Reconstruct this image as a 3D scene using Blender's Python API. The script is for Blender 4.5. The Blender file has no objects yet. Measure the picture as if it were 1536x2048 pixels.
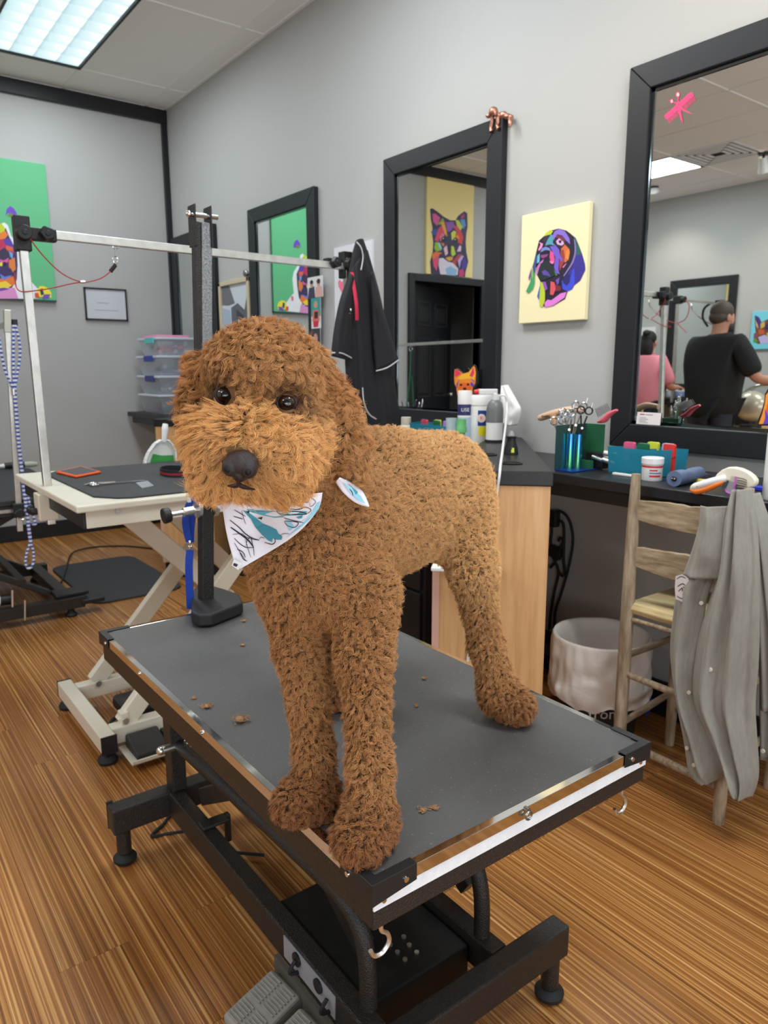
import bpy, bmesh, math, random
import numpy as np
from mathutils import Vector, Matrix, kdtree
from mathutils import noise as mnoise
random.seed(7); rng = np.random.default_rng(7)
S = bpy.context.scene
COL = S.collection
# ------------------------------------------------------------------ camera
CAM = np.array([0.0, 0.0, 1.30]); FPX = 1471.8; CX, CY = 768.0, 1024.0
_yaw, _pit, _rol = math.radians(52.974), math.radians(11.057), math.radians(-0.143)
_f = np.array([-math.sin(_yaw)*math.cos(_pit), math.cos(_yaw)*math.cos(_pit), -math.sin(_pit)])
_r = np.array([math.cos(_yaw), math.sin(_yaw), 0.0]); _u = np.cross(_r, _f)
_r2 = math.cos(_rol)*_r + math.sin(_rol)*_u; _u2 = -math.sin(_rol)*_r + math.cos(_rol)*_u
RM = np.array([_r2, _u2, _f])
camd = bpy.data.cameras.new('camera'); cam = bpy.data.objects.new('camera', camd); COL.objects.link(cam)
camd.sensor_fit = 'VERTICAL'; camd.sensor_height = 36.0; camd.lens = FPX/2048*36.0
camd.clip_start = 0.02; camd.clip_end = 60
cam.matrix_world = Matrix(((_r2[0], _u2[0], -_f[0], CAM[0]), (_r2[1], _u2[1], -_f[1], CAM[1]), (_r2[2], _u2[2], -_f[2], CAM[2]), (0, 0, 0, 1)))
camd.dof.use_dof = True; camd.dof.focus_distance = 1.08; camd.dof.aperture_fstop = 9.0
S.camera = cam
# ------------------------------------------------------------------ world, exposure
S.view_settings.view_transform = 'Standard'; S.view_settings.look = 'None'
S.view_settings.gamma = 1.0; S.view_settings.use_curve_mapping = False
S.view_settings.exposure = 0.12
w = bpy.data.worlds.new('world'); S.world = w; w.use_nodes = True
w.node_tree.nodes['Background'].inputs[0].default_value = (0.8, 0.88, 1.0, 1); w.node_tree.nodes['Background'].inputs[1].default_value = 0.6
S.cycles.max_bounces = 8; S.cycles.diffuse_bounces = 4; S.cycles.glossy_bounces = 5; S.cycles.transmission_bounces = 6
S.cycles.transparent_max_bounces = 8; S.cycles.sample_clamp_indirect = 6.0; S.cycles.use_denoising = True
S.cycles.caustics_reflective = False; S.cycles.caustics_refractive = False
S.cycles_curves.shape = 'RIBBONS'; S.cycles_curves.subdivisions = 2
PANEL_W = 31.0          # watts of each ceiling panel
PANEL_COL = (0.88, 0.965, 1.0)
DAY_W = 98.0            # daylight through an added, unseen shop window behind the camera
SPOT_W = 34.0           # warm track heads
SPOT_COL = (1.0, 0.80, 0.60)
# room planes
XL, YB, YF, XR, ZC = -6.11, 2.44, -3.62, 1.40, 3.31

# ------------------------------------------------------------------ photo point -> world point on a real plane
def ray(x, y): return RM.T @ np.array([(x-CX)/FPX, (CY-y)/FPX, 1.0])
def onZ(x, y, z): d = ray(x, y); return Vector(CAM + d*((z-CAM[2])/d[2]))
def onX(x, y, X): d = ray(x, y); return Vector(CAM + d*((X-CAM[0])/d[0]))
def onY(x, y, Y): d = ray(x, y); return Vector(CAM + d*((Y-CAM[1])/d[1]))
def atd(x, y, dep): return Vector(CAM + ray(x, y)*dep)
def flip(p): return Vector((p[0], 2*YB-p[1], p[2]))          # seen in the wall mirrors

# ------------------------------------------------------------------ materials
MATS = {}
def srgb(r, g, b):
    f = lambda c: c/12.92 if c <= 0.04045 else ((c+0.055)/1.055)**2.4
    return (f(r/255), f(g/255), f(b/255))
def mat(name, col=(0.5, 0.5, 0.5), rough=0.5, metal=0.0, bump=0.0, bscale=100.0, var=0.0, vscale=8.0, stretch=(1, 1, 1), coat=0.0, trans=0.0, emit=None, estr=1.0, sss=0.0, alpha=1.0, ior=1.45, sheen=0.0):
    if name in MATS: return MATS[name]
    m = bpy.data.materials.new(name); m.use_nodes = True; nt = m.node_tree; N = nt.nodes; L = nt.links
    b = N['Principled BSDF']; I = b.inputs
    I['Base Color'].default_value = (*col, 1); I['Roughness'].default_value = rough; I['Metallic'].default_value = metal
    I['Coat Weight'].default_value = coat; I['Coat Roughness'].default_value = 0.1; I['Transmission Weight'].default_value = trans; I['IOR'].default_value = ior
    I['Alpha'].default_value = alpha; I['Sheen Weight'].default_value = sheen
    if sss: I['Subsurface Weight'].default_value = sss; I['Subsurface Radius'].default_value = (0.01, 0.005, 0.003)
    if emit: I['Emission Color'].default_value = (*emit, 1); I['Emission Strength'].default_value = estr
    if bump or var:
        tc = N.new('ShaderNodeTexCoord'); mp = N.new('ShaderNodeMapping'); mp.inputs['Scale'].default_value = stretch; L.new(tc.outputs['Object'], mp.inputs[0])
        if var:
            n = N.new('ShaderNodeTexNoise'); n.inputs['Scale'].default_value = vscale; n.inputs['Detail'].default_value = 5; L.new(mp.outputs[0], n.inputs['Vector'])
            r = N.new('ShaderNodeMapRange'); r.inputs[1].default_value = 0.3; r.inputs[2].default_value = 0.7; r.inputs[3].default_value = 1-var; r.inputs[4].default_value = 1+var; L.new(n.outputs[0], r.inputs[0])
            mx = N.new('ShaderNodeVectorMath'); mx.operation = 'SCALE'; mx.inputs[0].default_value = col; L.new(r.outputs[0], mx.inputs['Scale']); L.new(mx.outputs[0], I['Base Color'])
        if bump:
            n2 = N.new('ShaderNodeTexNoise'); n2.inputs['Scale'].default_value = bscale; n2.inputs['Detail'].default_value = 3; L.new(mp.outputs[0], n2.inputs['Vector'])
            bp = N.new('ShaderNodeBump'); bp.inputs['Strength'].default_value = bump; bp.inputs['Distance'].default_value = 0.002; L.new(n2.outputs[0], bp.inputs['Height']); L.new(bp.outputs[0], I['Normal'])
    MATS[name] = m; return m
def ramp(N, pts):
    r = N.new('ShaderNodeValToRGB'); e = r.color_ramp.elements
    while len(e) < len(pts): e.new(0.5)
    for i, (p, c) in enumerate(pts): e[i].position = p; e[i].color = (*c, 1)
    return r

def attr_mat(name, rough=0.6, coat=0.0, attr='Col'):
    if name in MATS: return MATS[name]
    m = bpy.data.materials.new(name); m.use_nodes = True; N = m.node_tree.nodes; b = N['Principled BSDF']; b.inputs['Roughness'].default_value = rough; b.inputs['Coat Weight'].default_value = coat
    a = N.new('ShaderNodeAttribute'); a.attribute_name = attr; m.node_tree.links.new(a.outputs['Color'], b.inputs['Base Color']); MATS[name] = m; return m

def bamboo():
    m = bpy.data.materials.new('bamboo_floor'); m.use_nodes = True; nt = m.node_tree; N = nt.nodes; L = nt.links; b = N['Principled BSDF']
    tc = N.new('ShaderNodeTexCoord'); oi = N.new('ShaderNodeObjectInfo'); add = N.new('ShaderNodeVectorMath'); add.operation = 'MULTIPLY_ADD'
    L.new(oi.outputs['Random'], add.inputs[0]); add.inputs[1].default_value = (17, 31, 0); L.new(tc.outputs['Object'], add.inputs[2])
    def nz(scale, sc, det=2.0):
        mp = N.new('ShaderNodeMapping'); mp.inputs['Scale'].default_value = scale; L.new(add.outputs[0], mp.inputs[0])
        n = N.new('ShaderNodeTexNoise'); n.inputs['Scale'].default_value = sc; n.inputs['Detail'].default_value = det; L.new(mp.outputs[0], n.inputs['Vector']); return n
    a = nz((0.45, 150, 1), 1.0, 3.0); c = nz((1.1, 420, 1), 1.0, 2.0); d = nz((4, 30, 1), 1.0, 3.0)
    mx = N.new('ShaderNodeMath'); mx.operation = 'MULTIPLY_ADD'; L.new(c.outputs[0], mx.inputs[0]); mx.inputs[1].default_value = 0.45; L.new(a.outputs[0], mx.inputs[2])
    rp = ramp(N, [(0.50, srgb(94, 60, 36)), (0.62, srgb(138, 91, 55)), (0.74, srgb(160, 110, 68)), (0.86, srgb(202, 153, 102)), (1.0, srgb(222, 182, 130))]); L.new(mx.outputs[0], rp.inputs[0])
    hv = N.new('ShaderNodeHueSaturation'); L.new(rp.outputs[0], hv.inputs['Color'])
    mr = N.new('ShaderNodeMapRange'); mr.inputs[3].default_value = 0.78; mr.inputs[4].default_value = 1.22; L.new(d.outputs[0], mr.inputs[0]); 
    m2 = N.new('ShaderNodeMath'); m2.operation = 'MULTIPLY_ADD'; L.new(oi.outputs['Random'], m2.inputs[0]); m2.inputs[1].default_value = 0.16; m2.inputs[2].default_value = -0.08
    m3 = N.new('ShaderNodeMath'); L.new(m2.outputs[0], m3.inputs[0]); L.new(mr.outputs[0], m3.inputs[1]); L.new(m3.outputs[0], hv.inputs['Value']); hv.inputs['Saturation'].default_value = 1.08
    L.new(hv.outputs[0], b.inputs['Base Color']); b.inputs['Roughness'].default_value = 0.34; b.inputs['Specular IOR Level'].default_value = 0.4
    bp = N.new('ShaderNodeBump'); bp.inputs['Strength'].default_value = 0.12; bp.inputs['Distance'].default_value = 0.001; L.new(mx.outputs[0], bp.inputs['Height']); L.new(bp.outputs[0], b.inputs['Normal'])
    return m
def woodgrain(name, c0, c1, c2, scale=(1, 1, 12), rough=0.5, sc=6.0, bump=0.1):
    if name in MATS: return MATS[name]
    m = bpy.data.materials.new(name); m.use_nodes = True; nt = m.node_tree; N = nt.nodes; L = nt.links; b = N['Principled BSDF']
    tc = N.new('ShaderNodeTexCoord'); mp = N.new('ShaderNodeMapping'); mp.inputs['Scale'].default_value = scale; L.new(tc.outputs['Object'], mp.inputs[0])
    n = N.new('ShaderNodeTexNoise'); n.inputs['Scale'].default_value = sc; n.inputs['Detail'].default_value = 6; n.inputs['Roughness'].default_value = 0.6; L.new(mp.outputs[0], n.inputs['Vector'])
    rp = ramp(N, [(0.3, c0), (0.5, c1), (0.72, c2)]); L.new(n.outputs[0], rp.inputs[0]); L.new(rp.outputs[0], b.inputs['Base Color']); b.inputs['Roughness'].default_value = rough
    bp = N.new('ShaderNodeBump'); bp.inputs['Strength'].default_value = bump; bp.inputs['Distance'].default_value = 0.002; L.new(n.outputs[0], bp.inputs['Height']); L.new(bp.outputs[0], b.inputs['Normal'])
    MATS[name] = m; return m

M_wall = mat('wall_paint', srgb(180, 180, 179), 0.75, bump=0.05, bscale=350)
M_tile = mat('ceiling_tile', srgb(246, 244, 240), 0.9, bump=0.25, bscale=260, var=0.03, vscale=300)
M_tbar = mat('grid_white', srgb(244, 243, 240), 0.5)
M_black = mat('black_lacquer', (0.012, 0.013, 0.017), 0.42, bump=0.03, bscale=500)
M_blackp = mat('black_plastic', (0.014, 0.014, 0.015), 0.45)
M_rubber = mat('black_rubber', (0.016, 0.016, 0.017), 0.7)
M_hammer = mat('hammertone_black', (0.022, 0.019, 0.017), 0.33, bump=1.0, bscale=330, var=0.3, vscale=330)
M_chrome = mat('chrome', (0.75, 0.75, 0.76), 0.12, 1.0)
M_steel = mat('brushed_steel', (0.80, 0.78, 0.73), 0.34, 1.0, var=0.10, vscale=30)
M_alu = mat('aluminium', (0.72, 0.73, 0.74), 0.24, 1.0, var=0.1, vscale=40)
M_mirror = mat('mirror_glass', (0.86, 0.90, 0.88), 0.01, 1.0)
M_white = mat('white_plastic', (0.8, 0.8, 0.79), 0.35)
M_cream = mat('cream_enamel', srgb(226, 218, 200), 0.38, var=0.04, vscale=5)
M_matblk = mat('rubber_mat', (0.030, 0.031, 0.034), 0.62, bump=0.5, bscale=700, var=0.18, vscale=9)
M_maple = woodgrain('maple_laminate', srgb(196, 146, 96), srgb(212, 164, 112), srgb(222, 178, 128), (14, 14, 0.9), 0.42, 3.0, 0.02)
M_grey = woodgrain('weathered_wood', srgb(120, 103, 82), srgb(158, 140, 116), srgb(186, 170, 148), (7, 7, 1.2), 0.75, 9.0, 0.5)
M_art = attr_mat('print', 0.55)
M_cloth_art = attr_mat('printed_cloth', 0.85)
M_clear = mat('clear_plastic', (0.85, 0.89, 0.93), 0.12, alpha=0.32)
# ------------------------------------------------------------------ geometry helpers
def BM(): return bmesh.new()
def basis(d):
    d = Vector(d).normalized(); a = Vector((0, 0, 1)) if abs(d.z) < 0.9 else Vector((1, 0, 0))
    u = d.cross(a).normalized(); return u, d.cross(u).normalized(), d
def boxb(bm, x0, x1, y0, y1, z0, z1, Mx=None):
    vs = [bm.verts.new((x, y, z)) for z in (z0, z1) for y in (y0, y1) for x in (x0, x1)]
    for f in ((0, 2, 3, 1), (4, 5, 7, 6), (0, 1, 5, 4), (2, 6, 7, 3), (0, 4, 6, 2), (1, 3, 7, 5)): bm.faces.new([vs[i] for i in f])
    if Mx is not None: bmesh.ops.transform(bm, matrix=Mx, verts=vs)
    return vs
def box(bm, c, s, rz=0.0, rx=0.0, ry=0.0):
    Mx = Matrix.Translation(Vector(c)) @ Matrix.Rotation(rz, 4, 'Z') @ Matrix.Rotation(ry, 4, 'Y') @ Matrix.Rotation(rx, 4, 'X')
    return boxb(bm, -s[0]/2, s[0]/2, -s[1]/2, s[1]/2, -s[2]/2, s[2]/2, Mx)
def bar(bm, p0, p1, wx, wy, up=(0, 0, 1)):
    """rectangular bar between two points: wx across, wy along up"""
    p0, p1 = Vector(p0), Vector(p1); d = (p1-p0).normalized(); upv = Vector(up)
    s = d.cross(upv)
    s = s.normalized() if s.length > 1e-5 else Vector((1, 0, 0)); t = s.cross(d).normalized()
    vs = []
    for p in (p0, p1):
        for a, b in ((-1, -1), (1, -1), (1, 1), (-1, 1)): vs.append(bm.verts.new(p + s*(a*wx/2) + t*(b*wy/2)))
    for f in ((3, 2, 1, 0), (4, 5, 6, 7), (0, 1, 5, 4), (1, 2, 6, 5), (2, 3, 7, 6), (3, 0, 4, 7)): bm.faces.new([vs[i] for i in f])
def rings(bm, rs, cap=True, closed=False):
    n = len(rs[0])
    for i in range(len(rs) - (0 if closed else 1)):
        A, B = rs[i], rs[(i+1) % len(rs)]
        for j in range(n): bm.faces.new((A[j], A[(j+1) % n], B[(j+1) % n], B[j]))
    if cap and not closed: bm.faces.new(rs[0][::-1]); bm.faces.new(rs[-1])
def cyl(bm, p0, p1, r0, r1=None, seg=16, cap=True):
    r1 = r0 if r1 is None else r1; p0, p1 = Vector(p0), Vector(p1); u, v, d = basis(p1-p0)
    rs = [[bm.verts.new(p + (u*math.cos(2*math.pi*k/seg) + v*math.sin(2*math.pi*k/seg))*r) for k in range(seg)] for p, r in ((p0, r0), (p1, r1))]
    rings(bm, rs, cap)
def spline(pts, n=6, closed=False):
    P = [Vector(p) for p in pts]; out = []; m = len(P)
    for i in range(m if closed else m-1):
        g = (lambda k: P[k % m]) if closed else (lambda k: P[min(max(k, 0), m-1)])
        a, b, c, d = g(i-1), g(i), g(i+1), g(i+2)
        for k in range(n):
            t = k/n; out.append(0.5*((2*b) + (c-a)*t + (2*a-5*b+4*c-d)*t*t + (3*b-a-3*c+d)*t**3))
    if not closed: out.append(P[-1])
    return out
def tube(bm, pts, r, seg=8, n=6, closed=False, flat=1.0):
    P = spline(pts, n, closed) if n > 1 else [Vector(p) for p in pts]
    R = [r]*len(P) if not isinstance(r, (list, tuple)) else [np.interp(i/(len(P)-1), np.linspace(0, 1, len(r)), r) for i in range(len(P))]
    rs = []; u = None
    for i, p in enumerate(P):
        d = (P[(i+1) % len(P)] - P[i-1]) if closed else (P[min(i+1, len(P)-1)] - P[max(i-1, 0)])
        if d.length < 1e-9: d = Vector((0, 0, 1))
        d.normalize()
        if u is None: u = basis(d)[0]
        else:
            u = u - d*u.dot(d)
            u = u.normalized() if u.length > 1e-6 else basis(d)[0]
        v = d.cross(u)
        rs.append([bm.verts.new(p + (u*math.cos(2*math.pi*k/seg) + v*flat*math.sin(2*math.pi*k/seg))*R[i]) for k in range(seg)])
    rings(bm, rs, not closed, closed)
def lathe(bm, prof, c=(0, 0, 0), seg=24, Mx=None, cap=True):
    c = Vector(c); vs = []
    rs = [[bm.verts.new((max(r, 1e-5)*math.cos(2*math.pi*k/seg), max(r, 1e-5)*math.sin(2*math.pi*k/seg), z)) for k in range(seg)] for r, z in prof]
    rings(bm, rs, cap); vs = [v for q in rs for v in q]
    bmesh.ops.transform(bm, matrix=Matrix.Translation(c) @ (Mx if Mx is not None else Matrix.Identity(4)), verts=vs)
def ell(bm, c, r, Mx=None, seg=16, rg=10):
    ret = bmesh.ops.create_uvsphere(bm, u_segments=seg, v_segments=rg, radius=1.0)
    if not hasattr(r, '__len__'): r = (r, r, r)
    m = Matrix.Translation(Vector(c)) @ (Mx if Mx is not None else Matrix.Identity(4)) @ Matrix.Diagonal((*r, 1))
    bmesh.ops.transform(bm, matrix=m, verts=ret['verts'])
def prism(bm, pts, vec):
    vec = Vector(vec); A = [bm.verts.new(Vector(p)) for p in pts]; B = [bm.verts.new(Vector(p)+vec) for p in pts]; n = len(A)
    bm.faces.new(A[::-1]); bm.faces.new(B)
    for i in range(n): bm.faces.new((A[i], A[(i+1) % n], B[(i+1) % n], B[i]))
def poly(bm, pts): bm.faces.new([bm.verts.new(Vector(p)) for p in pts])
def torus(bm, c, R, r, Mx=None, seg=20, s2=8):
    pts = [Vector((R*math.cos(2*math.pi*k/seg), R*math.sin(2*math.pi*k/seg), 0)) for k in range(seg)]
    m = Matrix.Translation(Vector(c)) @ (Mx if Mx is not None else Matrix.Identity(4)); tube(bm, [m @ p for p in pts], r, s2, 1, True)
def rrect(x0, x1, y0, y1, r, n=4):
    o = []
    for cx, cy, a in ((x1-r, y1-r, 0), (x0+r, y1-r, 90), (x0+r, y0+r, 180), (x1-r, y0+r, 270)):
        for k in range(n+1): t = math.radians(a+90*k/n); o.append((cx+r*math.cos(t), cy+r*math.sin(t)))
    return o

def obj(name, bm, m, parent=None, smooth=True, bevel=0.0, seg=2, label=None, kind=None, angle=0.7):
    bmesh.ops.recalc_face_normals(bm, faces=bm.faces[:])
    me = bpy.data.meshes.new(name); bm.to_mesh(me); bm.free()
    me.materials.append(m); o = bpy.data.objects.new(name, me); COL.objects.link(o)
    if smooth:
        for p in me.polygons: p.use_smooth = True
        try: me.set_sharp_from_angle(angle=angle)
        except Exception: pass
    if bevel:
        b = o.modifiers.new('bevel', 'BEVEL'); b.width = bevel; b.segments = seg; b.limit_method = 'ANGLE'
    if parent is not None: adopt(o, parent)
    if label: o['label'] = label
    if kind: o['kind'] = kind
    return o
def wloc(p):
    l = Vector(p.location)
    while p.parent is not None: p = p.parent; l = l + p.location
    return l
def adopt(o, parent):
    """children are modelled in world space; store them relative to the parent's own place"""
    o.parent = parent; root = parent
    off = WL.get(parent.name, Vector((0, 0, 0)))
    o.matrix_parent_inverse = Matrix.Translation(-off)
WL = {}
def thing(name, label, cat, loc=(0, 0, 0), group=None):
    o = bpy.data.objects.new(name, None); COL.objects.link(o); o.empty_display_size = 0.05
    o.location = Vector(loc); WL[o.name] = Vector(loc); o['label'] = label; o['category'] = cat
    if group: o['group'] = group
    return o
def tag(o, label, cat, group=None):
    o['label'] = label; o['category'] = cat
    if group: o['group'] = group
    return o
def struct(name, bm, m, **k):
    o = obj(name, bm, m, **k); o['kind'] = 'structure'; return o
def copy_tree(r, loc, label, rz=0.0):
    c = r.copy(); COL.objects.link(c); c.location = Vector(loc); c.rotation_euler = (0, 0, rz); c['label'] = label
    for ch in r.children:
        d = ch.copy(); COL.objects.link(d); d.parent = c
        for g in ch.children:
            e = g.copy(); COL.objects.link(e); e.parent = d
    return c
def art(name, polys, fmap, parent=None, m=None, nrm=(0, 0, 1), step=0.00025, base=0.0004, label=None):
    """flat print: coloured polygons laid on a real surface, colour stored per face"""
    nrm = Vector(nrm); me = bpy.data.meshes.new(name); V, F, C = [], [], []
    from mathutils.geometry import tessellate_polygon
    for i, (col, pts) in enumerate(polys):
        q = [Vector((p[0], p[1], 0)) for p in pts]
        try: tris = tessellate_polygon([q])
        except Exception: continue
        b = len(V); V += [Vector(fmap(p[0], p[1])) + nrm*(base+step*i) for p in pts]
        lin = srgb(*col)
        for t in tris: F.append([b+k for k in t]); C.append(lin)
    me.from_pydata(V, [], F); at = me.color_attributes.new('Col', 'FLOAT_COLOR', 'CORNER')
    buf = np.ones((len(me.loops), 4), np.float32)
    for p in me.polygons:
        for li in p.loop_indices: buf[li, :3] = C[p.index]
    at.data.foreach_set('color', buf.ravel()); me.materials.append(m or M_art)
    o = bpy.data.objects.new(name, me); COL.objects.link(o)
    if parent is not None: adopt(o, parent)
    if label: o['label'] = label
    return o
def stroke(pts, wd, n=4):
    """a 2-D brush line as a polygon"""
    P = [p.xy for p in spline([(x, y, 0) for x, y in pts], n)]; a, b = [], []
    for i, p in enumerate(P):
        d = (P[min(i+1, len(P)-1)]-P[max(i-1, 0)]); d = d.normalized() if d.length else Vector((1, 0)); nn = Vector((-d.y, d.x)); s = wd*(0.55+0.45*math.sin(math.pi*(i+0.5)/len(P)))/2
        a.append(tuple(p+nn*s)); b.append(tuple(p-nn*s))
    return a+b[::-1]
def disc(cx, cy, r, ry=None, n=14): ry = ry or r; return [(cx+r*math.cos(2*math.pi*k/n), cy+ry*math.sin(2*math.pi*k/n)) for k in range(n)]
def text(name, body, size, Mx, m, parent=None, ext=0.0003):
    """lettering, turned into a real mesh"""
    cu = bpy.data.curves.new(name, 'FONT'); cu.body = body; cu.size = size; cu.extrude = ext; cu.align_x = 'CENTER'; cu.align_y = 'CENTER'; cu.resolution_u = 2
    tmp = bpy.data.objects.new(name, cu); COL.objects.link(tmp); dg = bpy.context.evaluated_depsgraph_get(); dg.update()
    me = bpy.data.meshes.new_from_object(tmp.evaluated_get(dg)); bpy.data.objects.remove(tmp); bpy.data.curves.remove(cu)
    me.materials.clear(); me.materials.append(m); o = bpy.data.objects.new(name, me); COL.objects.link(o)
    if parent is not None: adopt(o, parent)
    o.matrix_basis = Mx
    return o
def sheet(name, L, R, m, parent=None, nu=24, n=8, amp=0.008, freq=5.0, bulge=0.0, nrm=(0, -1, 0), thick=0.0015, seed=0, taper=True, label=None, edge=0.0):
    """cloth: a surface between two edge lines with folds running along it"""
    A, B = spline(L, n), spline(R, n); k = max(len(A), len(B)); nrm = Vector(nrm)
    def res(P, i): t = i/(k-1)*(len(P)-1); j = min(int(t), len(P)-2); return P[j].lerp(P[j+1], t-j)
    bm = BM(); g = []
    for i in range(k):
        a, b = res(A, i), res(B, i); row = []; tv = i/(k-1)
        for j in range(nu+1):
            u = j/nu; s = math.sin(math.pi*u); ph = seed*1.7 + 0.8*math.sin(3*tv+seed)
            f = math.sin(freq*2*math.pi*u+ph) + 0.5*math.sin(freq*3.7*u*math.pi+2.1*seed+2*tv)
            q = mnoise.noise(Vector((u*3+seed, tv*5, seed*3.1)))
            w = (0.25+0.75*s)
            row.append(bm.verts.new(a.lerp(b, u) + nrm*(bulge*s + amp*w*(f*(0.35+0.65*tv if taper else 1.0) + 1.2*q))))
        g.append(row)
    for i in range(k-1):
        for j in range(nu): bm.faces.new((g[i][j], g[i][j+1], g[i+1][j+1], g[i+1][j]))
    o = obj(name, bm, m, parent, angle=3.0, label=label)
    sd = o.modifiers.new('solid', 'SOLIDIFY'); sd.thickness = thick; sd.offset = 0
    return o
# ================================================================== THE ROOM
# floor: base slab + bamboo planks
bm = BM(); boxb(bm, XL-0.1, XR+0.1, YF-0.1, YB+0.1, -0.06, -0.0125)
floor = struct('floor', bm, mat('subfloor', (0.02, 0.012, 0.007), 0.8), smooth=False)
M_bam = bamboo(); PL, PW = 1.287, 0.1525
bm = BM(); boxb(bm, -PL/2+0.0004, PL/2-0.0004, -PW/2+0.0004, PW/2-0.0004, -0.012, 0.0); 
proto = obj('plank', bm, M_bam, None, smooth=False)
plank_me = proto.data; bpy.data.objects.remove(proto)
r0 = int(math.floor((YF-0.267)/PW)); r1 = int(math.ceil((YB-0.267)/PW)); npl = 0
for r in range(r0, r1):
    y = 0.267 + (r+0.5)*PW
    if y > YB or y < YF: continue
    off = -1.54 if r % 2 == 0 else -1.218
    for k in range(-5, 4):
        x = off + (k+0.5)*PL
        if x-PL/2 < XL-0.6 or x > XR+0.4: continue
        o = bpy.data.objects.new('plank', plank_me); COL.objects.link(o); o.location = (x, y, 0); o.parent = floor; npl += 1
# walls
def wallbox(name, *a):
    bm = BM(); boxb(bm, *a); return struct(name, bm, M_wall, smooth=False)
wallbox('wall_back', XL-0.1, XR+0.1, YB, YB+0.1, 0, ZC+0.1)
wallbox('wall_front', XL-0.1, XR+0.1, YF-0.1, YF, 0, ZC+0.1)
WY0, WY1, WZ0, WZ1 = -2.6, 1.7, 0.35, 2.75
bm = BM(); boxb(bm, XR, XR+0.1, YF, WY0, 0, ZC+0.1); boxb(bm, XR, XR+0.1, WY1, YB, 0, ZC+0.1); boxb(bm, XR, XR+0.1, WY0, WY1, 0, WZ0); boxb(bm, XR, XR+0.1, WY0, WY1, WZ1, ZC+0.1); struct('wall_right', bm, M_wall, smooth=False)
bm = BM()
for q in ((WY0, WY0+0.06, WZ0, WZ1), (WY1-0.06, WY1, WZ0, WZ1), (WY0, WY1, WZ0, WZ0+0.06), (WY0, WY1, WZ1-0.06, WZ1), (-1.17, -1.11, WZ0, WZ1), (0.27, 0.33, WZ0, WZ1)): boxb(bm, XR+0.02, XR+0.08, *q)
win = struct('added_window', bm, M_black, smooth=False)  # window added out of view to let in extra light
for y0, y1 in ((WY0+0.06, -1.17), (-1.11, 0.27), (0.33, WY1-0.06)):
    bm = BM(); boxb(bm, XR+0.045, XR+0.051, y0, y1, WZ0+0.06, WZ1-0.06); obj('pane', bm, mat('window_glass', (0.9, 0.95, 0.95), 0.02, alpha=0.06), win, smooth=False)
ld = bpy.data.lights.new('added_daylight', 'AREA'); ld.shape = 'RECTANGLE'; ld.size = WZ1-WZ0; ld.size_y = WY1-WY0; ld.energy = DAY_W; ld.color = (0.93, 0.97, 1.0)
lo = bpy.data.objects.new('added_daylight', ld); COL.objects.link(lo); lo.matrix_world = Matrix.Translation((XR+0.75, (WY0+WY1)/2, 0.95)) @ Vector((-0.78, 0, 0.62)).to_track_quat('-Z', 'Y').to_matrix().to_4x4(); ld.size, ld.size_y = ld.size_y, 1.5  # lamp added outside the window, tilted up to brighten the ceiling
DY0, DY1, DZ = -1.10, -0.15, 2.18
bm = BM(); boxb(bm, XL-0.1, XL, YF, DY0, 0, ZC+0.1); boxb(bm, XL-0.1, XL, DY1, YB, 0, ZC+0.1); boxb(bm, XL-0.1, XL, DY0, DY1, DZ, ZC+0.1)
struct('wall_left', bm, M_wall, smooth=False)
bm = BM()
boxb(bm, XL-1.6, XL-1.5, DY0-0.5, DY1+0.5, -0.05, 2.6); boxb(bm, XL-1.6, XL-0.1, DY0-0.6, DY0-0.5, -0.05, 2.6); boxb(bm, XL-1.6, XL-0.1, DY1+0.5, DY1+0.6, -0.05, 2.6); boxb(bm, XL-1.6, XL-0.1, DY0-0.5, DY1+0.5, 2.5, 2.6); boxb(bm, XL-1.6, XL-0.1, DY0-0.6, DY1+0.6, -0.06, -0.01)
struct('wall_hallway', bm, M_wall, smooth=False)
# ceiling
bm = BM(); boxb(bm, XL-0.1, XR+0.1, YF-0.1, YB+0.1, ZC+0.03, ZC+0.10)
ceil = struct('ceiling', bm, M_tile, smooth=False)
GX = [XL] + [-5.65+1.22*k for k in range(6)] + [XR]
GY = [YB] + [2.28-0.61*k for k in range(10)] + [YF]
FIX = [(1, 2), (3, 2), (5, 2), (1, 8), (3, 8), (5, 8)]
tiles = {}
for i in range(len(GX)-1):
    for j in range(len(GY)-1):
        if (i, j) in FIX: continue
        if (i, j) == (2, 8): continue
        a, b, c, d = GX[i], GX[i+1], GY[j+1], GY[j]; key = (round(b-a, 3), round(d-c, 3))
        if key not in tiles:
            bm = BM(); boxb(bm, -(b-a)/2+0.002, (b-a)/2-0.002, -(d-c)/2+0.002, (d-c)/2-0.002, 0.004, 0.02); q = obj('ceiling_tile', bm, M_tile, None, smooth=False); tiles[key] = q.data; bpy.data.objects.remove(q)
        o = bpy.data.objects.new('ceiling_tile', tiles[key]); COL.objects.link(o); o.location = ((a+b)/2, (c+d)/2, ZC); o.parent = ceil
for x in GX[1:-1]:
    bm = BM(); boxb(bm, x-0.012, x+0.012, YF, YB, ZC-0.003, ZC+0.02); obj('grid_bar', bm, M_tbar, ceil, smooth=False)
for y in GY[1:-1]:
    bm = BM(); boxb(bm, XL, XR, y-0.012, y+0.012, ZC-0.0034, ZC+0.02); obj('grid_bar', bm, M_tbar, ceil, smooth=False)
bm = BM(); boxb(bm, XL, XR, YB-0.02, YB, ZC-0.004, ZC+0.02); boxb(bm, XL, XR, YF, YF+0.02, ZC-0.004, ZC+0.02); boxb(bm, XR-0.02, XR, YF, YB, ZC-0.004, ZC+0.02); boxb(bm, XL, XL+0.02, YF, YB, ZC-0.004, ZC+0.02)
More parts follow.
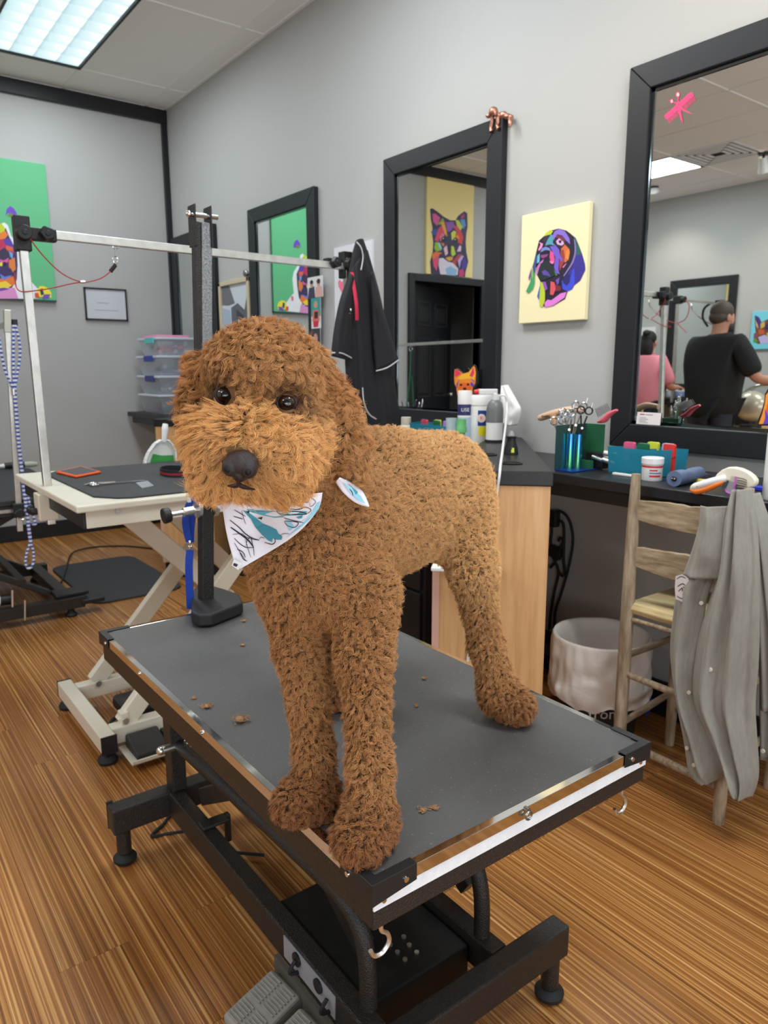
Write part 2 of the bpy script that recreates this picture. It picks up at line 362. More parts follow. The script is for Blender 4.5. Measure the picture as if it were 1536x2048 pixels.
obj('wall_angle', bm, M_tbar, ceil, smooth=False)
# fluorescent panels
def lens_mat():
    m = bpy.data.materials.new('light_lens'); m.use_nodes = True; nt = m.node_tree; N = nt.nodes; L = nt.links; b = N['Principled BSDF']
    tc = N.new('ShaderNodeTexCoord'); sp = N.new('ShaderNodeSeparateXYZ'); L.new(tc.outputs['Object'], sp.inputs[0])
    def cell(sock, n):
        a = N.new('ShaderNodeMath'); a.operation = 'MULTIPLY'; L.new(sock, a.inputs[0]); a.inputs[1].default_value = n
        f = N.new('ShaderNodeMath'); f.operation = 'FRACT'; L.new(a.outputs[0], f.inputs[0]); return f.outputs[0]
    fx, fy = cell(sp.outputs[0], 1/0.15), cell(sp.outputs[1], 1/0.1425)
    mul = N.new('ShaderNodeMath'); mul.operation = 'MULTIPLY'; L.new(fx, mul.inputs[0]); L.new(fy, mul.inputs[1])
    ad = N.new('ShaderNodeMath'); ad.operation = 'ADD'; L.new(mul.outputs[0], ad.inputs[0]); 
    h = N.new('ShaderNodeMath'); h.operation = 'MULTIPLY'; L.new(fy, h.inputs[0]); h.inputs[1].default_value = 0.4; L.new(h.outputs[0], ad.inputs[1])
    rp = ramp(N, [(0.0, (0.42, 0.62, 0.68)), (0.12, (0.62, 0.86, 0.92)), (0.55, (0.80, 0.98, 1.0)), (1.0, (1.25, 1.35, 1.35))]); L.new(ad.outputs[0], rp.inputs[0])
    L.new(rp.outputs[0], b.inputs['Emission Color']); b.inputs['Emission Strength'].default_value = 0.82; b.inputs['Base Color'].default_value = (0.3, 0.33, 0.34, 1); b.inputs['Roughness'].default_value = 0.3
    return m
M_lens = lens_mat(); M_dk = mat('fixture_dark', (0.02, 0.022, 0.022), 0.5)
LN = {(1, 2): 'fluorescent ceiling panel nearest the corner of the mirror wall and green dog painting wall', (3, 2): 'second fluorescent ceiling panel along the mirror wall', (5, 2): 'third fluorescent ceiling panel along the mirror wall, nearest the right wall',
      (1, 8): 'fluorescent ceiling panel beside the square air vent, over the opposite stations', (3, 8): 'second fluorescent ceiling panel over the opposite stations', (5, 8): 'third fluorescent ceiling panel over the opposite stations'}
for (i, j) in FIX:
    a, b, c, d = GX[i], GX[i+1], GY[j+1], GY[j]; cx, cy = (a+b)/2, (c+d)/2
    t = thing('ceiling_light', LN[(i, j)], 'ceiling light', (cx, cy, ZC), 'fluorescent panels in the ceiling')
    bm = BM(); s = 0.016
    for q in ((a, b, c, c+s), (a, b, d-s, d), (a, a+s, c, d), (b-s, b, c, d)): boxb(bm, *q, ZC-0.006, ZC+0.025)
    obj('frame', bm, M_dk, t, smooth=False)
    # 8 x 4 pillow cells
    bm = BM(); nx, ny = 8, 4; w_, h_ = (b-a-2*s)/nx, (d-c-2*s)/ny
    g = {}
    def gv(ix, iy):
        if (ix, iy) not in g:
            u, v_ = ix/6, iy/6; z = -0.012*abs(math.sin(math.pi*u))**0.6*abs(math.sin(math.pi*v_))**0.6
            g[(ix, iy)] = bm.verts.new(((u-nx/2)*w_, (v_-ny/2)*h_, ZC+0.008+z - ZC))
        return g[(ix, iy)]
    for ix in range(nx*6):
        for iy in range(ny*6): bm.faces.new((gv(ix, iy), gv(ix, iy+1), gv(ix+1, iy+1), gv(ix+1, iy)))
    o = obj('diffuser', bm, M_lens, None); o.parent = t
    ld = bpy.data.lights.new('tube_light', 'AREA'); ld.shape = 'RECTANGLE'; ld.size = b-a-0.06; ld.size_y = d-c-0.06; ld.energy = PANEL_W*{(1, 2): 0.68, (3, 2): 1.0, (5, 2): 1.25}.get((i, j), 1.0); ld.color = PANEL_COL
    lo = bpy.data.objects.new('tube_light', ld); COL.objects.link(lo); lo.location = (0, 0, -0.008); lo.parent = t
# air vent
a, c = GX[2], GY[9]
t = thing('air_vent', 'square white louvred air vent in the ceiling beside a light panel', 'vent', (a+0.305, c+0.305, ZC))
bm = BM(); boxb(bm, a, a+0.61, c, c+0.61, ZC+0.02, ZC+0.025); obj('backing', bm, M_dk, t, smooth=False)
for k in range(5):
    h = 0.30-0.055*k; bm = BM(); cx, cy = a+0.305, c+0.305
    for s1 in (-1, 1):
        bar(bm, (cx-h, cy+s1*h, ZC-0.002), (cx+h, cy+s1*h, ZC-0.002), 0.03, 0.006); bar(bm, (cx+s1*h, cy-h, ZC-0.002), (cx+s1*h, cy+h, ZC-0.002), 0.03, 0.006)
    obj('louvre', bm, M_tbar, t, smooth=False)
bm = BM(); boxb(bm, GX[2]+0.612, GX[3]-0.002, GY[9]+0.002, GY[8]-0.002, ZC+0.004, ZC+0.02); o = obj('ceiling_tile', bm, M_tile, ceil, smooth=False)
# track heads (warm)
def track_head(p, aim, watt, label):
    p, aim = Vector(p), Vector(aim); t = thing('track_spotlight', label, 'spotlight', p, 'white track spotlights'); d = (aim-p).normalized()
    bm = BM(); cyl(bm, (p.x, p.y, ZC-0.002), (p.x, p.y, p.z), 0.012); cyl(bm, (p.x, p.y, ZC-0.02), (p.x, p.y, ZC-0.003), 0.05); obj('stem', bm, M_blackp, t)
    bm = BM(); cyl(bm, p-d*0.06, p+d*0.08, 0.035, 0.055, 20, False); obj('lamp_head', bm, M_white, t)
    bm = BM(); cyl(bm, p+d*0.055, p+d*0.06, 0.048); obj('bulb', bm, mat('warm_bulb', (0.8, 0.8, 0.8), 0.4, emit=(1, 0.85, 0.65), estr=4), t)
    ld = bpy.data.lights.new('spot', 'SPOT'); ld.energy = watt; ld.color = SPOT_COL; ld.spot_size = math.radians(95); ld.spot_blend = 0.8; ld.shadow_soft_size = 0.045
    lo = bpy.data.objects.new('spot', ld); COL.objects.link(lo); q = p+d*0.09
    lo.matrix_world = Matrix.Translation(q) @ d.to_track_quat('-Z', 'Y').to_matrix().to_4x4(); return t
track_head(flip(onY(1312, 372, 2*YB+2.95)), (-5.3, -3.6, 1.6), SPOT_W*0.7, 'white track spotlight left of the air vent in the mirror')
track_head(flip(onY(1530, 328, 2*YB+2.6)), (-4.0, -3.6, 1.6), SPOT_W*0.7, 'white track spotlight right of the air vent in the mirror')
track_head((-0.95, 1.25, 3.08), (-1.35, 2.44, 1.7), SPOT_W, 'white track spotlight aimed at the mirror by the rush-seat chair')
track_head((-2.9, 1.15, 3.08), (-2.3, 2.44, 1.2), SPOT_W*0.5, 'white track spotlight aimed at the mirror with the copper dog')
# trims
bm = BM(); boxb(bm, XL, XL+0.035, YF, YB, 3.205, ZC-0.006); struct('trim_1', bm, M_black, smooth=False, bevel=0.003)
bm = BM(); boxb(bm, XL, XL+0.03, YB-0.045, YB, 0.0, 3.205); struct('trim_2', bm, M_black, smooth=False, bevel=0.003)
bm = BM(); boxb(bm, XL, XL+0.015, DY1+0.075, YB-0.045, 0, 0.125); boxb(bm, XL, XL+0.015, YF, DY0-0.075, 0, 0.125); struct('baseboard_left', bm, M_black, smooth=False, bevel=0.003)
bm = BM(); boxb(bm, XL, XR, YB-0.015, YB, 0, 0.125); struct('baseboard_back', bm, M_black, smooth=False, bevel=0.003)
bm = BM(); boxb(bm, XL, XR, YF, YF+0.015, 0, 0.125); struct('baseboard_front', bm, M_black, smooth=False, bevel=0.003)
# six-panel door, ajar into the hallway
bm = BM(); 
for q in ((DY0-0.075, DY0, 0, DZ+0.075), (DY1, DY1+0.075, 0, DZ+0.075), (DY0, DY1, DZ, DZ+0.075)): boxb(bm, XL-0.1, XL+0.03, *q)
struct('door_1', bm, M_black, smooth=False, bevel=0.004)
d1 = bpy.data.objects['door_1']
ang = math.radians(22); hy = DY1-0.01; dw = DY1-DY0-0.02
Mx = Matrix.Translation((XL-0.06, hy, 0)) @ Matrix.Rotation(-ang, 4, 'Z')
bm = BM(); boxb(bm, -0.02, 0.02, -dw, 0, 0.01, DZ-0.02, Mx); obj('door_leaf', bm, M_black, d1, smooth=False)
for (z0, z1) in ((0.25, 0.85), (0.98, 1.62), (1.74, 2.0)):
    for (y0, y1) in ((-dw+0.11, -dw/2-0.05), (-dw/2+0.05, -0.11)):
        bm = BM(); 
        for (a0, a1, b0, b1) in ((y0, y1, z0, z0+0.02), (y0, y1, z1-0.02, z1), (y0, y0+0.02, z0, z1), (y1-0.02, y1, z0, z1)): boxb(bm, 0.02, 0.028, a0, a1, b0, b1, Mx)
        boxb(bm, 0.018, 0.026, y0+0.05, y1-0.05, z0+0.05, z1-0.05, Mx); obj('panel', bm, mat('door_panel', (0.03, 0.03, 0.033), 0.3), d1, smooth=False, bevel=0.004)
bm = BM(); ell(bm, Mx @ Vector((0.06, -dw+0.06, 1.0)), 0.03); cyl(bm, Mx @ Vector((0.02, -dw+0.06, 1.0)), Mx @ Vector((0.06, -dw+0.06, 1.0)), 0.012); obj('door_knob', bm, M_steel, d1)

# wall mirrors
def wall_mirror(x0, x1, label, yw=YB, s=-1, z0=1.005, z1=2.335, fw=0.088):
    y0, y1 = yw, yw+s*0.035; t = thing('wall_mirror', label, 'mirror', ((x0+x1)/2, yw, z0), 'black framed station mirrors')
    def rail(pts):
        bm = BM(); prism(bm, [(p[0], yw, p[1]) for p in pts], (0, s*0.035, 0)); obj('frame_rail', bm, M_black, t, smooth=False, bevel=0.004)
    g = 0.0004
    rail([(x0, z0), (x0+fw, z0+fw), (x0+fw, z1-fw), (x0, z1)]); rail([(x1, z0), (x1, z1), (x1-fw, z1-fw), (x1-fw, z0+fw)])
    rail([(x0, z1), (x0+fw, z1-fw), (x1-fw, z1-fw), (x1, z1)]); rail([(x0, z0), (x1, z0), (x1-fw, z0+fw), (x0+fw, z0+fw)])
    bm = BM(); f = fw-0.004; ym = yw+s*0.018; poly(bm, [(x0+f, ym, z0+f), (x1-f, ym, z0+f), (x1-f, ym, z1-f), (x0+f, ym, z1-f)]); o = obj('glass', bm, M_mirror, t, smooth=False)
    bm = BM(); e = fw+0.012
    for (a0, a1, b0, b1) in ((x0+fw, x0+e, z0+fw, z1-fw), (x1-e, x1-fw, z0+fw, z1-fw), (x0+fw, x1-fw, z0+fw, z0+e), (x0+fw, x1-fw, z1-e, z1-fw)):
        boxb(bm, a0, a1, min(ym, ym+s*0.004), max(ym, ym+s*0.004), b0, b1)
    obj('bevel_edge', bm, mat('mirror_bevel', (0.16, 0.19, 0.20), 0.08, 1.0), t, smooth=False)
    return t
wall_mirror(-6.075, -5.25, 'black framed mirror in the room corner beside the green dog painting wall')
wall_mirror(-4.70, -3.86, 'black framed mirror with photo strips stuck along its right side')
wall_mirror(-3.19, -2.36, 'black framed mirror with the copper dog on its top corner')
wall_mirror(-1.745, -0.905, 'black framed mirror with the pink comb sticker, behind the rush-seat chair')
wall_mirror(-5.36, -4.52, 'black framed mirror on the opposite wall behind the man in black', YF, 1)
# ================================================================== BLACK GROOMING TABLE (the dog stands on it)
TX0, TX1, TY0, TY1, TZ = -1.841, -0.675, 0.489, 1.096, 0.648
T = thing('grooming_table', 'black electric grooming table with aluminium edging under the curly brown dog', 'grooming table', (-1.26, 0.79, 0))
bm = BM(); boxb(bm, TX0+0.012, TX1-0.012, TY0+0.012, TY1-0.012, TZ-0.02, TZ-0.0006)
def dog_mat():
    m = bpy.data.materials.new('worn_table_mat'); m.use_nodes = True; nt = m.node_tree; N = nt.nodes; L = nt.links; b = N['Principled BSDF']
    tc = N.new('ShaderNodeTexCoord')
    n = N.new('ShaderNodeTexNoise'); n.inputs['Scale'].default_value = 5; n.inputs['Detail'].default_value = 6; L.new(tc.outputs['Object'], n.inputs[0])
    rp = ramp(N, [(0.35, (0.080, 0.077, 0.076)), (0.7, (0.116, 0.112, 0.109))]); L.new(n.outputs[0], rp.inputs[0])
    v = N.new('ShaderNodeTexNoise'); v.inputs['Scale'].default_value = 260; v.inputs['Detail'].default_value = 1; L.new(tc.outputs['Object'], v.inputs[0])
    r2 = ramp(N, [(0.70, (0, 0, 0)), (0.76, (1, 1, 1))]); L.new(v.outputs[0], r2.inputs[0])
    mx = N.new('ShaderNodeMixRGB'); L.new(r2.outputs[0], mx.inputs[0]); L.new(rp.outputs[0], mx.inputs[1]); mx.inputs[2].default_value = (0.22, 0.20, 0.17, 1); L.new(mx.outputs[0], b.inputs['Base Color'])
    r3 = ramp(N, [(0.4, (0.42,)*3), (0.65, (0.58,)*3)]); L.new(n.outputs[0], r3.inputs[0]); L.new(r3.outputs[0], b.inputs['Roughness'])
    v2 = N.new('ShaderNodeTexNoise'); v2.inputs['Scale'].default_value = 700; L.new(tc.outputs['Object'], v2.inputs[0])
    bp = N.new('ShaderNodeBump'); bp.inputs['Strength'].default_value = 0.6; bp.inputs['Distance'].default_value = 0.001; L.new(v2.outputs[0], bp.inputs['Height']); L.new(bp.outputs[0], b.inputs['Normal']); return m
obj('tabletop_mat', bm, dog_mat(), T, smooth=False)
bm = BM()
boxb(bm, TX0+0.004, TX1-0.004, TY0+0.004, TY1-0.004, TZ-0.072, TZ-0.0205); obj('box_frame', bm, M_hammer, T, smooth=False, bevel=0.003)
M_pol = mat('polished_edging', (0.78, 0.77, 0.75), 0.07, 1.0)
def edging(a, b):
    a, b = Vector(a), Vector(b); d = (b-a).normalized(); inn = Vector((-d.y, d.x, 0))
    bm = BM(); P = [(0, 0), (0, -0.019), (0.002, -0.019), (0.002, -0.0012), (0.013, -0.0012), (0.013, 0)]
    A = [bm.verts.new(a+inn*x+Vector((0, 0, z))) for x, z in P]; B = [bm.verts.new(b+inn*x+Vector((0, 0, z))) for x, z in P]
    for i in range(6): bm.faces.new((A[i], A[(i+1) % 6], B[(i+1) % 6], B[i]))
    bm.faces.new(A); bm.faces.new(B[::-1]); obj('edging_strip', bm, M_pol, T, smooth=False, bevel=0.0008)
cs = [(TX0, TY0), (TX1, TY0), (TX1, TY1), (TX0, TY1)]
for i in range(4):
    a, b = Vector((*cs[i], TZ)), Vector((*cs[(i+1) % 4], TZ)); d = (b-a).normalized(); edging(a+d*0.03, b-d*0.03)
for i, (x, y) in enumerate(cs):
    sx, sy = (1 if x == TX0 else -1), (1 if y == TY0 else -1); bm = BM(); t = 0.003; L_, W_ = 0.075, 0.016; e = 0.0022
    xa, ya = x-sx*e, y-sy*e
    poly(bm, [(xa, ya, TZ+t), (xa+sx*L_, ya, TZ+t), (xa+sx*L_, ya+sy*W_, TZ+t), (xa+sx*W_, ya+sy*W_, TZ+t)]); poly(bm, [(xa, ya, TZ+t), (xa+sx*W_, ya+sy*W_, TZ+t), (xa+sx*W_, ya+sy*L_, TZ+t), (xa, ya+sy*L_, TZ+t)])
    poly(bm, [(xa, ya, TZ+t), (xa+sx*L_, ya, TZ+t), (xa+sx*L_, ya, TZ-0.022), (xa, ya, TZ-0.030)]); poly(bm, [(xa, ya, TZ+t), (xa, ya+sy*L_, TZ+t), (xa, ya+sy*L_, TZ-0.022), (xa, ya, TZ-0.030)])
    bmesh.ops.remove_doubles(bm, verts=bm.verts[:], dist=1e-5)
    o = obj('corner_cap', bm, M_blackp, T, smooth=False); sd = o.modifiers.new('s', 'SOLIDIFY'); sd.thickness = 0.002; sd.offset = -1; bv = o.modifiers.new('b', 'BEVEL'); bv.width = 0.0012; bv.limit_method = 'ANGLE'
    for (px, py, nx, ny) in ((xa+sx*0.055, ya, 0, -sy), (xa, ya+sy*0.055, -sx, 0)):
        bm = BM(); q = Vector((px, py, TZ-0.012)); nn = Vector((nx, ny, 0)); cyl(bm, q-nn*0.004, q+nn*0.0025, 0.0055, 0.004, 12); obj('screw', bm, M_chrome, T)
bm = BM(); boxb(bm, TX1-0.005, TX1-0.0022, TY0+0.004, TY1-0.004, TZ-0.041, TZ-0.021); obj('white_strip', bm, mat('white_edge_tape', srgb(244, 245, 248), 0.6, bump=0.4, bscale=300, var=0.05, vscale=60), T, smooth=False)
for y in (TY0+0.02, TY1-0.02):
    bm = BM(); cyl(bm, (TX1-0.004, y, TZ-0.031), (TX1-0.0005, y, TZ-0.031), 0.005, 0.0035, 12); obj('screw', bm, M_chrome, T)
for xx in (-1.55, -1.21):
    bm = BM(); cyl(bm, (xx, TY0-0.003, TZ-0.010), (xx, TY0+0.002, TZ-0.010), 0.004, 0.005, 12); obj('screw', bm, M_chrome, T)
# centre eyelet on the short side
q = onX(1055, 1620, TX1+0.004); bm = BM(); cyl(bm, (TX1-0.002, q.y, q.z), (TX1+0.007, q.y, q.z), 0.004); torus(bm, (TX1+0.007, q.y, q.z-0.008), 0.006, 0.0018, Matrix.Rotation(math.pi/2, 4, 'Y')); obj('eyelet', bm, mat('dull_steel', (0.35, 0.34, 0.32), 0.35, 1.0), T)
def hook(x, y, z0):
    bm = BM(); pts = [(x, y, z0+0.005), (x, y, z0-0.012), (x, y+0.010, z0-0.022), (x, y+0.013, z0-0.036), (x, y+0.002, z0-0.047), (x, y-0.012, z0-0.045), (x, y-0.018, z0-0.034)]
    tube(bm, pts, 0.0032, 8, 5); obj('leash_hook', bm, M_steel, T)
hook(TX1-0.012, 0.512, TZ-0.072); hook(TX1-0.012, 1.040, TZ-0.072)
# base frame
ZB0, ZB1 = 0.098, 0.168
def beam(name, x0, x1, y0, y1, z0=ZB0, z1=ZB1, m=None, bev=0.004): 
    bm = BM(); boxb(bm, x0, x1, y0, y1, z0, z1); return obj(name, bm, m or M_hammer, T, smooth=False, bevel=bev)
beam('cross_beam', -1.855, -1.805, 0.475, 1.105); beam('cross_beam', -0.875, -0.83, 0.475, 1.105)
beam('side_rail', -1.805, -0.875, 0.625, 0.665); beam('side_rail', -1.805, -0.875, 0.925, 0.965)
for x in (-1.83, -0.852):
    for y in (0.505, 1.075):
        bm = BM(); cyl(bm, (x, y, 0.03), (x, y, ZB0), 0.019, None, 18); L_ = obj('leg', bm, M_hammer, T)
        bm = BM(); lathe(bm, [(0.024, 0.0), (0.030, 0.006), (0.031, 0.014), (0.024, 0.022), (0.012, 0.028), (0.010, 0.036)], (x, y, 0), 20); obj('levelling_foot', bm, M_rubber, L_)
bm = BM(); boxb(bm, -1.86, -1.852, 0.475, 0.490, ZB0-0.003, ZB1+0.003); obj('end_cap', bm, M_rubber, T, smooth=False)
# upright posts at the back, swing arms of bent tube
for y in (0.655, 0.935):
    bm = BM(); boxb(bm, -1.845, -1.795, y-0.02, y+0.02, ZB1, 0.40); obj('upright', bm, M_hammer, T, smooth=False, bevel=0.003)
for y in (0.66, 0.945):
    bm = BM(); tube(bm, [(-1.79, y, 0.300), (-1.5, y, 0.318), (-1.15, y, 0.338), (-1.02, y, 0.340), (-0.955, y, 0.318), (-0.93, y, 0.26), (-0.925, y, 0.166)], 0.0165, 14, 6); obj('lift_arm', bm, M_hammer, T)
    bm = BM(); cyl(bm, (-1.80, y-0.045, 0.30), (-1.80, y+0.03, 0.30), 0.012); ell(bm, (-1.80, y-0.05, 0.30), 0.012); obj('pivot_bolt', bm, M_steel, T)
for y in (0.655, 0.935):   # scissor links up to the frame
    bm = BM(); bar(bm, (-1.70, y+0.03, 0.19), (-1.05, y+0.03, TZ-0.075), 0.03, 0.045); obj('scissor_link', bm, M_hammer, T, smooth=False, bevel=0.003)
    bm = BM(); bar(bm, (-1.02, y+0.065, 0.19), (-1.62, y+0.065, TZ-0.075), 0.03, 0.045); obj('scissor_link', bm, M_hammer, T, smooth=False, bevel=0.003)
bm = BM(); boxb(bm, -1.62, -1.585, 0.63, 0.70, 0.168, 0.177); boxb(bm, -1.62, -1.60, 0.70, 0.712, 0.10, 0.177); obj('bracket', bm, M_hammer, T, smooth=False, bevel=0.003)
bm = BM(); boxb(bm, -1.28, -0.935, 0.67, 0.92, 0.03, 0.150); obj('motor_housing', bm, mat('black_gloss', (0.008, 0.008, 0.008), 0.5, var=0.3, vscale=30), T, smooth=False, bevel=0.006)
for k, (dx, dy) in enumerate(((0, 0), (0.03, 0.03), (0.03, 0.0), (0.06, 0.03), (0.06, 0.0), (0.0, 0.035))):
    bm = BM(); cyl(bm, (-1.03+dx*0.8, 0.79+dy, 0.149), (-1.03+dx*0.8, 0.79+dy, 0.153), 0.005); obj('rivet', bm, M_steel, T)
# white info plate + foot pedals on their tray
bm = BM(); boxb(bm, -1.17, -0.98, 0.6225, 0.6248, 0.115, 0.164); obj('rating_plate', bm, mat('grey_label', srgb(150, 150, 156), 0.5), T, smooth=False)
for xx in (-1.115, -1.035):
    bm = BM(); cyl(bm, (xx, 0.618, 0.148), (xx, 0.626, 0.148), 0.014); obj('socket', bm, M_blackp, T)
bm = BM(); boxb(bm, -1.20, -0.95, 0.525, 0.625, 0.030, 0.036); boxb(bm, -1.20, -0.95, 0.615, 0.625, 0.03, 0.1); obj('pedal_tray', bm, mat('dusty_steel', (0.10, 0.09, 0.075), 0.75, bump=0.4, bscale=300), T, smooth=False)
M_pedal = mat('grey_pedal_plastic', srgb(152, 147, 140), 0.6, var=0.1, vscale=30)
for k, xc in enumerate((-1.135, -1.02)):
    Mx = Matrix.Translation((xc, 0.575, 0.036)) @ Matrix.Rotation(0.12, 4, 'Z')
    pd = None; bm = BM(); prism(bm, [Mx @ Vector((-0.048, y_, z_)) for y_, z_ in ((-0.085, 0.0), (0.045, 0.0), (0.045, 0.035), (0.03, 0.05), (-0.085, 0.022))], Mx.to_3x3() @ Vector((0.096, 0, 0))); pd = obj('foot_pedal', bm, M_pedal, T, smooth=False, bevel=0.006)
    bm = BM()
    for r in range(15):
        if r == 6: continue
        yy = -0.078+r*0.0072
        for xx in (-0.022, 0.022): 
            q = Mx @ Vector((xx, yy, 0.0245+(yy+0.085)*0.2435)); boxb(bm, -0.018, 0.018, -0.0018, 0.0018, 0, 0.0016, Matrix.Translation(q) @ Matrix.Rotation(0.12, 4, 'Z') @ Matrix.Rotation(0.24, 4, 'X'))
    obj('tread', bm, M_pedal, pd, smooth=False, kind='stuff')
    bm = BM(); tube(bm, [Mx @ Vector((0.02, 0.045, 0.03)), Mx @ Vector((0.03, 0.06, 0.075)), (xc+0.02, 0.605, 0.125), (xc+0.02, 0.618, 0.148)], 0.004, 8, 6); obj('pedal_cable', bm, M_rubber, T)
bm = BM(); tube(bm, [onZ(378, 1662, 0.07), onZ(345, 1666, 0.006), onZ(304, 1672, 0.006), onZ(325, 1650, 0.006), onZ(350, 1632, 0.006), (-1.74, 0.70, 0.01), (-1.6, 0.80, 0.02)], 0.0045, 8, 6)
obj('power_cable', bm, M_rubber, T)
# ------------------------------------------------------------------ upright grooming post clamped to the table's back edge
PB = thing('grooming_post', 'black upright grooming post with folded arm clamped on back edge of table', 'grooming post', (-1.80, 0.78, TZ))
pl = [onZ(x, y, TZ+0.006) for x, y in ((383, 1246), (398, 1253), (425, 1251), (487, 1226), (480, 1210), (452, 1199), (428, 1192), (398, 1186), (384, 1205))]
pl = [Vector((p.x, p.y, TZ+0.0035)) for p in pl]
bm = BM(); prism(bm, pl, (0, 0, 0.034)); obj('clamp_foot', bm, mat('satin_black', (0.02, 0.02, 0.021), 0.5, bump=0.15, bscale=400), PB, smooth=False, bevel=0.006, seg=3)
b0 = Vector((-1.833, 0.772, TZ+0.03)); b1 = Vector((-1.838, 0.822, 1.66)); dd = (b1-b0)
M_hl = mat('hammertone_silver', (0.26, 0.265, 0.27), 0.38, 0.25, bump=1.0, bscale=420, var=0.45, vscale=230)
mid = b0+dd*0.33
bm = BM(); bar(bm, b0, b0+dd*0.36, 0.034, 0.034, (1, 0, 0)); obj('post_base', bm, M_hammer, PB, smooth=False, bevel=0.003)
bm = BM(); bar(bm, b0+dd*0.355, b1+dd*0.0, 0.028, 0.030, (1, 0, 0)); obj('post', bm, M_hl, PB, smooth=False, bevel=0.003)
bm = BM(); off = Vector((0.0, -0.024, 0)); bar(bm, b0+dd*0.42+off*0.55, b1+off, 0.016, 0.026, (1, 0, 0)); obj('folded_arm', bm, M_hammer, PB, smooth=False, bevel=0.002)
for s in (-0.021, 0.021):
    bm = BM(); c = b1+Vector((0, s-0.012, -0.01)); box(bm, c, (0.045, 0.004, 0.10)); obj('hinge_plate', bm, M_hammer, PB, smooth=False, bevel=0.002)
bm = BM(); c = b1+Vector((0.0, 0, 0.015)); cyl(bm, c+Vector((0.012, -0.046, 0)), c+Vector((0.012, 0.03, 0)), 0.006); ell(bm, c+Vector((0.012, -0.046, 0)), 0.008); obj('hinge_bolt', bm, M_chrome, PB)
c = b0+dd*0.262
bm = BM(); cyl(bm, c+Vector((0, -0.10, -0.008)), c+Vector((0, 0.05, 0.0)), 0.006); cyl(bm, c+Vector((0, -0.062, -0.006)), c+Vector((0, -0.035, -0.004)), 0.012); cyl(bm, c+Vector((0, -0.026, 0)), c+Vector((0, -0.0175, 0)), 0.026, None, 24); cyl(bm, c+Vector((0, 0.0175, 0)), c+Vector((0, 0.03, 0)), 0.026, None, 24); obj('clamp_screw', bm, M_steel, PB)
bm = BM(); cyl(bm, c+Vector((0, -0.118, -0.01)), c+Vector((0, -0.098, -0.008)), 0.021, 0.019, 20); obj('clamp_knob', bm, M_blackp, PB, bevel=0.003)
# blue leash over the clamp screw
LS = thing('leash', 'flat blue nylon leash hanging from the post clamp screw', 'leash', c+Vector((0, -0.05, 0)))
M_blue = mat('blue_nylon', srgb(22, 64, 170), 0.6, bump=0.4, bscale=900)
def ribbon(bm, pts, wd, dirv, n=6, th=0.0014):
    P = spline(pts, n); dv = Vector(dirv)*wd/2; nn = (P[-1]-P[0]).cross(dv).normalized()*th/2
    rs = [[bm.verts.new(p+dv+nn), bm.verts.new(p-dv+nn), bm.verts.new(p-dv-nn), bm.verts.new(p+dv-nn)] for p in P]; rings(bm, rs)
dv = Vector((0.603, 0.798, 0))
def lp(x, y, o=0.0): return onX(x, y, -1.86+o)
bm = BM(); ribbon(bm, [lp(392, 975), lp(388, 990), lp(377, 1012), lp(371, 1040), lp(374, 1065), lp(379, 1085)], 0.019, dv); ribbon(bm, [lp(388, 985, -0.012), lp(385, 1030, -0.012), lp(382, 1060, -0.01), lp(381, 1085, -0.004)], 0.019, dv); obj('handle_loop', bm, M_blue, LS)
bm = BM(); ribbon(bm, [lp(380, 1100), lp(378, 1130), lp(379, 1170), lp(381, 1218)], 0.021, dv); obj('strap', bm, M_blue, LS)
bm = BM(); torus(bm, lp(380, 1092), 0.008, 0.002, Matrix.Rotation(math.pi/2, 4, 'X') @ Matrix.Rotation(0.6, 4, 'Z')); ell(bm, lp(380, 1085, 0.004), (0.005, 0.005, 0.007)); obj('clip', bm, M_chrome, LS)
bm = BM(); p = lp(378, 1000, 0.006); box(bm, p, (0.008, 0.008, 0.012)); obj('size_tag', bm, M_white, LS, smooth=False)
# loose hair tufts on the mat
M_tuft = mat('cut_hair', srgb(178, 132, 88), 0.8)
for k, (x, y, s, lb) in enumerate(((488, 1243, 0.011, 'brown hair clipping by the foot of the grooming post'), (486, 1291, 0.010, 'brown hair clipping on mat right of the post foot'), (388, 1397, 0.007, 'small brown hair clipping near the long left edge of the mat'),
    (414, 1415, 0.016, 'frizzy tuft of brown hair near the long left edge of the mat'), (480, 1443, 0.026, 'largest frizzy tuft of brown hair, left of the dog'), (848, 1358, 0.009, 'brown hair clipping between the dog and its hind paw'), (832, 1412, 0.008, 'brown hair clipping in the middle of the mat'),
    (845, 1622, 0.010, 'left of two faint hair clippings in front of the front paws'), (868, 1618, 0.010, 'right of two faint hair clippings in front of the front paws'))):
    q = onZ(x, y, TZ); bm = BM(); rr = random.Random(k)
    for j in range(26):
        a = rr.uniform(0, 6.28); p0 = Vector((q.x+rr.gauss(0, s*0.3), q.y+rr.gauss(0, s*0.3), TZ+0.0005+rr.uniform(0, s*0.25))); d = Vector((math.cos(a), math.sin(a), rr.uniform(0, 0.4)))*s*rr.uniform(0.4, 0.9); sd = Vector((-d.y, d.x, 0))*0.5
        tube(bm, [p0, p0+d*0.5+sd*0.4, p0+d*0.7-sd*0.1], 0.0006, 4, 3)
    ell(bm, (q.x, q.y, TZ+s*0.18), (s*0.42, s*0.3, s*0.2), None, 8, 6)
    tag(obj('hair_tuft', bm, M_tuft), lb, 'hair', 'hair clippings on the grooming table')

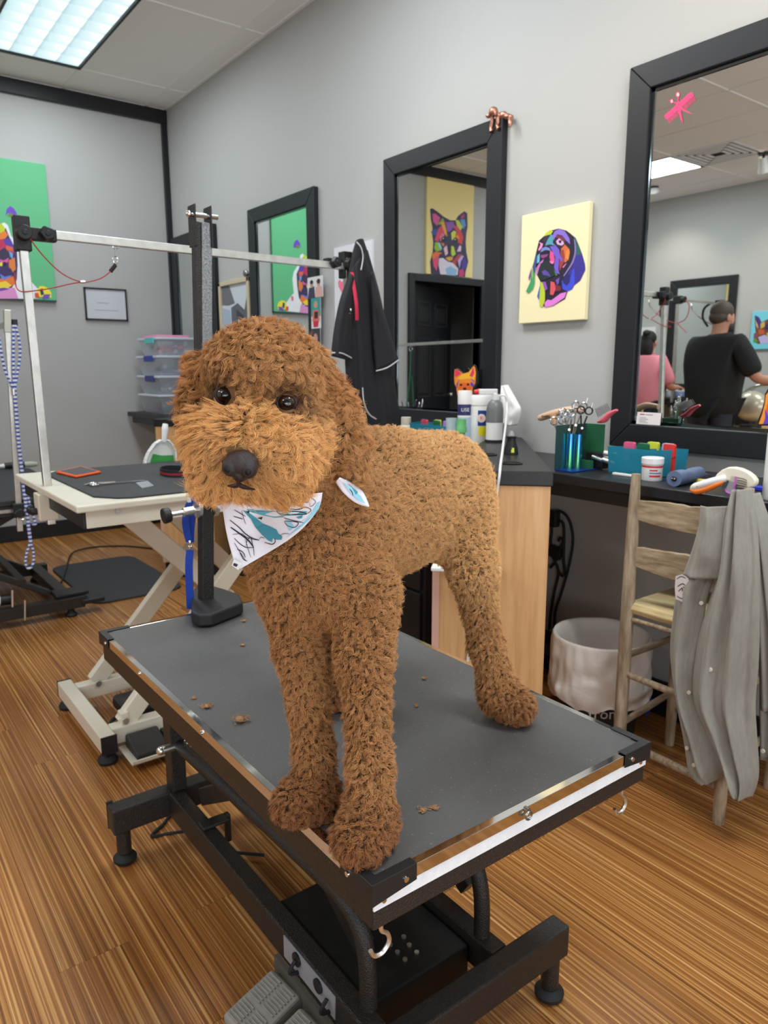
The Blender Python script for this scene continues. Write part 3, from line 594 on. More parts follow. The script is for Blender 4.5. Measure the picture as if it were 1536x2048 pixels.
# ================================================================== WHITE GROOMING TABLE
W = thing('grooming_table', 'cream white scissor-lift grooming table with black mat behind the dog', 'grooming table', (-2.66, 1.15, 0))
wx0, wx1, wy0, wy1, wz = -3.09, -2.23, 0.555, 1.80, 0.905
bm = BM(); boxb(bm, wx0, wx1, wy0, wy1, wz-0.022, wz); obj('tabletop', bm, M_cream, W, smooth=False, bevel=0.005)
bm = BM(); ch = 0.09; m_ = 0.035; X0, X1, Y0, Y1 = wx0+m_, wx1-m_, wy0+0.085, wy1-0.085
prism(bm, [(x, y, wz) for x, y in ((X0+ch, Y0), (X1-ch, Y0), (X1-0.02, Y0+ch*0.55), (X1, Y0+ch), (X1, Y1-ch), (X1-ch, Y1), (X0+ch, Y1), (X0, Y1-ch), (X0, Y0+ch), (X0+0.02, Y0+ch*0.55))], (0, 0, 0.006)); obj('rubber_mat', bm, M_matblk, W, smooth=False, bevel=0.002)
bm = BM()
for q in ((wx1-0.045, wx1-0.02, wy0+0.03, wy1-0.03), (wx0+0.02, wx0+0.045, wy0+0.03, wy1-0.03), (wx0+0.045, wx1-0.045, wy1-0.055, wy1-0.03)): boxb(bm, *q, wz-0.075, wz-0.022)
obj('apron', bm, M_cream, W, smooth=False, bevel=0.003)
bm = BM(); boxb(bm, wx0+0.045, wx1-0.022, wy0+0.022, wy0+0.045, wz-0.075, wz-0.022); obj('end_apron', bm, M_blackp, W, smooth=False, bevel=0.003)
q = onX(235, 1022, wx1-0.0195); bm = BM(); cyl(bm, (wx1-0.021, q.y, q.z), (wx1-0.014, q.y, q.z), 0.009, 0.007, 14); obj('bolt', bm, M_steel, W)
XA = -2.42
def pX(x, y, X): return onX(x, y, X)
def strut(a, b, nm='scissor_arm', w_=0.035, h_=0.065):
    bm = BM(); d = (b-a); bar(bm, a, b, w_, h_, (1, 0, 0) if False else Vector((0, -d.z, d.y)).normalized()); return obj(nm, bm, M_cream, W, smooth=False, bevel=0.004)
strut(pX(247, 1445, XA), pX(500, 1085, XA)); strut(pX(255, 1030, XA-0.05), pX(455, 1196, XA-0.05)); strut(pX(190, 1362, -2.83), pX(385, 1095, -2.83)); strut(pX(330, 1010, -2.78), pX(455, 1130, -2.78))
for q in (pX(250, 1440, XA+0.02), pX(196, 1366, -2.81)):
    bm = BM(); cyl(bm, q, q+Vector((0.012, 0, 0)), 0.013, 0.011, 14); obj('pivot_bolt', bm, M_steel, W)
bm = BM(); c_ = pX(250, 1446, XA+0.02); boxb(bm, XA-0.012, XA+0.025, c_.y-0.014, c_.y+0.014, 0.09, 0.15); obj('pivot_lug', bm, M_cream, W, smooth=False, bevel=0.004)
zb0, zb1 = 0.045, 0.105
for q, nm in (((-2.91, -2.345, 0.60, 0.65), 'base_rail'), ((-2.44, -2.39, 0.65, 1.62), 'base_rail'), ((-2.86, -2.81, 0.65, 1.62), 'base_rail'), ((-2.91, -2.345, 1.62, 1.67), 'base_rail')):
    bm = BM(); boxb(bm, *q, zb0, zb1); obj(nm, bm, M_cream, W, smooth=False, bevel=0.004)
for x in (-2.345, -2.912):
    for y in (0.625, 1.645):
        bm = BM(); boxb(bm, x-0.003, x+0.003, y-0.026, y+0.026, zb0-0.002, zb1+0.001); obj('end_cap', bm, M_blackp, W, smooth=False)
        xx = x-0.03 if x > -2.5 else x+0.03
        bm = BM(); lathe(bm, [(0.03, 0), (0.034, 0.012), (0.026, 0.026), (0.012, 0.034), (0.010, 0.046)], (xx, y, 0), 18); obj('levelling_foot', bm, M_rubber, W)
bm = BM(); boxb(bm, -2.39, -2.24, 0.665, 1.05, 0.030, 0.036); boxb(bm, -2.247, -2.24, 0.665, 1.05, 0.03, 0.046); obj('pedal_tray', bm, M_cream, W, smooth=False, bevel=0.002)
for y in (0.74, 0.93):
    bm = BM(); Mx = Matrix.Translation((-2.315, y, 0.036)); prism(bm, [Mx @ Vector((x_, -0.055, z_)) for x_, z_ in ((0.06, 0), (-0.06, 0), (-0.06, 0.045), (-0.045, 0.05), (0.06, 0.02))], (0, 0.11, 0)); pd = obj('foot_pedal', bm, mat('dark_pedal', (0.035, 0.034, 0.033), 0.6, bump=0.9, bscale=350), W, smooth=False, bevel=0.006)
    bm = BM(); boxb(bm, -2.36, -2.27, y+0.06, y+0.085, 0.036, 0.075); obj('pedal_block', bm, M_blackp, W, smooth=False, bevel=0.004)
bm = BM(); boxb(bm, -2.74, -2.55, 0.75, 0.98, 0.02, 0.075); obj('motor', bm, M_blackp, W, smooth=False, bevel=0.02, seg=3)
bm = BM(); torus(bm, (-2.52, 0.73, 0.06), 0.045, 0.007); tube(bm, [(-2.5, 0.78, 0.05), (-2.48, 0.86, 0.07), (-2.55, 0.95, 0.06), (-2.5, 1.05, 0.05), (-2.56, 0.92, 0.08), (-2.62, 0.9, 0.06)], 0.006, 8, 6); obj('cable_coil', bm, M_rubber, W)
bm = BM(); boxb(bm, -2.735, -2.665, wy0-0.012, wy0+0.05, wz-0.115, wz-0.023); obj('arm_socket', bm, M_cream, W, smooth=False, bevel=0.004)
bm = BM(); cyl(bm, (-2.70, wy0-0.03, wz-0.085), (-2.70, wy0-0.01, wz-0.085), 0.012); ell(bm, (-2.74, wy0-0.02, wz-0.085), (0.025, 0.018, 0.018)); obj('socket_knob', bm, M_blackp, W)
# H-shaped arm on it
A_ = thing('grooming_gantry', 'chrome overhead grooming arm on two posts over the white table', 'grooming arm', (-2.70, 0.60, wz))
yL, yR, zT = 0.585, 1.865, 1.735
bm = BM(); bar(bm, (-2.70, yL, wz-0.135), (-2.745, yL, zT+0.05), 0.026, 0.026, (1, 0, 0)); obj('post', bm, M_steel, A_, smooth=False, bevel=0.002)
bm = BM(); bar(bm, (-2.70, yR, wz-0.06), (-2.735, yR, zT+0.03), 0.026, 0.026, (1, 0, 0)); obj('post', bm, M_steel, A_, smooth=False, bevel=0.002)
bm = BM(); bar(bm, (-2.742, yL+0.10, zT+0.005), (-2.735, yR-0.02, zT-0.008), 0.024, 0.028, (0, 0, 1)); obj('crossbar', bm, M_steel, A_, smooth=False, bevel=0.002)
for y, s in ((yL, 1), (yR, -1)):
    bm = BM(); boxb(bm, -2.765, -2.722, y-0.024, y+0.024, zT-0.055, zT+0.055); boxb(bm, -2.76, -2.725, min(y, y+s*0.105), max(y, y+s*0.105), zT-0.018, zT+0.022); obj('corner_clamp', bm, M_blackp, A_, smooth=False, bevel=0.004)
    for (yy, zz, n_) in ((y, zT+0.0, 24), (y+s*0.07, zT+0.003, 5)):
        bm = BM(); cyl(bm, (-2.722, yy, zz), (-2.695, yy, zz), 0.026, 0.023, n_); cyl(bm, (-2.697, yy, zz), (-2.692, yy, zz), 0.009); obj('clamp_knob', bm, M_blackp, A_, bevel=0.002)
# eye + red grooming loop
e0 = onX(231, 492, -2.735)
GL = thing('grooming_loop', 'thin red grooming loop with snap hook hanging under the chrome crossbar', 'grooming loop', e0)
bm = BM(); torus(bm, e0, 0.010, 0.002, Matrix.Rotation(math.pi/2, 4, 'Y')); obj('eye_ring', bm, M_chrome, GL)
bm = BM(); cyl(bm, onX(231, 498, -2.735), onX(231, 512, -2.735), 0.0035); torus(bm, onX(231, 520, -2.735), 0.010, 0.0022, Matrix.Rotation(math.pi/2, 4, 'Y') @ Matrix.Diagonal((1.3, 0.8, 1, 1))); obj('snap_hook', bm, M_chrome, GL)
bm = BM(); cyl(bm, onX(231, 530, -2.735), onX(221, 543, -2.735), 0.007); obj('sleeve', bm, M_rubber, GL)
def gl(x, y, X=-2.72): return onX(x, y, X)
bm = BM(); tube(bm, [gl(221, 543), gl(205, 555), gl(185, 562), gl(165, 564), gl(140, 556), gl(115, 540), gl(85, 510), gl(62, 480), gl(44, 451)], 0.0021, 6, 8); tube(bm, [gl(165, 564), gl(140, 568), gl(100, 577), gl(56, 583), gl(40, 582, -2.70), gl(32, 572, -2.74), gl(30, 545, -2.765)], 0.0021, 6, 8); obj('cord', bm, mat('red_cord', srgb(168, 40, 40), 0.5), GL)
bm = BM(); cyl(bm, gl(161, 564), gl(170, 564), 0.0045); obj('slider', bm, M_steel, GL)
# things lying on the white table
zt = wz+0.0062
def onT(x, y): return onZ(x, y, zt)
ph = [onT(112, 947), onT(163, 936), onT(203, 947), onT(152, 957)]
PH = thing('phone', 'flat black phone in a bright orange case on the white table', 'phone', (ph[0]+ph[2])/2)
bm = BM(); prism(bm, ph, (0, 0, 0.009)); obj('case', bm, mat('orange_rubber', srgb(232, 92, 36), 0.5), PH, smooth=False, bevel=0.004, seg=3)
c = (ph[0]+ph[1]+ph[2]+ph[3])/4; bm = BM(); prism(bm, [c+(p-c)*0.84+Vector((0, 0, 0.0085)) for p in ph], (0, 0, 0.001)); obj('screen', bm, mat('screen_glass', (0.02, 0.02, 0.022), 0.15), PH, smooth=False)
SH = thing('shears', 'silver grooming shears lying beside the orange phone', 'shears', onT(225, 968))
def scis(bm_b, bm_h, A, B, op=0.0):
    A, B = Vector(A), Vector(B); d = (B-A).normalized(); s = Vector((-d.y, d.x, 0)); L_ = (B-A).length; pv = A+d*L_*0.45
    for k in (-1, 1):
        poly(bm_b, [pv+s*k*0.006, pv-s*k*0.002, B+s*k*0.001, B+s*k*0.003]); 
        tube(bm_h, [pv+s*k*0.003, A+d*L_*0.25+s*k*0.010, A+d*0.03+s*k*0.014], 0.0032, 6, 4); torus(bm_h, A+d*0.012+s*k*0.016, 0.013, 0.0028)
bmb, bmh = BM(), BM(); up = Vector((0, 0, 0.006)); scis(bmb, bmh, onT(180, 972)+up, onT(290, 963)+up)
o = obj('blades', bmb, M_chrome, SH, smooth=False); o.modifiers.new('s', 'SOLIDIFY').thickness = 0.002; obj('handles', bmh, M_chrome, SH)
bm = BM(); cyl(bm, onT(170, 972)+Vector((0, 0, .004)), onT(182, 970)+Vector((0, 0, .004)), 0.003); obj('finger_rest', bm, M_chrome, SH)
bm = BM(); prism(bm, [onT(272, 967), onT(296, 963), onT(307, 972), onT(284, 977)], (0, 0, 0.0035)); t_ = tag(obj('comb_tag', bm, M_clear, smooth=False, bevel=0.001), 'small clear plastic piece lying beside the silver shears', 'plastic piece')
SB = thing('dog_collar', 'coiled black dog collar with red stripe lying on the white table', 'collar', onT(350, 952))
bm = BM(); pts = [onT(320, 948), onT(335, 943), onT(372, 944), onT(390, 949), onT(372, 954), onT(335, 954)]; [rings(bm, [[bm.verts.new(p+Vector((0, 0, z))) for z in (0.0, 0.024)]+[bm.verts.new(p*1.0+(onT(350, 949)-p)*0.05+Vector((0, 0, z))) for z in (0.024, 0.0)] for p in spline(pts, 5, True)], False, True)]; obj('band', bm, M_rubber, SB)
bm = BM(); [rings(bm, [[bm.verts.new(p+(p-onT(350, 949))*0.01+Vector((0, 0, z))) for z in (0.006, 0.014)]+[bm.verts.new(p+(p-onT(350, 949))*0.002+Vector((0, 0, z))) for z in (0.014, 0.006)] for p in spline(pts, 5, True)], False, True)]; obj('red_stripe', bm, mat('red_webbing', srgb(170, 40, 50), 0.7), SB)
# ================================================================== THE DOG
def A3(v): return np.array(v, dtype=np.float64)
def at_(x, y, d): return A3(atd(x, y, d))
DF = A3((0.54, -0.84, 0.0)); DL = A3((0.84, 0.54, 0.0)); DU = A3((0, 0, 1.0))   # body forward / its left / up
# head frame: looks past the camera a little, tilted
cen_sk = at_(538, 792, 1.085); nose_c = at_(481, 930, 0.902)
eyeR, eyeL = at_(450, 790, 0.985), at_(573, 806, 0.985)
hf = nose_c - (cen_sk + A3((0, 0, -0.075))); hf /= np.linalg.norm(hf)
hl = eyeL-eyeR; hl -= hf*hl.dot(hf); hl /= np.linalg.norm(hl); hu = np.cross(hf, hl) * 1.0
if hu[2] < 0: hu = -hu
HM = np.array([hl, hf, hu])
PR = []      # primitives: rounded cones and ellipsoids
def cone(a, b, ra, rb, k=0.03): PR.append(('c', A3(a), A3(b), ra, rb, k))
def elp(c, r, fr=None, k=0.03): PR.append(('e', A3(c), A3(r), np.eye(3) if fr is None else fr, k))
BF = np.array([DL, DF, DU])
# trunk
elp(at_(640, 1070, 1.195), (0.108, 0.130, 0.115), BF, 0.04)
cone(at_(655, 1050, 1.21), at_(760, 1005, 1.33), 0.115, 0.116, 0.05)
cone(at_(760, 1005, 1.33), at_(868, 982, 1.425), 0.114, 0.107, 0.05)
elp(at_(628, 1140, 1.125), (0.083, 0.075, 0.083), BF, 0.04)
cone(at_(640, 1050, 1.16), at_(560, 900, 1.10), 0.083, 0.080, 0.05)
# fore legs
cone(at_(592, 1190, 1.145), at_(603, 1300, 1.125), 0.049, 0.0325, 0.03); cone(at_(605, 1300, 1.125), at_(628, 1500, 1.112), 0.0315, 0.0205, 0.02); cone(at_(628, 1500, 1.115), at_(626, 1585, 1.11), 0.0205, 0.027, 0.02)
cone(at_(632, 1600, 1.10), at_(594, 1607, 1.085), 0.031, 0.030, 0.02)
cone(at_(728, 1190, 1.110), at_(728, 1310, 1.080), 0.050, 0.0335, 0.03); cone(at_(728, 1310, 1.080), at_(740, 1530, 1.045), 0.0315, 0.0215, 0.02); cone(at_(740, 1530, 1.045), at_(737, 1640, 1.03), 0.0225, 0.030, 0.02)
cone(at_(737, 1655, 1.02), at_(718, 1678, 0.998), 0.0315, 0.031, 0.02)
# hind legs
elp(at_(900, 1000, 1.405), (0.062, 0.095, 0.105), BF, 0.03)
cone(at_(915, 1040, 1.385), at_(946, 1140, 1.365), 0.066, 0.036, 0.03); cone(at_(944, 1130, 1.365), at_(972, 1290, 1.40), 0.035, 0.023, 0.025); cone(at_(972, 1290, 1.40), at_(998, 1385, 1.395), 0.0235, 0.029, 0.02)
cone(at_(1000, 1390, 1.39), at_(1033, 1412, 1.372), 0.031, 0.029, 0.02)
cone(at_(800, 1010, 1.46), at_(745, 1150, 1.46), 0.075, 0.042, 0.03); cone(at_(745, 1150, 1.46), at_(700, 1290, 1.50), 0.037, 0.025, 0.02); cone(at_(700, 1290, 1.50), at_(690, 1372, 1.475), 0.025, 0.029, 0.02); cone(at_(690, 1375, 1.47), at_(672, 1388, 1.44), 0.030, 0.028, 0.02)
# tail stub (behind the rump)
cone(at_(885, 915, 1.50), at_(905, 990, 1.545), 0.026, 0.020, 0.02)
NB = len(PR)
# head
elp(cen_sk, (0.079, 0.088, 0.095), HM, 0.03)
def hd(l, f, u): return cen_sk + hl*l + hf*f + hu*u
elp(at_(520, 738, 1.04), (0.064, 0.052, 0.045), HM, 0.03)
elp(at_(500, 885, 0.985), (0.056, 0.072, 0.042), HM, 0.025)
elp(at_(452, 903, 0.975), (0.032, 0.044, 0.034), HM, 0.025); elp(at_(556, 912, 0.975), (0.037, 0.044, 0.039), HM, 0.025)
elp(at_(428, 872, 1.01), (0.030, 0.040, 0.036), HM, 0.025); elp(at_(592, 880, 1.035), (0.040, 0.046, 0.048), HM, 0.025)
elp(at_(487, 912, 0.950), (0.030, 0.036, 0.026), HM, 0.02)
elp(at_(496, 955, 0.985), (0.040, 0.036, 0.020), HM, 0.02)
elp(at_(432, 945, 0.985), (0.023, 0.030, 0.027), HM, 0.02); elp(at_(566, 950, 0.995), (0.027, 0.032, 0.028), HM, 0.02)
# ears
cone(at_(618, 745, 1.10), at_(662, 820, 1.09), 0.026, 0.026, 0.015); cone(at_(662, 820, 1.09), at_(683, 935, 1.075), 0.026, 0.024, 0.010); elp(at_(686, 900, 1.076), (0.024, 0.022, 0.050), HM, 0.010)
cone(at_(420, 745, 1.10), at_(402, 800, 1.085), 0.024, 0.020, 0.015); cone(at_(402, 800, 1.085), at_(396, 855, 1.08), 0.021, 0.018, 0.010)
def sdf(P):
    d = np.full(len(P), 1e3)
    for q in PR:
        if q[0] == 'c':
            _, a, b, ra, rb, k = q; ab = b-a; h = np.clip(((P-a)@ab)/ab.dot(ab), 0, 1); e = np.linalg.norm(P-a-h[:, None]*ab, axis=1)-(ra+(rb-ra)*h)
        else:
            _, c, r, fr, k = q; L = (P-c)@fr.T; k0 = np.linalg.norm(L/r, axis=1); k1 = np.linalg.norm(L/(r*r), axis=1)+1e-9; e = k0*(k0-1)/k1
        h = np.clip(0.5+0.5*(d-e)/k, 0, 1); d = d*(1-h)+e*h-k*h*(1-h)
    return d
def surface_nets(lo, hi, st):
    ax = [np.arange(lo[i], hi[i], st) for i in range(3)]; n = [len(a) for a in ax]
    G = np.stack(np.meshgrid(*ax, indexing='ij'), -1).reshape(-1, 3); D = np.empty(len(G))
    for i in range(0, len(G), 200000): D[i:i+200000] = sdf(G[i:i+200000])
    D = D.reshape(n); G = G.reshape(*n, 3); s = D < 0
    c = [(i, j, k) for i in (0, 1) for j in (0, 1) for k in (0, 1)]
    sh = lambda A, o: A[o[0]:n[0]-1+o[0], o[1]:n[1]-1+o[1], o[2]:n[2]-1+o[2]]
    cnt = sum(sh(s, o).astype(int) for o in c); act = (cnt > 0) & (cnt < 8)
    acc = np.zeros((*act.shape, 3)); wn = np.zeros(act.shape)
    for a in c:
        for ax_ in range(3):
            if a[ax_]: continue
            b = list(a); b[ax_] = 1; b = tuple(b); da, db = sh(D, a), sh(D, b); m = ((da < 0) != (db < 0)) & act
            t = np.where(m, da/(da-db+1e-12), 0)[..., None]; p = sh(G, a)*(1-t)+sh(G, b)*t; acc += p*m[..., None]; wn += m
    idx = -np.ones(act.shape, int); idx[act] = np.arange(act.sum()); V = (acc[act].T/wn[act]).T; F = []
    for ax_ in range(3):
        o1, o2 = [(1, 2), (2, 0), (0, 1)][ax_]
        a = D.take(range(n[ax_]-1), ax_) < 0; b = D.take(range(1, n[ax_]), ax_) < 0; e = np.argwhere(a != b)
        for q in e:
            if q[o1] < 1 or q[o2] < 1 or q[o1] > n[o1]-2 or q[o2] > n[o2]-2: continue
            r = []
            for d1, d2 in ((-1, -1), (0, -1), (0, 0), (-1, 0)):
                z = q.copy(); z[o1] += d1; z[o2] += d2; r.append(idx[tuple(z)])
            if min(r) < 0: continue
            F.append(r if a[tuple(q)] else r[::-1])
    return V, F
DV, DFc = surface_nets(A3((-1.42, 0.33, 0.628)), A3((-0.66, 1.20, 1.42)), 0.0085)
for it in range(2):   # project on the surface
    e = 1e-3; gr = np.stack([sdf(DV+np.eye(3)[i]*e)-sdf(DV-np.eye(3)[i]*e) for i in range(3)], 1)/(2*e); gr /= np.linalg.norm(gr, axis=1)[:, None]+1e-9; DV = DV-gr*sdf(DV)[:, None]
DV[:, 2] = np.maximum(DV[:, 2], TZ+0.0015)
def hit(x, y, d0=0.85, d1=1.3):
    dr = ray(x, y); t = d0
    for i in range(80):
        s = sdf((CAM+dr*t)[None])[0]; t += s*0.8
        if abs(s) < 2e-4: break
    return CAM+dr*t
def hitdep(pts, d0=0.85):
    D_ = np.array([ray(x, y) for x, y in pts]); t = np.full(len(D_), d0)
    for i in range(60): t = np.minimum(t+sdf(CAM+D_*t[:, None])*0.8, 2.0)
    return t
eyes = [hit(450, 790), hit(573, 806)]
DOG = thing('dog', 'curly red-brown doodle dog in a blue and white bandana standing on the grooming table', 'dog', (-0.95, 0.75, TZ))
me = bpy.data.meshes.new('body'); me.from_pydata([tuple(v) for v in DV], [], DFc); me.update()
for p in me.polygons: p.use_smooth = True
body = bpy.data.objects.new('body', me); COL.objects.link(body); adopt(body, DOG)
me.materials.append(mat('dog_skin', (0.25, 0.125, 0.055), 0.9, var=0.25, vscale=40))
# nose
bm = BM(); Mh = Matrix(((hl[0], hf[0], hu[0], 0), (hl[1], hf[1], hu[1], 0), (hl[2], hf[2], hu[2], 0), (0, 0, 0, 1)))
nq = A3(nose_c)
def nl(l, f, u): return Vector(nq+hl*l+hf*f+hu*u)
ell(bm, nl(0, -0.006, 0.001), (0.0215, 0.020, 0.0165), Mh, 32, 22); ell(bm, nl(-0.011, 0.003, -0.003), (0.011, 0.012, 0.0125), Mh, 24, 16); ell(bm, nl(0.011, 0.003, -0.003), (0.011, 0.012, 0.0125), Mh, 24, 16); ell(bm, nl(0, -0.004, -0.012), (0.010, 0.014, 0.010), Mh, 20, 14)
no = obj('nose', bm, mat('dog_nose', (0.030, 0.021, 0.021), 0.36, bump=0.5, bscale=900, var=0.2, vscale=120), DOG)
rm = no.modifiers.new('r', 'REMESH'); rm.mode = 'VOXEL'; rm.voxel_size = 0.0012; rm.use_smooth_shade = True; sm = no.modifiers.new('s', 'SMOOTH'); sm.iterations = 4
for s in (-1, 1):
    bm = BM(); ell(bm, nl(s*0.0125, 0.0125, -0.0045), (0.0042, 0.0035, 0.0050), Mh, 16, 10); obj('nostril', bm, mat('nostril', (0.004, 0.003, 0.003), 0.6), DOG)
bm = BM(); mo = [nl(-0.017, -0.016, -0.031), nl(-0.010, -0.008, -0.029), nl(-0.004, -0.003, -0.027), nl(0, -0.002, -0.025), nl(0.004, -0.003, -0.027), nl(0.010, -0.008, -0.029), nl(0.017, -0.016, -0.031)]; tube(bm, mo, [0.001, 0.0028, 0.003, 0.0028, 0.001], 8, 5); tube(bm, [nl(0, 0.008, -0.013), nl(0, 0.004, -0.024)], 0.002, 6, 2); obj('mouth', bm, mat('dog_lip', (0.022, 0.010, 0.008), 0.5), DOG)
# eyes
for e in eyes:
    c = Vector(e - ray(CX, CY)*0.0); vd = Vector(CAM-e).normalized(); c = Vector(e)-vd*0.0015
    bm = BM(); ell(bm, c, 0.0128, None, 28, 20); eo = obj('eye', bm, mat('eye_brown', (0.030, 0.013, 0.006), 0.06, coat=1.0), DOG)
    gz = (vd*0.8+Vector(hf)*0.2).normalized(); bm = BM(); cyl(bm, c+gz*0.0122, c+gz*0.01265, 0.0050, 0.0035, 20); obj('pupil', bm, mat('pupil', (0.002, 0.002, 0.002), 0.05), eo)
    bm = BM(); u, v, d = basis(vd); torus(bm, c+vd*0.0035, 0.0122, 0.0026, Matrix((( u.x, v.x, d.x, 0), (u.y, v.y, d.y, 0), (u.z, v.z, d.z, 0), (0, 0, 0, 1))) @ Matrix.Diagonal((1.05, 0.92, 1, 1))); obj('eyelid', bm, mat('eyelid', (0.030, 0.014, 0.009), 0.5), eo)

# ------------------------------------------------------------------ coat: clumped curls as hair curves
tri = []
for f in DFc: tri += [(f[0], f[1], f[2]), (f[0], f[2], f[3])]
tri = np.array(tri); a, b, c = DV[tri[:, 0]], DV[tri[:, 1]], DV[tri[:, 2]]; ar = np.linalg.norm(np.cross(b-a, c-a), axis=1)/2
e = 1e-3; NRM = np.stack([sdf(DV+np.eye(3)[i]*e)-sdf(DV-np.eye(3)[i]*e) for i in range(3)], 1); NRM /= np.linalg.norm(NRM, axis=1)[:, None]+1e-9
def headness(P):
    d = np.full(len(P), 1e3)
    for q in PR[NB:]:
        if q[0] == 'c': _, A, B, ra, rb, k = q; ab = B-A; h = np.clip(((P-A)@ab)/ab.dot(ab), 0, 1); e_ = np.linalg.norm(P-A-h[:, None]*ab, axis=1)-(ra+(rb-ra)*h)
        else: _, C, r, fr, k = q; L = (P-C)@fr.T; k0 = np.linalg.norm(L/r, axis=1); e_ = (k0-1)*min(r)
        d = np.minimum(d, e_)
    return np.clip(1-d/0.03, 0, 1)
tc_ = (a+b+c)/3; hw = headness(tc_); vis = ((CAM-tc_)*np.cross(b-a, c-a)).sum(1) > -0.35*np.linalg.norm(CAM-tc_, axis=1)*ar*2
wgt = ar*(1+0.5*hw)*np.where(vis, 1.0, 0.35); NS = 340000
pick = rng.choice(len(tri), NS, p=wgt/wgt.sum()); u_ = rng.random((NS, 2)); fl = u_.sum(1) > 1; u_[fl] = 1-u_[fl]
bc = np.stack([1-u_.sum(1), u_[:, 0], u_[:, 1]], 1)[:, :, None]
ROOT = (DV[tri[pick]]*bc).sum(1); N_ = (NRM[tri[pick]]*bc).sum(1); N_ /= np.linalg.norm(N_, axis=1)[:, None]
hw = headness(ROOT); de = np.minimum(np.linalg.norm(ROOT-eyes[0], axis=1), np.linalg.norm(ROOT-eyes[1], axis=1)); dn = np.linalg.norm(ROOT-nose_c, axis=1)
HLr = (ROOT-cen_sk)@HM.T                                  # head coordinates: left, forward, up
muz = np.clip((HLr[:, 1]-0.055)/0.03, 0, 1)*hw*np.clip((0.0-HLr[:, 2])/0.03, 0, 1)
br = (HLr[:, 1] > 0.03) & (np.abs(HLr[:, 0]) < 0.016) & (HLr[:, 2] > -0.07) & (HLr[:, 2] < 0.01)
ear = hw*np.clip((np.abs(HLr[:, 0])-0.075)/0.02, 0, 1)*np.clip((0.035-HLr[:, 1])/0.03, 0, 1)
paw = np.clip((TZ+0.085-ROOT[:, 2])/0.05, 0, 1); leg = np.clip((0.93-ROOT[:, 2])/0.1, 0, 1)*(1-hw)
keep = (de > 0.0155) & (dn > 0.0215) & ~((ROOT[:, 2] < TZ+0.004))
LEN = 0.0115+0.006*hw+0.007*muz*np.clip((dn-0.03)/0.04, 0, 1)+0.003*ear+0.001*leg; LEN *= np.where(de < 0.045, 0.40+0.60*np.clip((de-0.014)/0.031, 0, 1), 1); LEN *= np.where(dn < 0.055, 0.25+0.75*np.clip((dn-0.022)/0.033, 0, 1), 1)
# comb direction
down = A3((0, 0, -1.0)); back = -DF
flow = back[None]*0.5*(1-hw)[:, None]*(1-leg)[:, None]+down[None]*(0.35+0.4*leg+0.2*ear)[:, None]
mzd = (hl[None]*np.sign(HLr[:, :1])*0.7*np.clip(np.abs(HLr[:, :1])/0.03, 0, 1)-hu[None]*0.75-hf[None]*0.25); flow = flow*(1-muz)[:, None]+mzd*muz[:, None]
topf = hw*np.clip((HLr[:, 2]-0.0)/0.06, 0, 1); flow += hf[None]*(0.45*topf)[:, None]
flow -= N_*(flow*N_).sum(1)[:, None]
NC = NS//13; pw = 1-0.40*hw; ci = rng.choice(NS, NC, replace=False, p=pw/pw.sum())
kd = kdtree.KDTree(NC)
for i, k in enumerate(ci): kd.insert(ROOT[k], i)
kd.balance(); near = np.array([kd.find(r)[1] for r in ROOT]); cr = ROOT[ci[near]]
cl = ci[near]; rc = lambda s: rng.normal(size=(NC, 3))
R3 = rng.normal(size=(NC, 3)); cd = flow[ci]+0.55*R3*(0.75-0.25*muz[ci])[:, None]; cd -= N_[ci]*(cd*N_[ci]).sum(1)[:, None]; cd /= np.linalg.norm(cd, axis=1)[:, None]+1e-9
cs_ = np.cross(N_[ci], cd); phs = rng.random(NC)*2*np.pi; hand = np.where(rng.random(NC) < 0.5, -1, 1); turns = (1.2+0.5*rng.random(NC))*(1-0.45*muz[ci]); amp = (0.0022+0.0018*rng.random(NC))*(1+0.9*hw[ci])*(1+0.2*muz[ci])
lift = 0.55+0.3*rng.random(NC)-0.18*muz[ci]; cL = LEN[ci]*(0.85+0.35*rng.random(NC))
NP = 8; T_ = np.linspace(0, 1, NP); PTS = np.empty((NS, NP, 3))
jit = rng.normal(size=(NS, 3))*0.0012; tight = (0.22+0.38*rng.random(NS))*(1-0.25*muz)
sl = np.minimum(LEN/np.maximum(LEN[cl], 1e-4), 1.15)*(0.8+0.35*rng.random(NS))
for k, t in enumerate(T_):
    th = phs+hand*2*np.pi*turns*t; env = amp*t**0.7
    cp = N_[ci]*(cL*lift*t**0.85)[:, None]+cd*(cL*0.75*t**1.35)[:, None]+(cd*np.cos(th)[:, None]+cs_*np.sin(th)[:, None]*0.9+N_[ci]*np.sin(th*1.0+0.9)[:, None]*0.55)*env[:, None]
    base = ROOT*(1-tight[:, None]*t**0.8)+cr*(tight[:, None]*t**0.8)
    PTS[:, k] = base+cp[near]*sl[:, None]+jit*t
PTS[:, :, 2] = np.maximum(PTS[:, :, 2], TZ+0.001)
# keep hair off the eyes
for e_ in eyes:
    v_ = PTS-e_; d_ = np.linalg.norm(v_, axis=2, keepdims=True); PTS = np.where(d_ < 0.0135, e_+v_/np.maximum(d_, 1e-6)*0.0135, PTS)
    ax_ = (CAM-e_)/np.linalg.norm(CAM-e_); h_ = (PTS-e_)@ax_; rad = PTS-e_-h_[..., None]*ax_; rl = np.linalg.norm(rad, axis=2); cov = (rl < 0.0135) & (h_ > 0)
    keep &= ~(cov & ((rad@hu) < 0.0100)).any(1)
ax_ = (CAM-nose_c)/np.linalg.norm(CAM-nose_c); h_ = (PTS-nose_c)@ax_; rl = np.linalg.norm(PTS-nose_c-h_[..., None]*ax_, axis=2); keep &= ~((rl < 0.020) & (h_ > -0.02)).any(1)
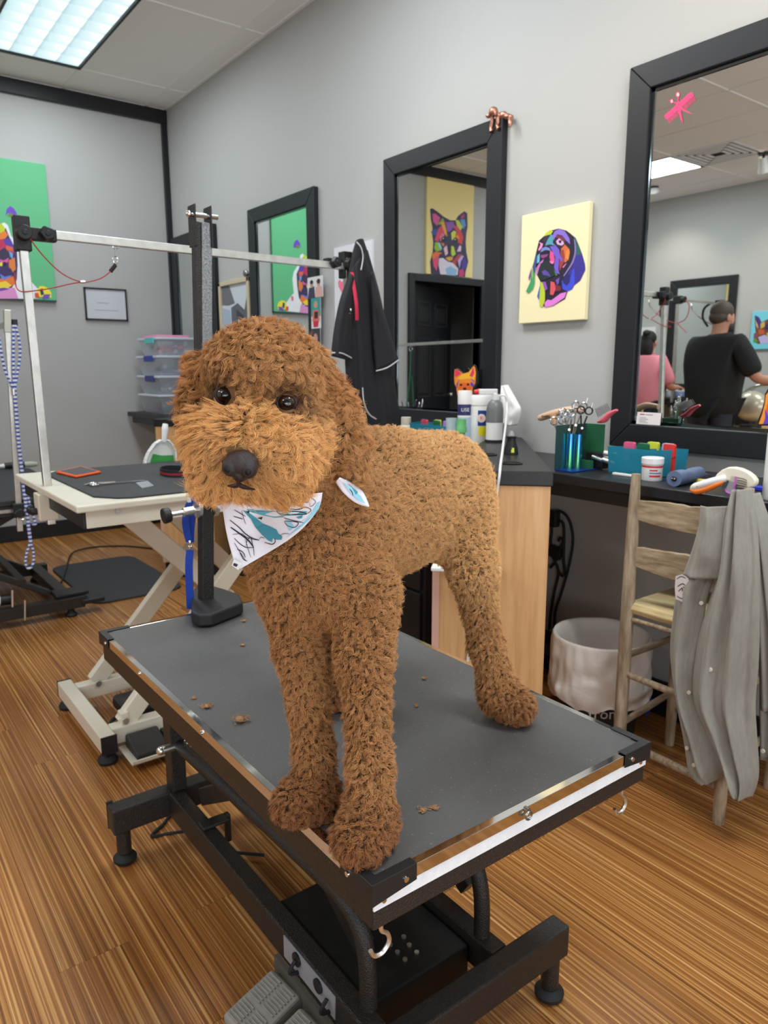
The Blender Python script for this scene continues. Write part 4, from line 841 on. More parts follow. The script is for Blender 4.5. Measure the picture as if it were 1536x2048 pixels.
# colour
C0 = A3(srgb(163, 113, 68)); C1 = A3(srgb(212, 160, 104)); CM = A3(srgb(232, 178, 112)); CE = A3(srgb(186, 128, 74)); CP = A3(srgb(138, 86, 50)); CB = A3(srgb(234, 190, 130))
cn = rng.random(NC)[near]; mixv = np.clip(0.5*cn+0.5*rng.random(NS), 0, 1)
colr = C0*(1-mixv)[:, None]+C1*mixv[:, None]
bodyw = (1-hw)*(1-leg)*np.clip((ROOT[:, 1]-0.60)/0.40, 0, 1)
chw = (1-hw)*np.clip((0.85-ROOT[:, 1])/0.30, 0, 1)  # chest darkening: its shade is put into the fur colour
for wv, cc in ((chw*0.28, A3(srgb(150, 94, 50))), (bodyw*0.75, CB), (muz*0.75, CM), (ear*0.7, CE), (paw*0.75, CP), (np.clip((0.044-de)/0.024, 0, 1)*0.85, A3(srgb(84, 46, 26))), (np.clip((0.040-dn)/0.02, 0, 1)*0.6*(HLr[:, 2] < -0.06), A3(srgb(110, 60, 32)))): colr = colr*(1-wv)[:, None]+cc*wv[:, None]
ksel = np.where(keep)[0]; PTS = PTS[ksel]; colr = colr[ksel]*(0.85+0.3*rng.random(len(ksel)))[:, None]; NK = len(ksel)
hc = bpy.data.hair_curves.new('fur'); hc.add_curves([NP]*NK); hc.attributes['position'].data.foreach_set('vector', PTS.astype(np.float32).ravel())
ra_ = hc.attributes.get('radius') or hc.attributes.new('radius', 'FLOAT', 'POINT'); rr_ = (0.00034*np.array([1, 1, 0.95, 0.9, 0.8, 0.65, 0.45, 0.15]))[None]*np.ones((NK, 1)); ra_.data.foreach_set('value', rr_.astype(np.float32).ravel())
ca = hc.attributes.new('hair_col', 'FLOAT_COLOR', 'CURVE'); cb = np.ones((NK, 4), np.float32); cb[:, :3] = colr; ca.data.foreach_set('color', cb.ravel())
fur = bpy.data.objects.new('fur', hc); COL.objects.link(fur); adopt(fur, DOG); fur['kind'] = 'stuff'
m = bpy.data.materials.new('curly_fur'); m.use_nodes = True; N = m.node_tree.nodes; L = m.node_tree.links; b = N['Principled BSDF']
at = N.new('ShaderNodeAttribute'); at.attribute_name = 'hair_col'; hi = N.new('ShaderNodeHairInfo'); mr = N.new('ShaderNodeMapRange'); mr.inputs[3].default_value = 0.56; mr.inputs[4].default_value = 1.3; L.new(hi.outputs['Intercept'], mr.inputs[0])  # darker roots: hair tone, with shaded depth put into the colour
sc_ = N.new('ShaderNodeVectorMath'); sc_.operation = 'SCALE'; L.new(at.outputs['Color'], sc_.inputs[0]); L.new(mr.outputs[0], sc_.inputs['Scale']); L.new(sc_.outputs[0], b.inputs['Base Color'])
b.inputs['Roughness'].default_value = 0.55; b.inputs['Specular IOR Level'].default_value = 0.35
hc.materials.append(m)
# ------------------------------------------------------------------ bandana (worn by the dog)
def bdep0(x, y): return 1.040+0.036*((x-450)/190.0)+0.004*math.sin((x+y)*0.045)+0.02*max(0, (1010-y)/40)
_gx, _gy = np.arange(436, 656, 6), np.arange(980, 1146, 6); _h = hitdep([(x, y) for y in _gy for x in _gx]).reshape(len(_gy), len(_gx))-0.020
_b = np.array([[bdep0(x, y) for x in _gx] for y in _gy]); _b = np.minimum(_b, np.where(_h > 1.6, 9, _h))
for _k in range(6):
    _p = np.pad(_b, 1, mode='edge'); _s = (_p[:-2, 1:-1]+_p[2:, 1:-1]+_p[1:-1, :-2]+_p[1:-1, 2:])/4; _b = np.minimum(_b, _s) if _k < 5 else _s
def bdep(x, y):
    u = min(max((x-436)/6, 0), len(_gx)-1.001); v = min(max((y-980)/6, 0), len(_gy)-1.001); i, j = int(v), int(u); a, b = v-i, u-j
    return float((_b[i, j]*(1-b)+_b[i, j+1]*b)*(1-a)+(_b[i+1, j]*(1-b)+_b[i+1, j+1]*b)*a)
M_ban = mat('bandana_white', srgb(236, 232, 240), 0.8, sheen=0.3)
Lp = [(444, 1006), (450, 1050), (460, 1095), (473, 1137)]; Rp = [(645, 985), (634, 1022), (585, 1074), (482, 1137)]
def pxlerp(P, t):
    t = t*(len(P)-1); i = min(int(t), len(P)-2); f = t-i; return (P[i][0]*(1-f)+P[i+1][0]*f, P[i][1]*(1-f)+P[i+1][1]*f)
Lq = [p.xy for p in spline([(x, y, 0) for x, y in Lp], 8)]; Rq = [p.xy for p in spline([(x, y, 0) for x, y in Rp], 8)]
bm = BM(); g = []
for i in range(25):
    row = []
    for j in range(25):
        a_, b_ = Lq[i], Rq[i]; x = a_[0]+(b_[0]-a_[0])*j/24; y = a_[1]+(b_[1]-a_[1])*j/24; row.append(bm.verts.new(atd(x, y, bdep(x, y))))
    g.append(row)
for i in range(24):
    for j in range(24): bm.faces.new((g[i][j], g[i][j+1], g[i+1][j+1], g[i+1][j]))
ban = obj('bandana', bm, M_ban, DOG, angle=3.0, label='white bandana with teal leaves and black line drawing'); sd = ban.modifiers.new('s', 'SOLIDIFY'); sd.thickness = 0.0016; sd.offset = 0
def Z(x, y): return (480+x/5.486, 960+y/5.486)                 # print traced in the cloth's own picture plane
TEAL, TEA2, BLU, INK = (70, 150, 168), (96, 182, 196), (150, 205, 226), (30, 30, 36)
B_ = []
def pz(col, pts): B_.append((col, [Z(*p) for p in pts]))
def sz(pts, wd): B_.append((INK, stroke([Z(*p) for p in pts], wd/5.486)))
pz(BLU, [(590, 560), (760, 400), (850, 250), (880, 235), (870, 310), (760, 440), (640, 540), (500, 640)])
pz((222, 228, 240), [(640, 480), (760, 400), (800, 330), (740, 420), (660, 500)])
pz(TEA2, [(70, 320), (200, 335), (400, 345), (520, 330), (560, 350), (470, 410), (380, 415), (220, 380), (110, 350)])
pz(TEAL, [(30, 330), (90, 355), (180, 420), (250, 480), (330, 510), (400, 545), (420, 590), (465, 620), (455, 655), (400, 655), (360, 640), (350, 680), (310, 665), (240, 600), (170, 520), (120, 430)])
pz(TEA2, [(560, 340), (740, 345), (720, 370), (560, 385), (420, 370)])
pz(BLU, [(500, 430), (560, 460), (600, 520), (545, 560), (520, 500)]); pz(TEAL, [(620, 410), (690, 385), (680, 420), (640, 425)])
for pts, wd in (([(400, 335), (430, 372), (520, 385), (640, 380), (735, 372), (650, 350), (500, 338), (400, 328)], 9), ([(480, 415), (560, 440), (650, 460), (700, 470)], 8), ([(485, 455), (520, 500), (600, 520), (640, 470), (560, 455), (490, 452)], 8),
    ([(550, 320), (640, 325), (720, 300), (780, 330), (740, 370)], 9), ([(640, 215), (720, 245), (750, 240), (740, 210), (700, 200)], 9), ([(760, 180), (790, 200), (830, 240), (800, 280), (770, 290), (765, 250)], 6),
    ([(-70, 400), (0, 420), (30, 430)], 9), ([(-110, 440), (-10, 520), (60, 590), (140, 640), (210, 660)], 11), ([(-100, 520), (0, 590), (90, 660), (150, 740)], 17), ([(-80, 600), (20, 590), (60, 620), (130, 650), (210, 662)], 6),
    ([(70, 720), (80, 660), (120, 630), (135, 700), (150, 760), (155, 830)], 9), ([(-60, 640), (0, 700), (70, 740), (150, 742)], 9), ([(-30, 760), (30, 790), (60, 850)], 9), ([(0, 800), (40, 870), (80, 890)], 9), ([(60, 650), (90, 760), (120, 850)], 6), ([(-60, 690), (0, 790), (60, 880)], 7),
    ([(210, 655), (230, 630), (270, 640)], 6), ([(270, 685), (350, 705), (385, 680), (380, 640)], 10), ([(440, 610), (480, 590), (540, 590)], 6), ([(20, 335), (40, 420), (65, 485)], 6), ([(-60, 330), (10, 370), (60, 400)], 8)): sz(pts, wd)
pz(INK, [(215, 415), (250, 405), (235, 440)]); pz(INK, [(190, 420), (222, 412), (228, 432)]); pz(INK, [(70, 350), (105, 335), (100, 368)])
art('printed_pattern', B_, lambda x, y: atd(x, y, bdep(x, y)-0.0022), ban, M_cloth_art, -ray(560, 1060), step=0.00008, base=0.0)
tip = [(465, 1122), (474, 1140), (490, 1128), (478, 1112)]
bm = BM(); prism(bm, [atd(468, 1118, 1.037), atd(463, 1131, 1.037), atd(477, 1140, 1.037), atd(484, 1127, 1.037)], -ray(470, 1128)*0.0015); obj('care_label', bm, M_white, ban, smooth=False)
bm = BM(); prism(bm, [atd(468, 1126, 1.034), atd(466, 1131, 1.034), atd(473, 1134, 1.034), atd(476, 1129, 1.034)], -ray(470, 1128)*0.0005); obj('label_print', bm, M_blackp, ban, smooth=False)
# tie end + band round the neck
tl = [(671, 964), (688, 987), (712, 1006), (737, 1014)]; tr = [(680, 955), (703, 966), (726, 985), (738, 1012)]
_t1, _t2 = hitdep(tl, 1.0)-0.028, hitdep(tr, 1.0)-0.028
tie = sheet('tie_end', [atd(x, y, _t1[i]) for i, (x, y) in enumerate(tl)], [atd(x, y, _t2[i]) for i, (x, y) in enumerate(tr)], M_ban, ban, 8, 6, 0.001, 1.0, 0.004, tuple(-ray(700, 985)))
TB = [(BLU, [(688, 966), (700, 972), (722, 992), (731, 1008), (716, 1000), (700, 984)]), (TEAL, [(702, 972), (716, 984), (712, 990)]), (INK, stroke([(699, 978), (704, 984), (706, 992)], 1.6))]
art('printed_pattern', TB, lambda x, y: atd(x, y, float(np.interp(x, [676, 737], [min(_t1[0], _t2[0]), min(_t1[3], _t2[3])]))-0.005), ban, M_cloth_art, -ray(700, 985), step=0.0001, base=0.0)
bm = BM(); tube(bm, [atd(446, 1008, 1.05), atd(470, 960, 1.12), atd(540, 930, 1.20), atd(640, 930, 1.22), atd(680, 958, 1.16), atd(676, 972, 1.12), atd(645, 990, 1.085)], 0.010, 8, 6); obj('neck_band', bm, M_ban, ban)
# ================================================================== STATIONS ALONG THE MIRROR WALL
M_desk = mat('black_laminate', (0.016, 0.017, 0.019), 0.38, bump=0.1, bscale=600, var=0.15, vscale=40)
M_pale = mat('pale_laminate', srgb(196, 198, 198), 0.5)
def desk(name, outline, label, top_m, zt=0.945, edge_m=None, legs=()):
    c = sum((Vector((x, y, 0)) for x, y in outline), Vector())/len(outline); t = thing(name, label, 'counter', (c.x, c.y, 0))
    bm = BM(); prism(bm, [(x, y, zt-0.035) for x, y in outline], (0, 0, 0.035)); obj('worktop', bm, top_m, t, smooth=False, bevel=0.003)
    return t
D3 = desk('counter', [(-1.72, 1.98), (0.55, 1.98), (0.55, 2.435), (-2.18, 2.435)], 'black counter along the wall under the mirror with the pink sticker', M_desk)
bm = BM(); boxb(bm, -1.70, 0.55, 1.995, 2.015, 0.865, 0.91); obj('front_apron', bm, M_desk, D3, smooth=False)
bm = BM(); boxb(bm, 0.50, 0.54, 2.0, 2.43, 0.0, 0.91); obj('side_panel', bm, M_desk, D3, smooth=False)
D2 = desk('counter', [(-2.10, 1.99), (-2.44, 2.435), (-4.68, 2.435), (-4.12, 1.99)], 'pale counter under the mirror with the copper dog', M_pale)
bm = BM(); boxb(bm, -4.10, -2.12, 2.0, 2.02, 0.865, 0.91); obj('front_apron', bm, M_desk, D2, smooth=False)
bm = BM(); boxb(bm, -4.2, -4.16, 2.0, 2.43, 0, 0.91); obj('side_panel', bm, M_desk, D2, smooth=False)
DCB = thing('void_filler', 'black drawer cabinet under the pale counter, seen between the dog\'s belly and hind leg', 'cabinet', (-2.85, 2.2, 0))  # added black box, stands in for the shade of the empty space here
bm = BM(); boxb(bm, -3.25, -2.45, 2.08, 2.41, 0.0, 0.80); obj('cabinet_body', bm, M_black, DCB, smooth=False, bevel=0.004)
for k in range(3):
    bm = BM(); boxb(bm, -3.23, -2.47, 2.064, 2.08, 0.06+k*0.245, 0.29+k*0.245); dr_ = obj('drawer', bm, M_black, DCB, smooth=False, bevel=0.004); bm = BM(); cyl(bm, (-3.05, 2.045, 0.20+k*0.245), (-2.65, 2.045, 0.20+k*0.245), 0.007); [cyl(bm, (xx, 2.045, 0.20+k*0.245), (xx, 2.066, 0.20+k*0.245), 0.005) for xx in (-3.0, -2.7)]; obj('handle', bm, M_steel, dr_)
def tower(dx, dy, label, shelf=False):
    A_, B_2 = Vector((-1.42+dx, 1.69+dy, 0)), Vector((-1.672+dx, 1.449+dy, 0)); dd = Vector((-0.73, 0.68, 0)); kk = (2.435-A_.y)/0.68; C_ = A_+dd*kk; dl = Vector((-0.588, 0.809, 0)); D_ = B_2+dl*((2.435-B_2.y)/0.809)
    t = thing('clipper_tower', label, 'cabinet', ((A_+C_)/2))
    n = (A_-B_2).normalized(); fn = Vector((n.y, -n.x, 0))
    bm = BM(); prism(bm, [p+Vector((0, 0, 0.10)) for p in (B_2, A_, C_, D_)], (0, 0, 0.855)); obj('cabinet_body', bm, M_maple, t, smooth=False, bevel=0.002)
    bm = BM(); ins = 0.03; prism(bm, [p for p in (B_2-fn*ins, A_-fn*ins, C_, D_)], (0, 0, 0.10)); obj('toe_kick', bm, M_black, t, smooth=False)
    bm = BM(); prism(bm, [p+Vector((0, 0, 0.955)) for p in (B_2+fn*0.006-n*0.006, A_+fn*0.006+n*0.006, C_, D_)], (0, 0, 0.045)); obj('black_top', bm, M_desk, t, smooth=False, bevel=0.004)
    bm = BM(); b_ = B_2+fn*0.0015; prism(bm, [b_+Vector((0, 0, 0.10)), b_+n*0.022+Vector((0, 0, 0.10)), b_+n*0.022+Vector((0, 0, 0.70)), b_+Vector((0, 0, 0.70))], fn*0.002); obj('edge_band', bm, mat('pink_edge_band', srgb(214, 170, 152), 0.5), t, smooth=False)
    bm = BM(); k_ = A_.lerp(B_2, 0.52)+fn*0.004+Vector((0, 0, 0.965)); cyl(bm, k_, k_+fn*0.02, 0.014, 0.012); obj('side_hook', bm, M_blackp, t)
    for (u, v) in ((0.62, 0.16), (0.30, 0.17), (0.5, 0.40)):
        q = A_.lerp(B_2, u)+dd*v+Vector((0, 0, 1.0)); bm = BM(); lathe(bm, [(0.034, 0.0005), (0.036, 0.003), (0.029, 0.003), (0.028, -0.02), (0.0001, -0.02)], q, 24, None, False); 
        bm2 = BM(); cyl(bm2, q+Vector((0, 0, 0.0008)), q+Vector((0, 0, 0.0016)), 0.029, None, 24); obj('holster_hole', bm2, mat('hole_black', (0.002, 0.002, 0.002), 0.9), t, smooth=False); obj('holster_ring', bm, M_blackp, t)
    if shelf:
        bm = BM(); z = 0.695; q = B_2+fn*0.003; prism(bm, [q+Vector((0, 0, z)), q+n*0.21+Vector((0, 0, z)), q+n*0.21+fn*0.05+Vector((0, 0, z)), q+fn*0.05+Vector((0, 0, z))], (0, 0, 0.012)); obj('paper_ledge', bm, M_white, t, smooth=False, bevel=0.003)
    return t, A_, B_2, n, fn, dd
TW, tA, tB, tn, tf, td = tower(0, 0, 'maple clipper tower with sloping black top beside the black counter', True)
pB = onZ(309, 838, 1.0)
tower(pB.x+1.672, pB.y-1.449, 'maple clipper tower with black top under the corner storage boxes, behind the white table')
D1 = desk('counter', [(-5.05, 2.0), (-5.3, 2.435), (-6.08, 2.435), (-6.08, 1.97)], 'black corner counter carrying the stack of clear storage boxes', M_desk, 0.958)
bm = BM(); boxb(bm, -6.08, -5.06, 2.01, 2.03, 0.87, 0.922); obj('front_apron', bm, M_desk, D1, smooth=False)

# ---- items on the clipper tower
def topq(u, v, z=1.0): return tA.lerp(tB, u)+td*v+Vector((0, 0, z))
q = onZ(988, 884, 1.0); 
CLP = thing('clipper', 'grey and white cordless clipper standing in the tower top with white cord', 'clipper', q)
bm = BM(); lathe(bm, [(0.034, 0.001), (0.034, 0.07), (0.0345, 0.0805)], q, 24); obj('body', bm, M_white, CLP)
bm = BM(); lathe(bm, [(0.0345, 0.081), (0.0345, 0.135), (0.030, 0.158), (0.016, 0.172), (0.0, 0.173)], q, 24); obj('motor_cover', bm, mat('grey_cover', (0.16, 0.165, 0.17), 0.35), CLP)
bm = BM(); lathe(bm, [(0.038, 0.0005), (0.038, 0.010), (0.0346, 0.011)], q, 24); obj('collar', bm, M_rubber, CLP)
bm = BM(); box(bm, q+Vector((0.003, 0.004, 0.180)), (0.018, 0.018, 0.03)); torus(bm, q+Vector((0, 0, 0.185)), 0.012, 0.003, Matrix.Rotation(math.pi/2, 4, 'X')); obj('hanging_loop', bm, M_white, CLP)
def qa(x, y, d): return atd(x, y, d)
dc = float(np.dot(np.array(q)-CAM, _f))
def onTw(x, y, o=0.010): d_ = Vector(ray(x, y)); c_ = Vector(CAM); return c_+d_*((o-(c_-tA).dot(tf))/d_.dot(tf))
bm = BM(); tube(bm, [q+Vector((0.004, 0.004, 0.185)), qa(1010, 792, dc-0.03), qa(1014, 820, dc-0.07), onZ(1007, 885, 1.05), onZ(1001, 930, 1.012), onTw(999, 950, 0.016), onTw(994, 985), onTw(988, 1035), onTw(978, 1090), onTw(960, 1220), onTw(940, 1290), onTw(930, 1370)], 0.0042, 8, 6); obj('cord', bm, M_white, CLP)
q = onZ(1022, 908, 1.0); t = thing('nozzle', 'black dryer nozzle with a yellow sticker standing in the tower top', 'nozzle', q)
bm = BM(); lathe(bm, [(0.026, 0.001), (0.024, 0.02), (0.016, 0.045), (0.015, 0.055), (0.018, 0.062), (0.013, 0.064)], q, 20); obj('cone', bm, M_blackp, t)
bm = BM(); lathe(bm, [(0.013, 0.0645), (0.009, 0.075), (0.004, 0.082)], q, 14); obj('cable_end', bm, mat('grey_tip', (0.25, 0.25, 0.25), 0.4), t)
v_ = (Vector(CAM)-q); v_.z = 0; v_.normalize(); s_ = Vector((-v_.y, v_.x, 0)); bm = BM(); cc = q+v_*0.0245+s_*0.006+Vector((0, 0, 0.008)); prism(bm, [cc-s_*0.006, cc+s_*0.005, cc+s_*0.004+Vector((0, 0, 0.016))-v_*0.004, cc-s_*0.005+Vector((0, 0, 0.016))-v_*0.004], v_*0.002); obj('sticker', bm, mat('yellow_sticker', srgb(208, 218, 60), 0.6), t, smooth=False)

# ---- items on the pale counter (beyond the dog's back)
zd = 0.9455
def place(x, ybot, yw): p = onY(x, ybot, yw); return Vector((p.x, p.y, zd))
def rad(px, p): return px/2*float(np.dot(np.array(p)-CAM, _f))/FPX
def hgt(p, ytop): 
    d = float(np.dot(np.array(p)-CAM, _f)); x0 = CX+FPX*float(np.dot(np.array(p)-CAM, _r2))/d
    return onY(x0, ytop, p.y).z-p.z
# small cream bottle with pink label
p = place(812, 872, 2.20); h = hgt(p, 834); r = rad(25, p); t = thing('bottle', 'small cream bottle with a pink label at the left end of the pale counter', 'bottle', p)
bm = BM(); lathe(bm, [(r*0.95, 0), (r, 0.003), (r, h*0.62), (r*0.85, h*0.70), (r*0.7, h*0.72)], p, 20); obj('body', bm, mat('cream_plastic', srgb(226, 218, 200), 0.45), t)
bm = BM(); lathe(bm, [(r*0.78, h*0.72), (r*0.80, h*0.99), (r*0.70, h)], p, 20); obj('cap', bm, mat('cream_cap', srgb(214, 206, 186), 0.5), t)
bm = BM(); lathe(bm, [(r*1.015, h*0.08), (r*1.015, h*0.42)], p, 20, None, False); obj('label', bm, mat('pink_label', srgb(214, 140, 150), 0.6), t)
# blue comb bin
def comb_bin(pts, z0, h, label, combs, m, glabel):
    c = sum(pts, Vector())/4; t = thing('comb_bin', label, 'bin', (c.x, c.y, z0))
    bm = BM(); n_ = 4; o_ = [Vector((p.x, p.y, z0)) for p in pts]; 
    for i in range(4):
        a, b = o_[i], o_[(i+1) % 4]; inn = (c-(a+b)/2); inn.z = 0; inn.normalize(); a2, b2 = a+(a-c)*0.06, b+(b-c)*0.06; up = Vector((0, 0, h))
        prism(bm, [a, b, b2+up, a2+up], inn*0.003)
    prism(bm, o_, (0, 0, 0.003)); obj('shell', bm, m, t, smooth=False)
    bm = BM(); prism(bm, [(o_[0]+o_[1])/2+Vector((0, 0, 0.003)), (o_[3]+o_[2])/2+Vector((0, 0, 0.003)), (o_[3]+o_[2])/2+Vector((0, 0, h*0.96)), (o_[0]+o_[1])/2+Vector((0, 0, h*0.96))], (o_[1]-o_[0]).normalized()*0.003); obj('divider', bm, m, t, smooth=False)
    ex, ey = (o_[1]-o_[0]), (o_[3]-o_[0])
    for (u, v, col, nm) in combs:
        q = o_[0]+ex*u+ey*v+Vector((0, 0, 0.004)); d = ex.normalized(); s = Vector((-d.y, d.x, 0)); w_ = 0.042; H = h+0.014
        k = thing('clipper_comb', nm, 'comb', q, glabel); mm = mat('comb_'+'_'.join(map(str, col)), srgb(*col), 0.4)
        Mx = Matrix(((d.x, s.x, 0, q.x), (d.y, s.y, 0, q.y), (0, 0, 1, q.z), (0, 0, 0, 1)))
        bm = BM(); prism(bm, [Mx @ Vector((x, -0.006, z)) for x, z in [(a_, b_) for a_, b_ in rrect(-w_/2, w_/2, H*0.55, H, 0.006, 3)]], Mx.to_3x3() @ Vector((0, 0.012, 0))); obj('back', bm, mm, k, smooth=False, bevel=0.001)
        bm = BM()
        for j in range(9): xx = -w_/2+0.004+j*(w_-0.008)/8; boxb(bm, xx-0.0012, xx+0.0012, -0.005, 0.010, 0, H*0.6, Mx)
        obj('teeth', bm, mm, k, smooth=False)
M_binb = mat('translucent_blue', srgb(40, 140, 168), 0.35, alpha=0.82)
p0 = place(822, 878, 2.17); p1 = place(893, 886, 2.15); p3 = Vector((p0.x-0.04, p0.y+0.10, zd)); p2 = Vector((p1.x-0.04, p1.y+0.10, zd))
comb_bin([p0, p1, p2, p3], zd+0.001, hgt(p0, 846), 'blue translucent comb bin on the pale counter behind the dog\'s back', [(0.30, 0.30, (214, 84, 110), 'pink clipper comb in the blue bin behind the dog\'s back'), (0.55, 0.70, (206, 214, 60), 'yellow clipper comb in the blue bin behind the dog\'s back'), (0.62, 0.35, (44, 110, 74), 'green clipper comb in the blue bin behind the dog\'s back'), (0.86, 0.5, (196, 150, 220), 'lilac clipper comb in the blue bin behind the dog\'s back')], M_binb, 'clipper combs in the bin behind the dog')
p = place(902, 882, 2.16); h = hgt(p, 836); r = rad(22, p); bm = BM(); lathe(bm, [(r*0.85, 0), (r, h), (r*0.9, h), (r*0.78, 0.004), (0.0, 0.004)], p, 20, None, False); t = tag(obj('plastic_cup', bm, mat('frosted', srgb(190, 208, 212), 0.4, alpha=0.8)), 'frosted plastic cup between the blue comb bin and the green tub', 'cup')
p = place(922, 886, 2.12); h = hgt(p, 838); r = rad(20, p); t = thing('green_tub', 'small translucent green tub with wide lid beside the tower', 'tub', p)
M_gr = mat('translucent_green', srgb(108, 190, 116), 0.35, alpha=0.8)
bm = BM(); lathe(bm, [(r*0.8, 0), (r*0.82, h*0.62)], p, 20); obj('body', bm, M_gr, t); bm = BM(); lathe(bm, [(r*1.12, h*0.62), (r*1.15, h*0.75), (r*1.0, h*0.78), (r*0.98, h)], p, 20); obj('lid', bm, M_gr, t)
bm = BM(); box(bm, p+Vector((0.012, -r*0.8, h*0.3)), (0.018, 0.004, h*0.45), 0.5); obj('label', bm, mat('pale_blue_label', srgb(150, 200, 226), 0.6), t, smooth=False)
# can, wipes canister, spray bottle
p = place(928, 876, 2.19); h = hgt(p, 781); r = rad(27, p); t = thing('aerosol_can', 'slim white aerosol can with dark blue label beside the wipes tub', 'can', p)
bm = BM(); lathe(bm, [(r*0.95, 0), (r, 0.003), (r, h*0.80), (r*0.9, h*0.83)], p, 24); obj('body', bm, M_white, t); bm = BM(); lathe(bm, [(r*1.02, h*0.80), (r*1.02, h*0.985), (r*0.95, h)], p, 24); obj('cap', bm, M_white, t)
bm = BM(); lathe(bm, [(r*1.012, h*0.60), (r*1.012, h*0.78)], p, 24, None, False); obj('label', bm, mat('navy_label', srgb(52, 52, 104), 0.5), t)
bm = BM(); lathe(bm, [(r*1.010, h*0.20), (r*1.010, h*0.57)], p, 24, None, False); obj('lower_label', bm, mat('pale_label', srgb(180, 196, 224), 0.5), t)
fv = Vector((-_f[0], -_f[1], 0)).normalized(); sv = Vector((_r[0], _r[1], 0))
def facing(p, r, z): m_ = Matrix(((sv.x, 0, fv.x, 0), (sv.y, 0, fv.y, 0), (0, 1, 0, 0), (0, 0, 0, 1))); return Matrix.Translation(Vector(p)+fv*r+Vector((0, 0, z))) @ m_
text('label_text', 'LISE', 0.021, facing(p, r*1.02, h*0.69), M_white, t)
p = place(960, 880, 2.25); h = hgt(p, 790); r = rad(47, p); t = thing('wipes_canister', 'wide white wipes canister with blue and yellow label behind the grey clipper', 'canister', p)
bm = BM(); lathe(bm, [(r*0.97, 0), (r, 0.004), (r, h*0.80), (r*0.97, h*0.83)], p, 28); obj('body', bm, M_white, t); bm = BM(); lathe(bm, [(r*1.03, h*0.83), (r*1.03, h*0.97), (r*0.96, h)], p, 28); obj('lid', bm, M_white, t)
def curved(bm, p, r, a0, a1, z0, z1, n=8):
    b0 = math.atan2(fv.y, fv.x); P = [(math.cos(b0+math.radians(a0+(a1-a0)*i/n)), math.sin(b0+math.radians(a0+(a1-a0)*i/n))) for i in range(n+1)]
    for i in range(n): poly(bm, [p+Vector((P[i][0]*r, P[i][1]*r, z0)), p+Vector((P[i+1][0]*r, P[i+1][1]*r, z0)), p+Vector((P[i+1][0]*r, P[i+1][1]*r, z1)), p+Vector((P[i][0]*r, P[i][1]*r, z1))])
bm = BM(); curved(bm, p, r*1.012, -20, 52, h*0.47, h*0.74); obj('blue_label', bm, mat('royal_label', srgb(24, 62, 140), 0.5), t, smooth=False)
bm = BM(); curved(bm, p, r*1.012, -16, 48, h*0.30, h*0.46); obj('yellow_label', bm, mat('yellow_label', srgb(240, 228, 24), 0.5), t, smooth=False)
bm = BM(); cyl(bm, facing(p, r*1.00, h*0.605) @ Vector((-0.003, 0, 0)), facing(p, r*1.025, h*0.605) @ Vector((-0.003, 0, 0)), r*0.36, None, 20); obj('label_roundel', bm, mat('roundel', srgb(240, 214, 210), 0.5), t)
text('label_text', 'R', 0.020, facing(p, r*1.03, h*0.605) @ Matrix.Translation((-0.003, 0, 0)), mat('red_print', srgb(200, 50, 60), 0.5), t)
p = place(975, 868, 2.38); p.z = 1.0005; t = thing('spray_bottle', 'white trigger spray bottle with red nozzle behind the clipper', 'bottle', p); h = hgt(p, 776); r = rad(40, p)
bm = BM(); lathe(bm, [(r*0.9, 0), (r, 0.01), (r, h*0.45), (r*0.45, h*0.72), (r*0.36, h*0.82)], p, 24); obj('body', bm, M_white, t)
bm = BM(); hd_ = p+Vector((0, 0, h*0.92)); bar(bm, hd_-sv*0.045, hd_+sv*0.04, 0.026, 0.026, (0, 0, 1)); bar(bm, hd_-sv*0.03+Vector((0, 0, -0.012)), hd_-sv*0.055+Vector((0, 0, -0.06)), 0.012, 0.008, sv); obj('trigger_head', bm, M_white, t, smooth=False, bevel=0.006)
bm = BM(); cyl(bm, hd_-sv*0.045, hd_-sv*0.064, 0.014, 0.009, 14); obj('nozzle', bm, mat('red_nozzle', srgb(222, 60, 66), 0.4), t)
# white towel over an acrylic box
p = place(1030, 872, 2.34); p = onZ(1040, 862, 1.0005); p = Vector((p.x, min(p.y, 2.37), 1.0005)); t = thing('acrylic_box', 'clear acrylic box with folded paper beside the wall under the towel', 'box', p)
bm = BM(); h = 0.07; w_ = 0.15
for q in ((-w_/2, w_/2, -0.06, -0.057), (-w_/2, w_/2, 0.057, 0.06), (-w_/2, -w_/2+0.003, -0.06, 0.06), (w_/2-0.003, w_/2, -0.06, 0.06)): boxb(bm, p.x+q[0], p.x+q[1], p.y+q[2], p.y+q[3], p.z+0.003, p.z+h)
boxb(bm, p.x-w_/2, p.x+w_/2, p.y-0.06, p.y+0.06, p.z, p.z+0.003); obj('walls', bm, mat('acrylic', srgb(196, 214, 206), 0.15, alpha=0.45), t, smooth=False)
bm = BM(); boxb(bm, p.x-w_/2+0.01, p.x+w_/2-0.01, p.y-0.05, p.y+0.05, p.z+0.004, p.z+0.05); obj('paper_stack', bm, M_white, t, smooth=False)
yb = p.y-0.02
T1 = sheet('white_towel', [onY(1003, 772, yb), onY(1000, 800, yb), onY(1004, 840, yb), onY(1008, 852, yb)], [onY(1016, 770, yb+0.02), onY(1036, 805, yb+0.02), onY(1042, 822, yb+0.02), onY(1034, 850, yb+0.02)], M_white, None, 18, 6, 0.008, 2.0, 0.015, (0, -1, 0), 0.004, 3)
tag(T1, 'crumpled white towel standing in the acrylic box by the wall', 'towel')
